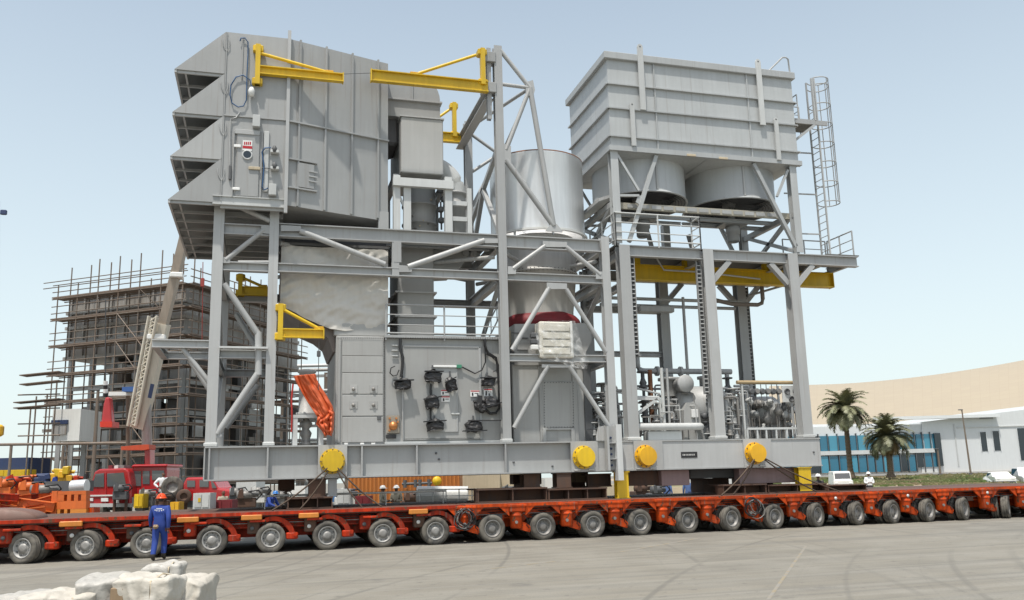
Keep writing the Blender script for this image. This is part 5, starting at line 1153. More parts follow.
# plenum hoppers and fan rings
for cxf in (14.30, 18.36):
    RF = 1.86; fy = 3.2; zfb = 12.64; zft = 13.96
    m = MB(); n = 40; bx = 2.02
    ring = [V((cxf+math.cos(2*pi*k/n)*RF, fy+math.sin(2*pi*k/n)*RF, zft)) for k in range(n)]
    sq = []
    for k in range(n):
        c, s = math.cos(2*pi*k/n), math.sin(2*pi*k/n); f_ = 1/max(abs(c), abs(s)); sq.append(V((cxf+c*f_*bx, fy+s*f_*2.1, BZ0-.121)))
    m.add(sq+ring, [(k, (k+1) % n, n+(k+1) % n, n+k) for k in range(n)]); m.build('plenum', LG2, ac)
    m = MB(); m.lathe([(RF, zft), (RF, zfb+.12), (RF+.05, zfb+.04), (RF+.08, zfb), (RF-.03, zfb), (RF-.03, zft)], (cxf, fy, 0), 'z', 64); fr_ = m.build('fan_ring', LG2, ac)
    m = MB(); a_ = -1.6 if cxf < 16 else -1.75; q = V((cxf+math.cos(a_)*(RF+.02), fy+math.sin(a_)*(RF+.02), 0)); m.bar(q+V((0, 0, zfb+.1)), q+V((0, 0, zft)), .08, .04); m.build('seam', GREY2, fr_)
    for k in range(6):
        a = 2*pi*k/6+.3; d = V((math.cos(a), math.sin(a), 0)); s_ = V((-d.y, d.x, 0)); o_ = V((cxf, fy, zfb+.35)); m = MB()
        vs = [o_+d*.25-s_*.16+V((0, 0, .07)), o_+d*.25+s_*.16-V((0, 0, .07)), o_+d*1.72+s_*.30-V((0, 0, .05)), o_+d*1.72-s_*.30+V((0, 0, .05))]
        m.prism(vs, (0, 0, .03)); m.build('fan_blade', DGREY, fr_)
    m = MB(); m.lathe([(0, zfb+.2), (.26, zfb+.2), (.28, zfb+.3), (.26, zfb+.5), (0, zfb+.55)], (cxf, fy, 0), 'z', 20); m.build('hub', GREY, fr_)
    m = MB()
    for k in range(14):
        m.lathe([(.25+k*.12, zfb-.015), (.25+k*.12, zfb+.0), (.262+k*.12, zfb+.0), (.262+k*.12, zfb-.015)], (cxf, fy, 0), 'z', 40)
    m.build('guard_wire', DGREY, fr_)
    m = MB(); m.lathe([(0, zfb+.62), (RF-.05, zfb+.62)], (cxf, fy, 0), 'z', 40); m.build('ring_shade_disc', INNER, fr_)  # dark disc puts the shade of the ring's interior into colour
    m = MB(); m.lathe([(0, 11.35), (.22, 11.35), (.26, 11.42), (.26, 11.7), (.30, 11.72), (.30, 12.0), (.16, 12.05), (.1, zfb+.2)], (cxf+.1, fy, 0), 'z', 18); m.build('fan_motor', GREY, ac)
    m = MB(); m.box(cxf-.5, cxf+.6, fy-.35, fy+.35, 12.02, 12.08); m.build('motor_plate', GREY2, ac)
    for yy in (fy-.4, fy+.4): m = MB(); m.ib((cxf-2.0, yy, 12.12), (cxf+2.0, yy, 12.12), .16, .12); m.build('motor_beam', GREY2, ac)
# perforated fan support beam along the front
m = MB(); m.bar((12.4, 1.5, 12.03), (20.3, 1.5, 12.03), .12, .24); fb = m.build('fan_beam', BEIGE2 := paint('beam_tan', (.36, .34, .28), .6, .3), ac)
for k in range(13): X = 13.2+k*.5; m = MB(); m.box(X-.2, X+.2, 1.42, 1.438, 11.96, 12.10); m.build('slot', GREY, fb)
# legs and braces of the cooler stand
LX0, LX1 = at(618, 240, 1.1).x, 20.1
for X in (LX0, LX1):
    for Y in (1.2, 5.15):
        m = MB(); m.ib((X, Y, PZ+.02), (X, Y, BZ0-.12), .30, .30, (0, 1, 0)); m.build('leg', LG2 if Y < 2 else GREY2, ac)
for Y in (1.12, 5.15):
    for a in (((LX0+.15, 13.9), (LX0+.95, 12.55)), ((LX0+1.75, 14.0), (LX0+.45, PZ+.1)), ((LX0+.15, 12.3), (LX0+.95, 12.35)), ((18.35, 14.0), (19.95, PZ+.25)), ((19.9, 13.85), (19.3, 12.7))):
        (xa, za), (xb, zb_) = a; r = .06 if xb-xa < 1 and abs(za-zb_) < 1.4 else .085
        m = MB(); m.bar((xa, Y, za), (xb, Y, zb_), .14 if r > .07 else .09, .14 if r > .07 else .09); m.build('brace', LG2, ac)
m = MB(); m.prism([at(x, y, 1.1) for x, y in ((638, 196), (643, 195), (644, 201), (640, 205), (636, 202))], (0, .05, 0)); m.build('gusset', LG2, ac)
for X in (LX0, LX1):
    m = MB(); m.bar((X, 1.3, 12.05), (X, 5.0, 12.05), .18, .22); m.build('side_beam', GREY2, ac)
    m = MB(); m.bar((X, 1.35, 12.1), (X, 4.95, 10.55), .14, .14); m.build('brace', GREY2, ac); m = MB(); m.bar((X, 4.95, 12.1), (X, 1.35, 10.55), .14, .14); m.build('brace', GREY2, ac)
m = MB(); m.prism([(LX0-.45, 1.7, 12.35), (LX0+.3, 1.7, 12.62), (LX0+.3, 1.7, 12.52), (LX0-.45, 1.7, 12.22)], (0, 3.2, 0)); m.build('drip_tray', GREY2, ac)
for X in (15.4, 17.3): m = MB(); m.bar((X, 4.9, 12.1), (X+.5, 5.1, PZ+.05), .14, .14); m.build('brace', GREY, ac)
m = MB(); m.bar((16.33, 5.1, PZ+.02), (16.33, 5.1, 12.5), .3, .3); m.build('leg', GREY, ac)
m = MB(); m.lathe([(0, PZ+.02), (.5, PZ+.02), (.5, PZ+.2), (.3, PZ+.28), (0, PZ+.3)], (17.2, 3.0, 0), 'z', 20); m.build('sump', DGREY, ac)
# roof handrail hoop
m = MB(); m.path([(BX1-1.0, BY0+.1, 18.03), (BX1-.25, BY0+.1, 18.75), (BX1-.08, BY0+.1, 18.78), (BX1+.02, BY0+.1, 18.7), (BX1+.05, BY0+.1, 18.03)], .035, 8); m.build('hoop', GREY2, ac)

# ================================================================ caged ladder
ld = T('caged_ladder', 'tall grey ladder with safety cage at the right of the air cooler', 'ladder', (21.75, 1.6, PZ))
LXx, Ya, Yb = at(826, 253, 1.65).x, 1.38, 1.92; ztl = 18.15
for Y in (Ya, Yb): m = MB(); m.bar((LXx, Y, PZ+.02), (LXx, Y, ztl), .05, .07); m.build('rail', GREY2, ld)
k = 0; z = PZ+.3
while z < ztl-.9: m = MB(); m.tube((LXx, Ya, z), (LXx, Yb, z), .016, 6); m.build('rung', GREY2, ld); z += .3
yc = (Ya+Yb)/2; rc_ = .42; hz_ = [12.75, 13.6, 14.45, 15.3, 16.15, 17.0, 17.85, 18.15]
hp = lambda a, z: V((LXx+.38+math.cos(a)*rc_, yc+math.sin(a)*rc_, z))
for z in hz_:
    m = MB(); m.path([(LXx, Ya, z)]+[hp(-pi*.62+k*pi*1.24/14, z) for k in range(15)]+[(LXx, Yb, z)], .022, 6); m.build('cage_hoop', GREY2, ld)
for a in (-1.2, -.5, .2, .9): m = MB(); m.bar(hp(a, 12.75), hp(a, 18.15), .012, .05); m.build('cage_bar', GREY2, ld)
m = MB(); m.box(BX1+.12, LXx-.06, 1.2, 2.3, 16.05, 16.1); m.build('landing', GRAT, ld); m = MB(); m.bar((BX1+.1, 1.18, 16.03), (LXx+.3, 1.18, 16.03), .06, .2); m.build('edge_beam', GREY2, ld)
m = MB(); m.bar((BX1+.06, 1.2, 15.2), (LXx-.3, 1.2, 15.93), .1, .1); m.build('bracket', GREY2, ld)
rail([(BX1+.3, 1.2, 16.1), (BX1+.3, 2.3, 16.1), (LXx-.2, 2.3, 16.1)], ld, 1.1, GREY2, 3, .6, .024)
m = MB(); m.bar((LXx-.25, 1.2, 16.1), (LXx-.25, 1.2, 18.0), .06, .1); m.build('gate_post', GREY2, ld)
for z in (11.5, 13.2, 15.0): m = MB(); m.bar((LXx, Yb, z), (20.25, Yb+.1, z), .05, .05); m.build('stay', GREY2, ld)
# ================================================================ compressor and pipework on the right half of the skid
gs = T('compressor', 'grey compressor casing with round blind flange between the right columns', 'compressor', (15, 2.9, SZ1))
cY = 2.7; c = at(700, 405, cY); Rv = .86
zfl = SZ1+.004
m = MB(); m.lathe([(0, -1.15), (.5, -1.13), (.78, -1.0), (Rv, -.75), (Rv, .55), (Rv+.08, .56), (Rv+.08, .68), (Rv, .69), (.7, .95), (.45, 1.02), (0, 1.05)], (c.x, cY, zfl+1.25), 'x', 32); m.build('casing', GREY, gs)
m = MB(); m.box(c.x-1.0, c.x+1.0, cY-.7, cY+.7, zfl, zfl+.55); m.build('pedestal', GREY, gs)
q = at(685.5, 383.5, cY-.9); m = MB(); m.lathe([(0, .22), (.31, .22), (.33, .19), (.33, .06), (.26, .05), (.26, -.8)], (q.x, cY-.75, q.z), 'y', 28); m.build('blind_flange', GREY, gs)
m = MB(); m.lathe([(.3, -.1), (.3, .5), (.42, .52), (.42, .62), (0, .63)], (at(669, 385, cY).x, cY, at(669, 385, cY).z-.35), 'z', 18); m.build('nozzle', GREY3, gs)
m = MB(); m.lathe([(.28, -.1), (.28, .55), (.36, .56), (.36, .66), (0, .67)], (at(708, 385, cY).x, cY+.1, zfl+1.85), 'z', 18); m.build('nozzle', GREY, gs)
m = MB(); q = at(691, 413, 1.9); m.prism([(q.x-.42, 1.75, zfl), (q.x+.38, 1.75, zfl), (q.x+.25, 1.75, q.z+.2), (q.x+.12, 1.75, q.z+.38), (q.x-.22, 1.75, q.z+.38), (q.x-.36, 1.75, q.z+.1)], (0, .5, 0)); m.build('gear_cover', GREY3, gs)
q = at(694.5, 413.5, 1.7); m = MB(); m.cb(q.x-.13, q.x+.13, 1.64, 1.745, q.z-.15, q.z+.15, .015); m.build('terminal_box', SIGNW, gs)
for k, px in enumerate((704, 709.5)): q = at(px, 416, 1.85); m = MB(); m.lathe([(0, .2), (.10, .2), (.12, .1), (.10, 0)], (q.x, 1.9, q.z), 'y', 14); m.build('port', DGREY, gs)
m = MB(); q = at(706.5, 397, 1.84); 
for k in range(4): m.box(q.x-.06+.02*k, q.x+.1, 1.82, 1.835, q.z-.3+k*.15, q.z-.22+k*.15)
m.build('stencil_marks', DGREY, gs)

pw = T('pipework', 'grey process pipes and valves between the right columns', 'pipework', (14, 2.2, SZ1))
def pp(pts, r, mt=GREY2, name='pipe', n=10):
    m = MB(); pts = [V(p) for p in pts]; out = [pts[0]]
    for i in range(1, len(pts)-1):           # rounded elbows
        a, b_, c_ = pts[i-1], pts[i], pts[i+1]; d1, d2 = (a-b_).normalized(), (c_-b_).normalized(); k = min(r*2.6, (a-b_).length*.45, (c_-b_).length*.45)
        p0, p1 = b_+d1*k, b_+d2*k
        for j in range(5): t_ = j/4; out.append(p0*(1-t_)**2+b_*2*t_*(1-t_)+p1*t_*t_)
    out.append(pts[-1]); m.path(out, r, n); return m.build(name, mt, pw)
def flg(p, ax, r):
    m = MB(); p = V(p); m.lathe([(0, -.05), (r*1.75, -.05), (r*1.75, .05), (0, .05)], p, ax, 16, False); m.build('flange', GREY2, pw)
h = at(640, 371, 3.2); e = at(731, 370.5, 3.2); pp([(h.x-.1, 3.2, 7.8), (h.x-.1, 3.2, h.z), (e.x, 3.2, h.z)], .11); flg((at(657, 371, 3.2).x, 3.2, h.z), 'x', .11); flg((at(680.5, 371, 3.2).x, 3.2, h.z), 'x', .11); flg((h.x-.1, 3.2, h.z+.6), 'z', .1)
pp([(e.x-.2, 3.2, h.z-.1), (e.x-.2, 3.2, zfl+.2)], .09)
a, b_ = at(636, 427, 1.3), at(703, 427.5, 1.3); pp([(a.x-.2, 1.3, a.z), (b_.x, 1.3, a.z), (b_.x+.0, 1.9, a.z)], .135, LGREY); m = MB(); m.cb(at(649, 440, 1.3).x, at(683, 440, 1.3).x, 1.35, 1.75, zfl, at(660, 431, 1.3).z, .02); m.build('plinth', LGREY, pw)
q = at(663, 400, 1.9); pp([(q.x, 1.9, at(663, 368, 1.9).z), (q.x, 1.9, zfl)], .065, LGREY); pp([(at(668.5, 400, 2).x, 2.0, at(668, 368, 1.9).z), (at(668.5, 400, 2).x, 2.0, zfl+.6), (at(665, 400, 2).x, 2.0, zfl+.55)], .05)
q = at(651, 395, 2.6); m = MB(); m.tube((q.x, 2.6, zfl), (q.x, 2.6, at(650, 370, 2.6).z), .09, 10); m.build('rusty_pipe', paint('rust_pipe', (.20, .085, .04), .8, .5), pw)
q0, q1 = at(637, 414, 1.7), at(657, 399, 1.7); m = MB(); m.bar(q0, q1, .1, .1); m.build('stay', LGREY, pw); m = MB(); m.bar(at(637, 398.5, 1.7), at(659, 399, 1.7), .1, .1); m.build('stay', LGREY, pw)
pp([at(636, 388, 2), at(648, 391, 2), at(660, 394, 2)], .04)
random.seed(12)
def valve(x, y, z, s=1., mt=GREY2):
    m = MB(); m.lathe([(0, -.12*s), (.12*s, -.12*s), (.12*s, -.08*s), (.07*s, -.06*s), (.10*s, 0), (.07*s, .06*s), (.05*s, .12*s), (.05*s, .26*s)], (x, y, z), 'z', 10)
    m.lathe([(.03*s, .26*s), (.14*s, .26*s), (.15*s, .28*s), (.14*s, .30*s), (.0, .30*s)], (x, y, z), 'z', 12); o = m.build('valve', mt, pw)
    m = MB(); m.tube((x, y, zfl), (x, y, z-.11*s), .035*s, 6); m.build('riser', mt, o)
for px, py, Y, s_ in ((643, 383, 2.4, 1.3), (597, 410, 2.3, 1.2), (603, 396, 2.5, 1.4), (600, 425, 2.0, 1.1), (645, 412, 2.2, 1.2), (656, 418, 2.3, 1.1), (672, 415, 2.1, 1.2), (676, 428, 1.8, .9), (640, 432, 1.9, 1), (708, 430, 1.7, .9), (714, 432, 1.9, .9), (733, 400, 2.2, 1.3), (734, 420, 2.0, 1.2), (728, 388, 2.8, 1.2), (730, 432, 1.6, 1.0), (594, 432, 1.8, 1.0), (607, 415, 2.8, 1.3), (670, 400, 2.6, 1.0), (660, 432, 2.6, 1), (737, 436, 1.5, .8)):
    q = at(px, py, Y); valve(q.x, Y, q.z, s_*1.15, random.choice((GREY2, GREY, RIMD, DGREY)))
for k in range(80):
    px = random.choice((random.uniform(592, 612), random.uniform(637, 680), random.uniform(722, 742))); Y = random.uniform(1.7, 4.2); q = at(px, random.uniform(385, 430), Y); L_ = random.uniform(.4, 1.3)
    if random.random() < .5: pp([(q.x, Y, zfl), (q.x, Y, q.z), (q.x+L_*random.choice((-1, 1))*.6, Y, q.z)], random.uniform(.025, .06), random.choice((GREY2, GREY, RIMD)))
    else: pp([(q.x-L_/2, Y, q.z), (q.x+L_/2, Y, q.z), (q.x+L_/2, Y, zfl)], random.uniform(.025, .055), random.choice((GREY2, GREY, LGREY)))

for k in range(70):
    px = random.choice((random.uniform(592, 612), random.uniform(637, 712), random.uniform(722, 742))); Y = random.uniform(1.5, 2.4); q = at(px, random.uniform(392, 436), Y); L_ = random.uniform(.15, .5); r_ = random.uniform(.014, .03)
    if random.random() < .55: pp([(q.x, Y, zfl), (q.x, Y, q.z), (q.x+L_*random.choice((-1, 1)), Y+.1, q.z)], r_, random.choice((GREY2, RIMD, LGREY, DGREY)), 'impulse_pipe', 6)
    else: pp([(q.x-L_, Y, q.z), (q.x+L_, Y, q.z), (q.x+L_, Y, zfl)], r_, random.choice((GREY2, RIMD, LGREY, DGREY)), 'impulse_pipe', 6)
ir = T('instrument_rack', 'instrument rack with tan header pipe and three dial panel at the right column', 'instrument rack', (18, 1.7, SZ1))
IY = 1.75
xa, xb = at(743.5, 410, IY).x, at(797, 410, IY).x; zh = at(770, 382.5, IY).z
for x in (xa, xb):
    m = MB(); m.bar((x, IY, zfl), (x, IY, zh), .07, .07); m.build('post', LGREY, ir); m = MB(); m.bar((x, IY+1.2, zfl), (x, IY+1.2, zh), .07, .07); m.build('post', LGREY, ir)
m = MB(); m.tube((xa-.2, IY, zh), (xb+.1, IY, zh), .075, 12); m.build('header_pipe', paint('tan_header', (.40, .30, .17), .5, .3), ir)
for k in range(6):
    x = xa+.35+k*(at(779, 400, IY).x-xa-.4)/5; z = at(765, 393, IY).z
    m = MB(); m.tube((x, IY, zh-.08), (x, IY, z-.5), .018, 6); tb = m.build('impulse_line', RIMD, ir)
    m = MB(); m.lathe([(0, .1), (.10, .1), (.12, .06), (.12, -.02), (0, -.04)], (x, IY-.06, z+.05), 'y', 14); m.build('gauge', DGREY, tb); m = MB(); m.lathe([(0, .105), (.085, .105)], (x, IY-.06, z+.05), 'y', 14); m.build('dial', RIMD if k % 2 else DGREY, tb)
a, b_ = at(783, 402.5, IY-.1), at(800.5, 385.5, IY-.1); m = MB(); m.cb(a.x, b_.x, IY-.14, IY-.06, a.z, b_.z, .015); pn = m.build('gauge_panel', LGREY, ir)
for px, py in ((787, 391.5), (795.5, 391), (791.5, 399)): q = at(px, py, IY-.15); m = MB(); m.lathe([(0, .03), (.085, .03), (.09, .05), (.115, .05), (.12, 0)], (q.x, IY-.14, q.z), 'y', 18); m.build('dial', DGREY, pn)
m = MB(); x = at(791.5, 420, IY).x; m.bar((x, IY-.1, zfl), (x, IY-.1, a.z), .06, .06); m.build('panel_post', GREY2, pn)
z = at(770, 428.5, 1.5).z; m = MB(); m.bar((at(747, 428, 1.5).x, 1.5, z), (at(798, 428, 1.5).x, 1.5, z), .08, .08); m.build('low_rail', LGREY, ir)
for px in (747, 757, 766, 776, 786, 798): x = at(px, 430, 1.5).x; m = MB(); m.bar((x, 1.5, zfl), (x, 1.5, z-.04), .06, .06); m.build('rail_post', LGREY, ir)
for k in range(44):
    px, py, Y = random.uniform(748, 800), random.uniform(400, 428), random.uniform(1.9, 3.4); q = at(px, py, Y); s_ = random.uniform(.7, 1.5)
    m = MB(); m.lathe([(0, -.16*s_), (.1*s_, -.14*s_), (.13*s_, 0), (.07*s_, .1*s_), (.09*s_, .18*s_), (0, .2*s_)], (q.x, Y, q.z), random.choice('zy'), 10); o = m.build('transmitter', random.choice((GREY, RIMD, DGREY, LGREY)), ir)
    m = MB(); m.tube((q.x, Y, zfl), (q.x, Y, q.z-.1*s_), .025, 6); m.build('stem', RIMD, o)
m = MB(); q = at(763, 408, 3.0); m.lathe([(0, -.5), (.55, -.45), (.62, 0), (.62, .5), (.5, .7), (0, .75)], (q.x, 3.2, zfl+1.15), 'x', 24); m.build('oil_cooler', GREY, ir); m = MB(); m.box(q.x-.4, q.x+.6, 2.9, 3.5, zfl, zfl+.7); m.build('cooler_foot', GREY, ir)

# ================================================================ scaffolded boiler far left
random.seed(21)
K = gd(176, 62); Kl = gd(50, 66); uL = V((Kl.x-K.x, Kl.y-K.y, 0)).normalized(); vR = V((-uL.y, uL.x, 0)); 
if vR.dot(V((fw.x, fw.y, 0))) < 0: vR = -vR
LL, LR, HH = (V((Kl.x-K.x, Kl.y-K.y, 0))).length, 15., 16.6
def kp(u, v, z): return V((K.x, K.y, 0))+uL*u+vR*v+V((0, 0, z))
def kbox(m, u0, u1, v0, v1, z0, z1):
    ps = [kp(u0, v0, 0), kp(u1, v0, 0), kp(u1, v1, 0), kp(u0, v1, 0)]
    return m.add([p+V((0, 0, z0)) for p in ps]+[p+V((0, 0, z1)) for p in ps], [(0, 1, 2, 3), (7, 6, 5, 4), (4, 5, 1, 0), (5, 6, 2, 1), (6, 7, 3, 2), (7, 4, 0, 3)])
bo = T('boiler_block', 'tall grey clad boiler block standing inside scaffolding at the left', 'boiler', kp(LL/2, LR/2, 0))
m = MB(); kbox(m, .3, LL-.2, .3, LR, 12.0, 17.0); m.build('upper_casing', CLAD, bo)
for z in (12.1, 13.3, 14.5, 15.7, 16.9): m = MB(); kbox(m, .05, LL, .12, .298, z-.12, z+.12); m.build('rib', CLAD, bo); m = MB(); kbox(m, .12, .298, .3, LR, z-.12, z+.12); m.build('rib', CLAD, bo)
for k in range(9): u = .5+k*(LL-1)/8; m = MB(); kbox(m, u-.07, u+.07, .14, .297, 12.22, 16.8); m.build('stiffener', CLAD, bo)
CORE = paint('boiler_core', (.16, .15, .14), .7, .5, 0, .5, (.07, .065, .06))
for u0, u1, z0_, z1_ in ((.8, 3.4, .3, 11.9), (4.6, 6.0, .3, 8.5), (7.4, 9.3, 3.0, 11.9), (10.2, LL-.8, .3, 7.0), (4.4, 7.0, 9.2, 11.9)): m = MB(); kbox(m, u0, u1, 2.4, 6.5, z0_, z1_); m.build('core', CORE, bo)
for v0, v1, z0_, z1_ in ((7.5, 9, .3, 11), (11, 13.5, 2, 8), (10, 14, 9.4, 11.8)): m = MB(); kbox(m, .9, 3.2, v0, v1, z0_, z1_); m.build('core', CORE, bo)
for k in range(6):
    u = .5+k*(LL-1.)/5; m = MB(); kbox(m, u-.16, u+.16, .4, .75, 0, 12); m.build('column', GREY, bo)
for k in range(5): v = 1+k*3.2; m = MB(); kbox(m, .35, .7, v-.16, v+.16, 0, 12); m.build('column', GREY, bo)
for z in (2.5, 5., 7.4, 9.7): m = MB(); kbox(m, .4, LL-.3, .42, .7, z-.15, z+.15); m.build('beam', GREY2, bo); m = MB(); kbox(m, .42, .68, .8, LR, z-.15, z+.15); m.build('beam', GREY2, bo)
for k in range(64):
    u, v, z = random.uniform(.8, LL-1.5), random.uniform(.9, 2.1), random.uniform(.5, 11); du, dz = random.uniform(.4, 1.8), random.uniform(.3, 1.6)
    m = MB(); kbox(m, u, u+du, v, 2.25, z, z+dz); m.build('equipment_panel', random.choice((CLAD, CLAD, LGREY, GREY2, DGREY, WHITE, TUBE)), bo)
for k in range(40):
    v, z = random.uniform(1, LR-2), random.uniform(.5, 11); dv, dz = random.uniform(.5, 2.2), random.uniform(.3, 1.5)
    m = MB(); kbox(m, .2+random.uniform(0, .3), .62, v, v+dv, z, z+dz); m.build('equipment_panel', random.choice((CLAD, GREY2, LGREY, DGREY, WHITE, CLAD)), bo)
sc = T('scaffolding', 'brown planked tube scaffolding wrapped around the boiler block', 'scaffolding', kp(LL/2, -1, 0))
def stube(p, q, r=.05, name='standard'): m = MB(); m.tube(p, q, r, 5); return m.build(name, TUBE, sc)
us = [-.9+k*2.0 for k in range(int((LL+1)/2)+1)]
for u in us:
    for v in (-1.4, -.25): stube(kp(u, v, 0), kp(u, v, (19.3 if random.random() < .5 else 17.6) if u < LL+.5 else random.uniform(9, 11.5)))
for k in range(1, 8):
    v = -.9+k*2.0
    for u in (-1.4, -.35): stube(kp(u, v, 0), kp(u, v, 17.6+random.uniform(0, 1.6)))
lev = [2.2, 4.3, 6.4, 8.5, 10.6, 12.8, 14.9, 16.6]
for i, z in enumerate(lev):
    ext = random.choice((0, 0, 2.5)) if 1 < i < 5 else 0
    ulen = LL-.2
    m = MB(); kbox(m, -1.0, ulen, -1.47, -1.43, z+.02, z+.12); m.build('toe_board', PLANK, sc); m = MB(); kbox(m, -1.47, -1.43, -1.0, LR-1, z+.02, z+.12); m.build('toe_board', PLANK, sc)
    for j in range(4):        # planks, each a part
        v0 = -1.35+j*.27; m = MB(); kbox(m, -1.0, ulen, v0, v0+.24, z+random.uniform(0, .03), z+.06); m.build('plank', PLANK, sc)
    for hz2 in (.5, 1.05): stube(kp(-1.2, -1.42, z+hz2), kp(ulen, -1.42, z+hz2), .04, 'ledger')
    stube(kp(-1.2, -1.42, z-.06), kp(ulen, -1.42, z-.06), .05, 'ledger'); stube(kp(-1.2, -.25, z-.06), kp(ulen, -.25, z-.06), .05, 'ledger')
    for j in range(4): u0 = -1.35+j*.26; m = MB(); kbox(m, u0, u0+.23, -1.0, LR-1, z+random.uniform(0, .03), z+.06); m.build('plank', PLANK, sc)
    for hz2 in (.5, 1.05, -.06): stube(kp(-1.42, -1.2, z+hz2), kp(-1.42, LR-1, z+hz2), .045, 'ledger')
for k in range(10):
    u, i = random.choice(us[1:-4]), random.randrange(0, len(lev)-1); stube(kp(u, -1.44, lev[i]), kp(u+2, -1.44, lev[i+1]), .04, 'brace')
for z in (17.5, 17.95): stube(kp(-1.3, -1.42, z), kp(LL+.8, -1.42, z), .04, 'ledger')
# further, lower pipe-rack behind the left frame bay
m = MB(); 
pr = T('pipe_rack', 'distant grey pipe rack with horizontal pipes behind the scaffolding', 'pipe rack', gd(250, 82))
for k in range(9): p = gd(192+k*22, 82); m = MB(); m.bar(p, p+V((0, 0, 12.5)), .3, .3); m.build('column', TUBE, pr)
for z in (3, 5.2, 7.4, 9.8, 12.2):
    a, b_ = gd(185, 82), gd(375, 82); m = MB(); m.bar(a+V((0, 0, z)), b_+V((0, 0, z)), .3, .25); m.build('beam', RUST if z in (5.2, 9.8) else GREY, pr)
    for k in range(2): a2 = gd(188, 81-k), gd(372, 81-k); m = MB(); m.tube(a2[0]+V((0, 0, z+.45+.3*k)), a2[1]+V((0, 0, z+.45+.3*k)), .16, 8); m.build('pipe', random.choice((GREY2, LGREY, CLAD)), pr)
for k in range(14): p = gd(random.uniform(195, 355), 83); z = random.uniform(1, 10); m = MB(); wv = random.uniform(.6, 2); m.cb(p.x, p.x+wv, p.y, p.y+1.5, z, z+random.uniform(.6, 1.8), .05); m.build('equipment', random.choice((CLAD, GREY2, DGREY, LGREY)), pr)
# low block with white unit at the left of the boiler
lb = T('site_cabin', 'white boxed site unit on the scaffold legs left of the boiler', 'cabin', gd(66, 60))
a = gd(52, 60); 
def wb(m, x0, x1, y0, y1, Z, th): return wall_slab(m, x0, x1, y0, y1, Z, th)
m = MB(); wb(m, 52, 80, 409, 441, 60, 3); m.build('body', WHITE, lb)
m = MB(); wb(m, 51, 67, 420, 424, 59.8, .3); m.build('awning', DBLUE, lb); m = MB(); wb(m, 51.5, 66, 424.5, 434.5, 59.85, .2); m.build('window', CLAD, lb)
for px in (53, 66, 79): p = gd(px, 61); m = MB(); m.bar(p, V((p.x, p.y, dp(px, 441, 61).z+.02)), .3, .3); m.build('leg', GREY, lb)
ws = T('left_scaffold_bay', 'open scaffold bay of thin tubes at the far left', 'scaffolding', gd(40, 58))
for px, yt in ((27, 394), (38, 392), (47, 380), (22, 405)):
    for Z in (57, 59.5): p = gd(px, Z); m = MB(); m.tube(p, V((p.x, p.y, dp(px, yt, Z).z)), .05, 6); m.build('standard', TUBE, ws)
for y in (395, 409, 436, 424): a, b_ = dp(18, y, 57), dp(60, y-1, 57); m = MB(); m.tube(a, b_, .05, 6); m.build('ledger', TUBE, ws)
for y in (408.5, 403, 376, 385): a, b_ = dp(17 if y > 390 else 23, y, 57.2), dp(62, y-4, 57.2); m = MB(); m.bar(a, b_, .9, .06); m.build('plank', PLANK, ws)
# long horizontal gantry bar across the left
gt = T('gantry_pipe', 'long level dark pipe on posts crossing the left yard', 'pipe', gd(60, 54))
a, b_ = dp(-30, 445, 54), dp(215, 442, 54); m = MB(); m.tube(a, b_, .09, 10); m.build('pipe', TUBE, gt)
for px in (-20, 5, 58, 118, 205): p = gd(px, 54); m = MB(); m.tube(p, V((p.x, p.y, dp(px, 445, 54).z)), .09, 8); m.build('post', TUBE, gt)
pole(90, 57, 388, 'thick grey pole standing left of the red crane truck', .16)
# distant mast at far left and yellow machine tip
p = gd(-2, 150); zt_ = dp(0, 200, 150).z; xm = dp(-1.5, 212, 150)
m = MB(); m.tube(p, (xm.x, xm.y, zt_), .12, 6, .05); m.cb(xm.x+.3, xm.x+1.3, xm.y-.3, xm.y+.3, dp(3, 214.5, 150).z, dp(3, 209.5, 150).z, .1); m.bar((xm.x, xm.y, dp(3, 214, 150).z), (xm.x+.6, xm.y, dp(3, 214, 150).z), .1, .1)
one('distant_mast', m, DBLUE, 'distant thin mast with small box at the left picture edge', 'mast')
# ================================================================ telescopic crane truck
ZC = 50
def PC(x, y, dz=0): return dp(x, y, ZC+dz)
ct = T('crane_truck', 'red crane truck with cream telescopic boom raised behind the filter house', 'crane truck', gd(125, ZC))
def tb(m, x0, x1, y0, y1, Z, th): return wall_slab(m, x0, x1, y0, y1, Z, th)
# chassis & carrier cab
m = MB(); tb(m, 86, 182, 497, 506, ZC-1.2, 2.4); m.build('chassis', DGREY, ct)
cb_ = poly_slab([(86, 506), (86, 492), (90, 487), (94, 472), (99, 469), (125, 468), (129, 471), (131, 484), (131, 506)], ZC-1.3, 2.3, 'cab', REDC, ct)
poly_slab([(91.5, 487), (95.5, 474), (104, 473), (104, 487)], ZC-1.34, .1, 'windscreen', CABG, cb_); poly_slab([(107, 486.5), (107, 473.5), (123.5, 472.5), (126, 486)], ZC-1.34, .1, 'side_window', CABG, cb_)
poly_slab([(87, 496.5), (119, 496), (119, 494.5), (87, 495)], ZC-1.36, .1, 'stripe', WHITE, cb_); poly_slab([(113, 503), (113, 497), (119, 496), (119, 503)], ZC-1.37, .05, 'emblem', SIGNW, cb_)
poly_slab([(86, 507), (86, 503.5), (131, 503.5), (131, 507)], ZC-1.4, 2.5, 'bumper', LGREY, cb_)
for pl in ([(88, 501), (88, 498), (93, 498), (93, 501)], [(101, 501.5), (101, 498), (108, 498), (108, 501.5)]): poly_slab(pl, ZC-1.38, .06, 'headlight', SIGNW, cb_)
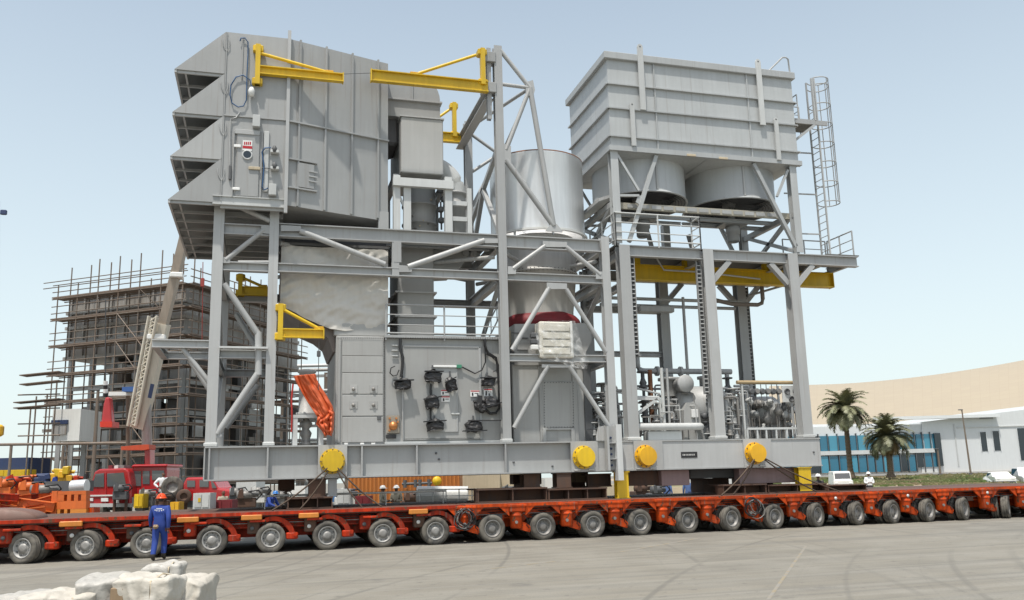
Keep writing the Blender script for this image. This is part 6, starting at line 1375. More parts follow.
poly_slab([(105, 472), (105, 505), (106, 505), (106, 472)], ZC-1.36, .08, 'door_pillar', REDC, cb_); poly_slab([(84.5, 484), (84.5, 474), (86.5, 473.5), (86.5, 484)], ZC-1.5, .1, 'mirror', BLACK, cb_)
for x0 in (108, 114, 120): poly_slab([(x0, 468.5), (x0+.5, 465.5), (x0+4, 465), (x0+4, 468.5)], ZC-1, .8, 'roof_box', random.choice((WHITE, DRED, RIMD)), cb_)
# operator house
oh = poly_slab([(131, 497), (131, 470), (133, 466), (166, 465.5), (166.5, 470), (165, 496)], ZC-.6, 2.0, 'operator_house', REDC, ct)
poly_slab([(134, 486), (134, 471), (141, 471), (141, 486)], ZC-.64, .1, 'window', CABG, oh); poly_slab([(142.5, 484), (142.5, 471), (149.5, 471), (149.5, 484)], ZC-.64, .1, 'window', CABG, oh); poly_slab([(152, 480), (152, 470.5), (164, 470.5), (164, 480)], ZC-.64, .1, 'window', CABG, oh)
poly_slab([(130, 467.5), (132.5, 464.5), (167, 464), (167, 467)], ZC-.8, 2.4, 'roof', REDC, oh)
poly_slab([(144, 466), (144, 446), (149.5, 445.5), (149.5, 466)], ZC-.2, .8, 'mast', REDC, ct); poly_slab([(121, 450), (121, 446.5), (144, 444.5), (149, 444.5), (149, 449), (144, 450)], ZC-.5, .9, 'mast_arm', paint('crane_orange', (.55, .07, .02), .5, .3), ct)
m = MB(); m.tube(PC(147, 447), PC(146, 396), .28, 12); m.build('lift_cylinder', CLAD, ct); m = MB(); m.tube(PC(146, 400), PC(152, 366), .18, 12); m.build('cylinder_rod', RIM, ct)
# boom
def bsec(x0, y0, x1, y1, w_, mt, name, dz=0, z0=0): m = MB(); m.bar(PC(x0, y0, dz), PC(x1, y1, dz), w_, w_*1.1, fw); return m.build(name, mt, ct)
b1 = bsec(140, 428, 163.5, 324, .62, CREAM, 'boom_base'); bsec(159, 342, 194, 200, .46, TANW, 'boom_extension')
m = MB(); m.cb(PC(158, 338).x-.55, PC(158, 338).x+.45, PC(158, 338).y-.5, PC(158, 338).y+.5, PC(158, 341).z, PC(158, 335).z, .06); m.build('boom_collar', WHITE, ct)
m = MB(); q = PC(177, 276); m.cb(q.x-.35, q.x+.35, q.y-.4, q.y+.4, q.z-.15, q.z+.15, .05); m.build('boom_collar', WHITE, ct)
# lettering-like dark patch on the boom
m = MB(); m.bar(PC(149.5, 398, -.6), PC(152.5, 384, -.6), .22, .02, fw); m.build('boom_emblem', DBLUE, b1)
# lattice jib stowed along the boom
lj = MB(); L0, L1, Q0, Q1 = PC(128, 426, -.5), PC(149, 316, -.5), PC(135.5, 426, -.5), PC(157, 316, -.5)
for a, b_ in ((L0, L1), (Q0, Q1)): lj.tube(a, b_, .09, 6); lj.tube(a+V((.1, .6, 0)), b_+V((.1, .6, 0)), .07, 6)
n = 15
for k in range(n):
    a, b_ = L0.lerp(L1, k/n), Q0.lerp(Q1, (k+1)/n); lj.tube(a, b_, .04, 5); lj.tube(Q0.lerp(Q1, k/n), L0.lerp(L1, (k+.5)/n), .035, 5)
lj.build('lattice_jib', CREAM, ct)
for px in (100, 122, 176):
    p = gd(px, ZC-1.2); m = MB(); m.lathe([(.2, -.16), (.5, -.16), (.53, -.1), (.53, .1), (.5, .16), (.2, .16)], p+V((0, 0, .53)), 'y', 20); m.build('wheel', RUBBER, ct)
# red hook block hanging with its striped rod and the white work platform
m = MB(); hb = T('hook_block', 'red tapered hook block hanging left of the cream boom', 'hook block', PC(106, 426))
poly_slab([(100.5, 424.5), (103, 405), (105, 397), (109, 397), (110.5, 410), (111.5, 424.5)], ZC+.3, .5, 'body', REDC, hb); poly_slab([(100, 427), (100, 421.5), (112, 421.5), (112, 427)], ZC+.1, .9, 'foot', paint('hook_red', (.6, .03, .01), .35), hb)
m = MB()
for k in range(4): m = MB(); m.tube(dp(105.5, 397-k*4, ZC+.5), dp(105.5, 393-k*4, ZC+.5), .13, 8); m.build('rod_stripe', SIGNW if k % 2 else BLACK, hb)
m = MB(); m.tube(dp(105.5, 381, ZC+.5), dp(105.5, 300, ZC+.5)+V((0, 0, 0)), .03, 5); m.build('rope', DGREY, hb)
wp = T('work_platform', 'white work platform beam with a blue box beside the boom', 'platform', PC(126, 396))
m = MB(); m.bar(dp(112, 394.5, ZC+.8), dp(140, 394, ZC+.8), .9, .22); m.build('deck', WHITE, wp); m = MB(); m.tube(dp(128, 395, ZC+.8), gd(128, ZC+.8), .12, 8); m.build('post', TUBE, wp)
poly_slab([(122, 391.5), (122, 387), (134, 386.5), (134, 391.5)], ZC+.6, .6, 'box', paint('box_blue', (.03, .10, .30), .5), wp)
# second boom hoist line with red marker
m = MB(); m.tube(dp(203, 262, 60), dp(202, 345, 60), .03, 5); m.cb(dp(202.5, 284, 60).x-.12, dp(202.5, 284, 60).x+.12, dp(202.5, 284, 60).y-.1, dp(202.5, 284, 60).y+.1, dp(202, 287, 60).z, dp(202, 278, 60).z, .03); one('hoist_line', m, paint('hoist_red', (.30, .04, .03), .6), 'thin hoist line with small red marker before the boiler corner', 'hoist line')

# second red truck
rt2 = T('red_truck', 'red truck cab behind the grey skid end at the left', 'truck', gd(205, 46))
tk = poly_slab([(183, 506), (183, 484), (186, 477.5), (210, 477), (214, 481), (218, 488), (231, 490), (232, 506)], 45, 2.2, 'cab', REDC, rt2)
for pl in ([(187, 487), (187, 480.5), (195, 480.5), (195, 487)], [(199.5, 487), (199.5, 480), (208.5, 480), (208.5, 487)], [(212, 488), (211, 481.5), (213.5, 482.5), (216.5, 488)]): poly_slab(pl, 44.96, .1, 'window', CABG, tk)
m = MB(); wall_slab(m, 183, 238, 500, 507, 44.9, 2.4); m.build('chassis', DGREY, rt2)
for px in (192, 224): p = gd(px, 45); m = MB(); m.lathe([(.2, -.16), (.5, -.16), (.53, 0), (.5, .16), (.2, .16)], p+V((0, 0, .53)), 'y', 20); m.build('wheel', RUBBER, rt2)
# loose spare wheel, reel, cabinets
def disc(px, py, Z, r, label, mt, rim, name, cat, wd=.3):
    p = dp(px, py, Z); t = T(name, label, cat, (p.x, p.y, p.z-r)); m = MB()
    m.lathe([(r*.5, -wd/2), (r*.9, -wd/2), (r, -wd*.35), (r, wd*.35), (r*.9, wd/2), (r*.5, wd/2)], p, 'y', 28); m.build('tyre' if name == 'spare_wheel' else 'drum', mt, t)
    m = MB(); m.lathe([(r*.5, wd*.4), (r*.42, wd*.2), (r*.2, wd*.25), (0, wd*.26)], p, 'y', 24); m.build('rim', rim, t)
    m = MB(); m.bar((p.x, p.y+wd, 0), (p.x, p.y+wd, p.z), .3, .15); m.build('stand', RUST, t)
disc(172.5, 487, 44, .43*1.25, 'upright spare truck wheel behind the man in blue coveralls', RUBBER, RIMD, 'spare_wheel', 'wheel')
disc(184, 496.5, 43, .36, 'rusty hose reel beside the upright spare wheel', RUST, RUST, 'hose_reel', 'reel')
def cab2(x0, x1, y0, y1, Z, th, mt, name, label, cat, door=True):
    p = gd((x0+x1)/2, Z); t = T(name, label, cat, p); m = MB(); wall_slab(m, x0, x1, y0, y1, Z, th); m.build('body', mt, t)
    if door: m = MB(); wall_slab(m, x0+(x1-x0)*.08, x0+(x1-x0)*.48, y0+(y1-y0)*.1, y1-(y1-y0)*.12, Z-.03, .03); m.build('door', mt, t); m = MB(); wall_slab(m, x0+(x1-x0)*.54, x0+(x1-x0)*.92, y0+(y1-y0)*.1, y1-(y1-y0)*.12, Z-.03, .03); m.build('door', mt, t)
    m = MB(); wall_slab(m, x0+(x1-x0)*.15, x1-(x1-x0)*.15, y1, y1+30, Z+th*.2, th*.6); 
    for i, q in enumerate(m.v): m.v[i].z = max(0.0, min(q.z, m.v[4].z)) if q.z < m.v[4].z else q.z
    m.build('base', DGREY, t); return t
def gear(x0, x1, y0, y1, Z, th, mt, name, label, cat): return cab2(x0, x1, y0, y1, Z, th, mt, name, label, cat)
gear(193, 210, 493, 509, 40, .8, LGREY, 'electric_cabinet', 'pale grey electric cabinet with yellow mark near the spare wheel', 'cabinet')
m = MB(); wall_slab(m, 198, 200.5, 498, 502, 39.95, .02); one('hazard_mark', m, YEL, 'small yellow hazard mark on the pale electric cabinet', 'label')
gear(211, 232, 500, 512, 41, .8, DRED, 'tool_chest', 'dark red tool chest right of the pale electric cabinet', 'chest')
gear(134, 143, 494, 508, 42, .6, YEL, 'yellow_drum', 'yellow steel box under the red operator house', 'box'); gear(170, 179, 502, 511, 41, .6, YELO, 'amber_box', 'small amber box below the upright spare wheel', 'box')

# ================================================================ yard clutter far left
cab2(-20, 28, 458, 475, 60, 3, DBLUE, 'blue_container', 'dark blue container at the left picture edge', 'container', False); gear(-20, 28, 470, 477, 59.8, 1, YEL, 'yellow_beam', 'yellow beam below the dark blue container', 'beam')
m = MB(); wall_slab(m, -60, 26, 477, 500, 58, .4); one('yard_wall', m, BEIGE, 'low beige yard wall at the far left', 'wall')
p = dp(-1, 431, 56); t = T('yellow_beacon', 'yellow machine head poking up at the left picture edge', 'machine', (p.x, p.y, 0)); m = MB(); m.cb(p.x-.5, p.x+.25, p.y-.3, p.y+.3, p.z-.35, p.z+.4, .12); m.build('head', YELO, t); m = MB(); m.tube((p.x-.3, p.y, 0), p+V((-.3, 0, 0)), .1, 8); m.build('mast', YELO, t)
random.seed(5)
labs = ['leaning orange steel bracket', 'flat orange steel plate', 'orange angle frame', 'short orange beam', 'red painted flange plate', 'orange lug plate', 'red steel channel', 'bent orange strut']
spots = [(8, 503), (22, 499), (36, 505), (14, 510), (30, 511), (46, 500), (42, 510), (4, 497)]
for (px, py), lb_ in zip(spots, labs):
    Z = 36+random.uniform(-1, 1); p = dp(px, py, Z); g_ = MB(); a = random.uniform(-.5, .5)
    d = V((math.cos(a), .3*math.sin(a*3), math.sin(a)*.6)).normalized(); L_ = random.uniform(.5, .95)
    g_.ib(p-d*L_, p+d*L_, random.uniform(.25, .5), random.uniform(.3, .5)); g_.bar(p+V((0, .3, -.2)), V((p.x, p.y+.3, 0)), .3, .3); g_.bar(p-d*L_*.6, p-d*L_*.6+V((.1, 0, -.35)), .2, .12)
    one('steel_piece', g_, random.choice((ORG, ORG, REDT, ORGT)), lb_+(' in the orange heap, %s' % ['left end', 'upper left', 'middle', 'lower left', 'lower middle', 'beside the pierced bracket', 'right foot', 'top left corner'][labs.index(lb_)]), 'steel piece', 'heap of orange steel')
ob = T('orange_bracket', 'orange pierced steel bracket with square holes beside the red cab', 'bracket', gd(68, 38))
z_ = 37.5
for x0, x1, y0, y1 in ((51, 57, 491, 517), (57, 86, 491, 494.5), (57, 64, 494.5, 501), (67, 71, 494.5, 501), (74, 78, 494.5, 501), (81, 86, 494.5, 501), (57, 86, 501, 509), (57, 60, 509, 517), (64, 67, 509, 517), (70, 86, 509, 517)):
    m = MB(); wall_slab(m, x0, x1, y0, y1, z_, .35); m.build('plate', ORG if y0 < 505 else AMB, ob)
m = MB(); wall_slab(m, 56, 86, 491, 517, z_+.8, .1); m.build('back_plate', AMB, ob)
m = MB(); wall_slab(m, 60, 84, 517, 560, z_, .3)
for i, q in enumerate(m.v): m.v[i].z = max(0, q.z)
m.build('foot', RUST, ob)
m = MB(); a, b_ = dp(70, 515, 36.5), dp(97, 511, 36.5); m.bar(a, b_, .5, .32); m.bar(a+V((.2, .3, 0)), V((a.x+.2, a.y+.3, 0)), .2, .2); m.bar(b_+V((-.2, .3, 0)), V((b_.x-.2, b_.y+.3, 0)), .2, .2); one('red_beam', m, ORGT, 'sloping bright red beam lying in front of the pierced bracket', 'beam')
m = MB(); a, b_ = dp(72, 487, 42), dp(87, 486, 42); m.tube(a, b_, .32, 16); m.bar(a.lerp(b_, .5), V((a.lerp(b_, .5).x, a.lerp(b_, .5).y, 0)), .5, .3); one('silver_drum', m, GALV, 'shiny silver cylinder lying left of the red cab', 'drum')
ek = T('engine_unit', 'dark engine unit with yellow parts above the orange heap', 'engine', gd(60, 44))
m = MB(); wall_slab(m, 42, 82, 481, 492, 44, 1.2); m.build('block', DGREY, ek); m = MB(); wall_slab(m, 45, 75, 492, 530, 44.2, .8)
for i, q in enumerate(m.v): m.v[i].z = max(0, q.z)
m.build('base', DGREY, ek)
for px, py, w_, mt in ((60, 477, .5, YELO), (68, 480, .45, YELO), (53, 484, .5, BLUE), (46, 478, .4, DBLUE), (36, 484, .5, DBLUE), (64, 472.5, .5, YEL), (75, 479, .35, REDT), (30, 480, .4, ORG), (50, 488, .4, YELO)):
    q = dp(px, py, 43.8); m = MB(); m.cb(q.x-w_*.8, q.x+w_*.5, q.y-.3, q.y+.4, q.z-w_*.5, q.z+w_*.3, .03); m.tube((q.x-w_, q.y, q.z+.1), (q.x+w_, q.y, q.z+random.uniform(-.1, .3)), .08, 8); m.cb(q.x, q.x+w_*.6, q.y-.5, q.y, q.z-w_*.2, q.z+w_*.55, .03)
    for i, v_ in enumerate(m.v): m.v[i] = v_+V((noise.noise(v_*2.1)*.1, 0, noise.noise(v_*1.7)*.1))
    m.build('engine_part', mt, ek); m = MB(); m.bar((q.x, q.y, q.z-1.0), (q.x, q.y, q.z), .15, .15); m.build('bracket', DGREY, ek)

# ================================================================ containers and tank behind the trailer
oc = T('orange_container', 'orange ribbed container seen under the skid behind the tank', 'container', gd(405, 48))
m = MB(); wall_slab(m, 348, 460, 470, 512, 48, 2.4); m.build('body', paint('container_orange', (.50, .17, .03), .6, .35), oc)
for k in range(28): m = MB(); wall_slab(m, 350+k*4, 351.6+k*4, 471, 511, 47.94, .06); m.build('rib', paint('container_orange', (.5, .17, .03)), oc)
tk2 = T('white_tank', 'white horizontal tank with small railing behind the red trailer', 'tank', gd(443, 38))
a, b_ = dp(417, 496, 38), dp(468, 496, 38); m = MB(); m.tube(a, b_, .42, 24); m.build('shell', WHITE, tk2)
for q in (a.lerp(b_, .2), a.lerp(b_, .8)): m = MB(); m.bar(q, V((q.x, q.y, 0)), .3, .5); m.build('saddle', GREY, tk2)
for px in (420, 433, 446, 459, 472, 478): q = dp(px, 502, 37); m = MB(); m.tube(V((q.x, q.y, 0)), dp(px, 489.5, 37), .025, 6); m.build('rail_post', WHITE, tk2)
m = MB(); m.tube(dp(418, 489.5, 37), dp(480, 489, 37), .03, 6); m.tube(dp(418, 496, 37), dp(480, 495.5, 37), .02, 6); m.build('railing', WHITE, tk2)
c = dp(437, 481, 46); m = MB(); m.lathe([(0, .1), (.2, .08), (.25, 0), (.2, -.1)], c, 'y', 16); t = T('yellow_disc', 'round yellow valve wheel in front of the orange container', 'valve wheel', (c.x, c.y, 0)); m.build('wheel', YEL, t); m = MB(); m.tube((c.x, c.y+.1, 0), (c.x, c.y+.1, c.z), .06, 8); m.build('stem', DGREY, t)
m = MB(); a, b_ = dp(402, 484, 46), dp(432, 483, 46); m.tube(a, b_, .07, 8); [m.tube(a.lerp(b_, k)+V((0, 0, -.2)), a.lerp(b_, k)+V((0, 0, .2)), .1, 8) for k in (.1, .45, .6, .9)]; m.tube(V((a.x+1, a.y, 0)), a+V((1, 0, 0)), .05, 6); one('pipe_manifold', m, DGREY, 'black pipe manifold in front of the orange container', 'manifold')
gear(397-60, 397-47, 489, 505, 44, .8, LGREY, 'white_cabinet', 'white cabinet under the skid left of the dark red boxes', 'cabinet'); gear(355, 370, 496, 510, 42, .8, DRED, 'tool_chest', 'dark red chest left of the two men in helmets', 'chest'); gear(480, 494, 495, 508, 38, .8, DRED, 'tool_chest', 'dark red chest beside the railing of the white tank', 'chest')
gear(332, 352, 489, 502, 46, .8, paint('drum_blue', (.05, .16, .35), .5, .2), 'blue_drum_rack', 'blue box under the skid right of the rusty stool', 'box'); gear(360, 372, 478, 489, 52, .8, BEIGE, 'beige_box', 'beige box behind the grey jack', 'box')
for i, (x0, x1, y0, y1, Z, mt, lab) in enumerate(((462, 500, 472, 500, 52, BEIGE, 'beige stacked container right of the orange one'), (500, 536, 474, 500, 54, BEIGE, 'beige site box between the dark steel stools'), (545, 560, 478, 500, 56, WHITE, 'white site box behind the boxed stool'), (568, 590, 480, 498, 50, WHITE, 'white wrapped bale under the middle trunnions'), (688, 740, 478, 488, 60, LGREY, 'pale low unit behind the thin black girder'), (600, 660, 484, 500, 62, BEIGE, 'low beige wall block behind the left yellow stanchion'), (790, 806, 479, 484, 64, WHITE, 'small white box behind the right yellow stanchion'), (285, 305, 486, 500, 55, WHITE, 'white box behind the left rusty stool'), (236, 256, 482, 500, 58, LGREY, 'pale box under the left end of the skid'))):
    cab2(x0, x1, y0, y1, Z, 2, mt, 'site_box', lab, 'box', False)
m = MB(); wall_slab(m, 540, 830, 487, 520, 66, .3)
for i, q in enumerate(m.v): m.v[i].z = max(0, q.z)
one('low_wall', m, BEIGE, 'long low beige wall behind the trailer in the middle', 'wall')

# ================================================================ people
def skin_mesh(J, E, R_):
    me = bpy.data.meshes.new('b'); me.from_pydata([J[k] for k in J], [(list(J).index(a), list(J).index(b)) for a, b in E], []); o = bpy.data.objects.new('b', me); COL.objects.link(o)
    md = o.modifiers.new('s', 'SKIN'); md.use_smooth_shade = True
    for i, k in enumerate(J): 
        r = R_[k]; me.skin_vertices[0].data[i].radius = r if isinstance(r, tuple) else (r, r)
        me.skin_vertices[0].data[i].use_root = (k == 'pelvis')
    sb = o.modifiers.new('u', 'SUBSURF'); sb.levels = 2; sb.render_levels = 2
    dg = bpy.context.evaluated_depsgraph_get(); out = bpy.data.meshes.new_from_object(o.evaluated_get(dg)); bpy.data.objects.remove(o); return out
RAD = dict(pelvis=(.175, .14), waist=(.17, .135), chest=(.19, .14), neck0=(.09, .09), neck=.058, head0=(.075, .09), head1=(.082, .1), head2=(.065, .08), ls=.095, rs=.095, le=.07, re=.07, lw=.05, rw=.05, lh=(.045, .03), rh=(.045, .03), lp=.118, rp=.118, lk=.092, rk=.092, la=.072, ra=.072, lt=.045, rt=.045, lf=.05, rf=.05)
EDG = [('pelvis', 'waist'), ('waist', 'chest'), ('chest', 'neck0'), ('neck0', 'neck'), ('neck', 'head0'), ('head0', 'head1'), ('head1', 'head2'), ('chest', 'ls'), ('ls', 'le'), ('le', 'lw'), ('lw', 'lh'), ('chest', 'rs'), ('rs', 're'), ('re', 'rw'), ('rw', 'rh'), ('pelvis', 'lp'), ('lp', 'lk'), ('lk', 'la'), ('la', 'lf'), ('lf', 'lt'), ('pelvis', 'rp'), ('rp', 'rk'), ('rk', 'ra'), ('ra', 'rf'), ('rf', 'rt')]
def pose(kind):   # faces -Y
    J = dict(pelvis=(0, 0, .95), waist=(0, 0, 1.10), chest=(0, .01, 1.34), neck0=(0, .01, 1.46), neck=(0, 0, 1.52), head0=(0, -.015, 1.60), head1=(0, -.01, 1.68), head2=(0, 0, 1.74),
             ls=(-.20, .01, 1.42), le=(-.26, .03, 1.14), lw=(-.28, -.04, .90), lh=(-.275, -.06, .80), rs=(.20, .01, 1.42), re=(.26, .03, 1.14), rw=(.28, -.04, .90), rh=(.275, -.06, .80),
             lp=(-.10, 0, .88), lk=(-.11, -.015, .50), la=(-.115, .02, .10), lf=(-.118, -.03, .05), lt=(-.125, -.15, .04), rp=(.10, 0, .88), rk=(.11, -.015, .50), ra=(.115, .02, .10), rf=(.118, -.03, .05), rt=(.125, -.15, .04))
    if kind == 'walk':
        J.update(lk=(-.10, -.16, .53), la=(-.10, -.10, .13), lf=(-.10, -.16, .075), lt=(-.10, -.28, .05), rk=(.10, .05, .50), ra=(.10, .22, .12), rf=(.10, .18, .06), rt=(.10, .07, .04), le=(-.25, .12, 1.16), lw=(-.25, .10, .92), lh=(-.245, .07, .82), re=(.27, -.03, 1.15), rw=(.29, -.16, .95), rh=(.285, -.21, .87))
    if kind == 'bend':
        J.update(waist=(0, -.06, 1.10), chest=(0, -.22, 1.30), neck0=(0, -.30, 1.39), neck=(0, -.35, 1.43), head0=(0, -.41, 1.49), head1=(0, -.43, 1.56), head2=(0, -.43, 1.61), ls=(-.2, -.22, 1.36), rs=(.2, -.22, 1.36), le=(-.27, -.34, 1.12), lw=(-.18, -.55, 1.02), lh=(-.15, -.63, .98), re=(.27, -.34, 1.12), rw=(.18, -.55, 1.0), rh=(.15, -.63, .96))
    if kind == 'hips':
        J.update(le=(-.42, .04, 1.18), lw=(-.26, -.10, 1.02), lh=(-.19, -.10, 1.0), re=(.42, .04, 1.18), rw=(.26, -.10, 1.02), rh=(.19, -.10, 1.0))
    if kind == 'hold':
        J.update(le=(-.27, -.02, 1.15), lw=(-.12, -.24, 1.12), lh=(-.05, -.28, 1.13), re=(.27, -.02, 1.15), rw=(.12, -.24, 1.12), rh=(.05, -.28, 1.15))
    return J
POSES = {}
def person(loc, rz, kind, label, shirt, trouser, helmet=None, grp='workers around the trailer', cut=.93, back=None):
    if kind not in POSES:
        J = pose(kind); me = skin_mesh(J, EDG, RAD); POSES[kind] = (J, me)
    J, me0 = POSES[kind]; me = me0.copy(); me.name = 'body'; me.materials.clear()
    for m_ in (shirt, trouser, SKIN, SHOE, HAIR): me.materials.append(m_)
    dist = lambda p, k: (p-V(J[k])).length
    for f in me.polygons:
        c = f.center; i = 0
        if dist(c, 'lh') < .09 or dist(c, 'rh') < .09: i = 2
        elif c.z > J['neck'][2]-.01 and (V((c.x, c.y))-V(J['head1'][:2])).length < .17: i = 4 if (c.z > J['head1'][2]+.03 or (c.y > J['head1'][1]+.03 and c.z > J['head0'][2])) else 2
        elif min(dist(c, k) for k in ('la', 'lf', 'lt')) < .085 or min(dist(c, k) for k in ('ra', 'rf', 'rt')) < .085: i = 3
        elif c.z < cut and abs(c.x) < .21: i = 1
        f.material_index = i
    t = T('person', label, 'person', loc, rz, grp); put('body', me, t, True)
    for s in 'lr':      # five fingers per hand, slightly curled
        h_, w_ = V(J[s+'h']), V(J[s+'w']); d = (h_-w_).normalized(); sd_ = d.cross(V((1, 0, 0))).normalized(); n_ = d.cross(sd_); m = MB()
        for k in range(4):
            b_ = h_+d*.03+sd_*(-.033+.022*k); L_ = (.06, .07, .066, .05)[k]; q = b_+d*L_*.55+n_*.006; e = q+d*L_*.45+n_*.022; m.tube(b_, q, .0095, 6, .009); m.tube(q, e, .009, 6, .007)
        b_ = h_+sd_*(-.035); q = b_+d*.03-sd_*.025; m.tube(b_, q, .011, 6, .01); m.tube(q, q+d*.03+n_*.01, .01, 6, .008); m.build('fingers', SKIN, t, True)
    hc = V(J['head1'])
    m = MB(); m.lathe([(0, -.055), (.012, -.03), (.016, 0), (.008, .02), (0, .03)], hc+V((0, -.105, -.03)), 'z', 8)
    for s in (-1, 1): m.lathe([(0, -.03), (.012, -.02), (.016, .01), (0, .03)], hc+V((s*.085, .0, -.02)), 'z', 8)
    m.build('nose_and_ears', SKIN, t, True)
    m = MB()
    for s in (-1, 1): m.lathe([(0, -.012), (.012, 0), (0, .012)], hc+V((s*.032, -.094, .012)), 'z', 8)
    m.cb(hc.x-.025, hc.x+.025, hc.y-.102, hc.y-.09, hc.z-.075, hc.z-.066, .003); m.build('eyes_and_mouth', HAIR, t, True)
    if helmet:
        m = MB(); q = hc+V((0, 0, .03)); prof = [(.155*math.cos(a), .14*math.sin(a)) for a in [k*pi/16 for k in range(9)]]
        m.lathe([(.128, -.0)]+[(.128*math.cos(a), .125*math.sin(a)) for a in [k*pi/16 for k in range(9)]], q, 'z', 20); m.lathe([(.125, .0), (.155, -.008), (.155, -.018), (.12, -.012)], q, 'z', 20)
        m.cb(q.x-.09, q.x+.09, q.y-.20, q.y-.11, q.z-.02, q.z-.004, .006); m.bar(q+V((0, .12, .06)), q+V((0, -.10, .09)), .03, .06); m.build('helmet', helmet, t, True)
    return t, J
def yawface(p, extra=0): d = CAM-p; return math.atan2(d.y, d.x)+pi/2+extra      # -Y towards camera
g = gr(158.5, 558.5); g = V((at(158.5, 557, -.95).x, -.95, 0))
t, J = person(g, yawface(g)+pi-.25, 'walk', 'man in blue coveralls and orange helmet walking, seen from behind', BLUE, BLUE, HORG, cut=0)
# white lettering arc on his back and rags in the pocket
m = MB()
for k in range(5): m.box(-.075+k*.032, -.052+k*.032, .158, .166, 1.395, 1.425)
for k in range(5): a = -1+k*.5; m.box(math.sin(a)*.13-.014, math.sin(a)*.13+.014, .158-.02*abs(a), .166, 1.395-.055*math.cos(a), 1.42-.055*math.cos(a))
m.build('back_lettering', SIGNW, t, True)
m = MB(); m.lathe([(0, -.07), (.06, -.04), (.08, 0), (.05, .05), (0, .06)], (.07, .17, .92), 'z', 9, False)
for i, p in enumerate(m.v): m.v[i] = p+V((noise.noise(p*40)*.03, noise.noise(p*30)*.03, noise.noise(p*35)*.03))
m.build('pocket_rag', WOOD, t, True)
def bgp(px, Z, extra, kind, label, sh, tr, hel, cut=.93, dz=0): p = gd(px, Z); p.z = dz; return person(p, yawface(p)+extra, kind, label, sh, tr, hel, cut=cut)
def zfor(px, ytop, Z): return dp(px, ytop, Z).z-1.82
bgp(161, 44, .2, 'hips', 'man in white shirt and trousers standing before the red operator house', WCLOTH, WCLOTH, None, .93, zfor(161, 471, 44))
bgp(222, 42, .5, 'hold', 'man in khaki by the dark red chest near the left skid end', KHAKI, KHAKI, None, 0, 0)
bgp(267, 40, .9, 'bend', 'worker in blue with blue helmet leaning behind the left lashings', BLUE, BLUE, HBLU, 0, 0)
bgp(382.5, 39, 1.3, 'hold', 'left one of the two khaki workers in white helmets', KHAKI, KHAKI, HWHT, 0, 0)
bgp(396.5, 39, -.5, 'hold', 'right one of the two khaki workers in white helmets', KHAKI, KHAKI, HWHT, 0, 0)
LBL = paint('pale_blue_cloth', (.09, .16, .36), .85, .2)
bgp(668.5, 52, 2.6, 'stand', 'left one of the two workers in pale blue behind the middle trailer', LBL, LBL, None, 0, 0)
bgp(689.5, 49, 3.0, 'stand', 'right one of the two workers in pale blue, with blue hood', LBL, LBL, HBLU, 0, 0)
bgp(821, 44, .3, 'stand', 'worker in white helmet, only head and shoulders above the deck beam', DCLOTH, DCLOTH, HWHT, 0, 0)
bgp(871, 55, .2, 'hold', 'man in white shirt, dark trousers and white helmet behind the right trailer', WCLOTH, DCLOTH, HWHT, .98, 0)

# ================================================================ wrapped crates in the foreground
def crate(px, py, zt, sx, sy, rz, label, mt, seed, timber=False):
    p = gr(px, py, zt); t = T('wrapped_crate', label, 'crate', (p.x, p.y, 0), rz, 'plastic wrapped crates in the foreground'); n = 18
    def side(f, nu, nv, name, mt_): 
        m = MB(); m.grid(f, nu, nv)
        for i, v_ in enumerate(m.v):
            q = v_*1.0+V((seed*3.1, 0, 0)); d = V((noise.noise(q*2.2), noise.noise(q*2.2+V((9, 0, 0))), noise.noise(q*2.0+V((0, 7, 0)))))*.07+V((noise.noise(q*7), noise.noise(q*7+V((3, 0, 0))), noise.noise(q*5+V((0, 5, 0)))))*.02
            r_ = (.5-abs(noise.noise(V((q.x*3.5, q.y*3.5, q.z*1.4+seed)))))*.055+(.5-abs(noise.noise(V((q.x*8, q.y*8, q.z*4+seed)))))*.028; d += V((v_.x, v_.y, .4)).normalized()*r_
            m.v[i] = v_+d
        m.build(name, mt_, t, True)
    hx, hy = sx/2, sy/2
    def loopf(u, v):      # drape: top centre, rounded rim, hanging skirt with soft folds
        a = u*2*pi; c, s = math.cos(a), math.sin(a); k = (abs(c)**12+abs(s)**12)**(-1/12); rim = .46
        r = min(1, v/rim); sk_ = max(0, v-rim)/(1-rim); z = zt*(1-.97*sk_)-.05*max(0, r-.8)**2/.04*(1-sk_)+.05*noise.noise(V((c*r*1.7+seed, s*r*1.7, 1)))
        fl = 1+sk_**.6*(.045*math.sin(a*11+seed*2)+.03*math.sin(a*23+seed)+.07*noise.noise(V((c*2, s*2, seed))))-.05*sk_
        return V((c*k*hx*r*fl, s*k*hy*r*fl, z))
    side(loopf, 120, 50, 'wrapping', mt)
    m = MB(); m.cb(-hx*.76, hx*.76, -hy*.76, hy*.76, .0, zt-.16, .02); m.build('box', WOOD, t, True)
    if timber: m = MB(); m.cb(-hx*1.04, -hx*1.04+.2, -hy*1.06, -hy*1.06+.12, .02, zt-.1, .015); m.build('board', WOOD, t, True)
    for k in ((.4,) if seed % 2 else ()): m = MB(); m.path([(hx*k, -hy*1.05, .05), (hx*k*1.02, -hy*1.06, zt*.6), (hx*k, -hy*1.03, zt-.02), (hx*k, 0, zt+.045), (hx*k, hy*1.05, zt-.02)], .012, 4); m.build('strap', BEIGE, t, True)
    return t
crate(152, 577, .74, .8, .7, -.35, 'middle wrapped crate with white plastic sheet folded over its top', WRAP, 1, True)
crate(189, 578, .66, .62, .8, -.3, 'rightmost wrapped crate with grey plastic', WRAP, 2)
crate(166, 565, .70, .6, .5, -.2, 'wrapped crate at the back of the foreground row', WRAPG, 3)
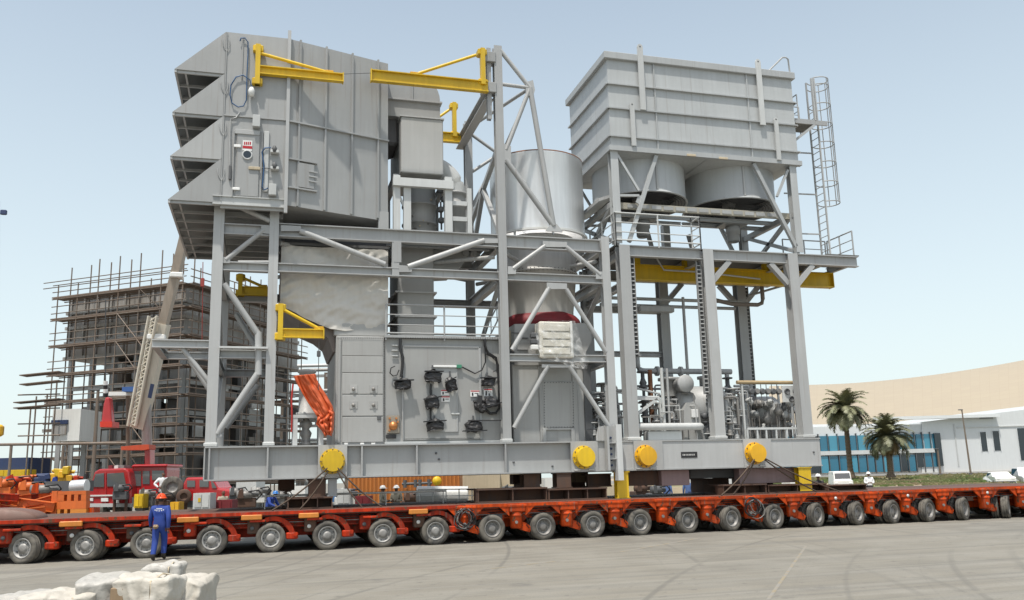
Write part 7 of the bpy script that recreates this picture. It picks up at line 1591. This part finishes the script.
crate(107, 579, .72, .75, .8, .2, 'tallest lumpy crate wrapped in grey film, left of the middle one', WRAPG, 4)
crate(60, 594, .56, 1.0, .9, .1, 'low long crate under pale sheeting, second from left', WRAP, 5)
crate(18, 597, .5, .8, .8, -.1, 'lowest wrapped crate at the bottom left corner', WRAPG, 6)

# ================================================================ more yard equipment behind the left trailer
random.seed(31)
cl = [(6, 489, 40, ORG, 'orange ram housing at the left edge above the heap'), (18, 486, 41, REDT, 'red steel spreader box near the left edge'), (31, 492, 39.5, ORG, 'orange swivel bracket in the left yard'), (44, 495, 39, ORGT, 'red orange knuckle joint beside the pierced bracket'),
      (121, 493, 46.5, DGREY, 'dark hydraulic block below the red cab door'), (147, 499, 41.5, DGREY, 'black valve block behind the yellow box'), (163, 503, 41, RUST, 'rusty bracket under the man in white'), (236, 497, 43, DGREY, 'dark pump right of the red truck'), (246, 500, 42, RUST, 'rusty clamp stack under the left skid end'),
      (258, 496, 45, WHITE, 'white pump body under the left skid end'), (281, 500, 46, RIMD, 'grey gas bottle cradle behind the lashings'), (345, 499, 43, WHITE, 'white compressor unit behind the grey jack'), (410, 502, 44, RUST, 'rusty clamp beside the white helmets'), (508, 496, 41, DGREY, 'dark generator behind the left middle stool'),
      (640, 493, 46, RUST, 'rusty frame pieces behind the dark girder block'), (655, 495, 44, DGREY, 'dark hose reel left of the pale blue workers'), (706, 493, 46, WHITE, 'white drum right of the pale blue workers'), (718, 494, 45, DGREY, 'black hose tangle by the right lashings'), (744, 492, 47, AMB, 'amber box behind the right lashings')]
for px, py, Z, mt, lab in cl:
    p = dp(px, py, Z); t = T('yard_equipment', lab, 'equipment', (p.x, p.y, 0), 0, 'equipment standing behind the trailer'); wv = random.uniform(.3, .55)
    m = MB(); m.cb(p.x-wv, p.x+wv, p.y-.4, p.y+.4, p.z-.35, p.z+.1, .04); m.build('body', mt, t)
    m = MB(); m.lathe([(0, -wv*.9), (.2, -wv*.9), (.2, wv*.5), (.12, wv*.6), (.12, wv*1.2), (0, wv*1.2)], (p.x, p.y-.3, p.z+.25), 'x', 12); m.build('drum', random.choice((mt, DGREY, RIMD)), t)
    m = MB(); m.prism([(p.x-wv*.8, p.y-.5, p.z+.1), (p.x-wv*.2, p.y-.5, p.z+.1), (p.x-wv*.3, p.y-.5, p.z+.55), (p.x-wv*.7, p.y-.5, p.z+.45)], (0, .12, 0)); m.build('bracket', mt, t)
    m = MB(); m.path([(p.x+wv, p.y-.4, p.z), (p.x+wv+.25, p.y-.5, p.z+.25), (p.x+wv+.1, p.y-.5, p.z+.45), (p.x+.1, p.y-.45, p.z+.4)], .04, 6); m.build('hose', BLACK, t)
    for s_ in (-1, 1): m = MB(); m.bar((p.x+s_*wv*.8, p.y, 0), (p.x+s_*wv*.8, p.y, p.z-.34), .12, .3); m.build('leg', RUST, t)


# ================================================================ dark beams and blocks added to darken the gap between trailer deck and skid
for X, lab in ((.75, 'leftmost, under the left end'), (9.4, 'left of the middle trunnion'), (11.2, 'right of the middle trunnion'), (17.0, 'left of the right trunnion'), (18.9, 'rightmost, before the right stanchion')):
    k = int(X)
    t = T('dark_filler_stack', 'added dark filler stack on a crosswise beam deep under the skid, '+lab, 'dark filler', (X, 3.6, DZ), 0, 'added dark filler stacks under the skid')
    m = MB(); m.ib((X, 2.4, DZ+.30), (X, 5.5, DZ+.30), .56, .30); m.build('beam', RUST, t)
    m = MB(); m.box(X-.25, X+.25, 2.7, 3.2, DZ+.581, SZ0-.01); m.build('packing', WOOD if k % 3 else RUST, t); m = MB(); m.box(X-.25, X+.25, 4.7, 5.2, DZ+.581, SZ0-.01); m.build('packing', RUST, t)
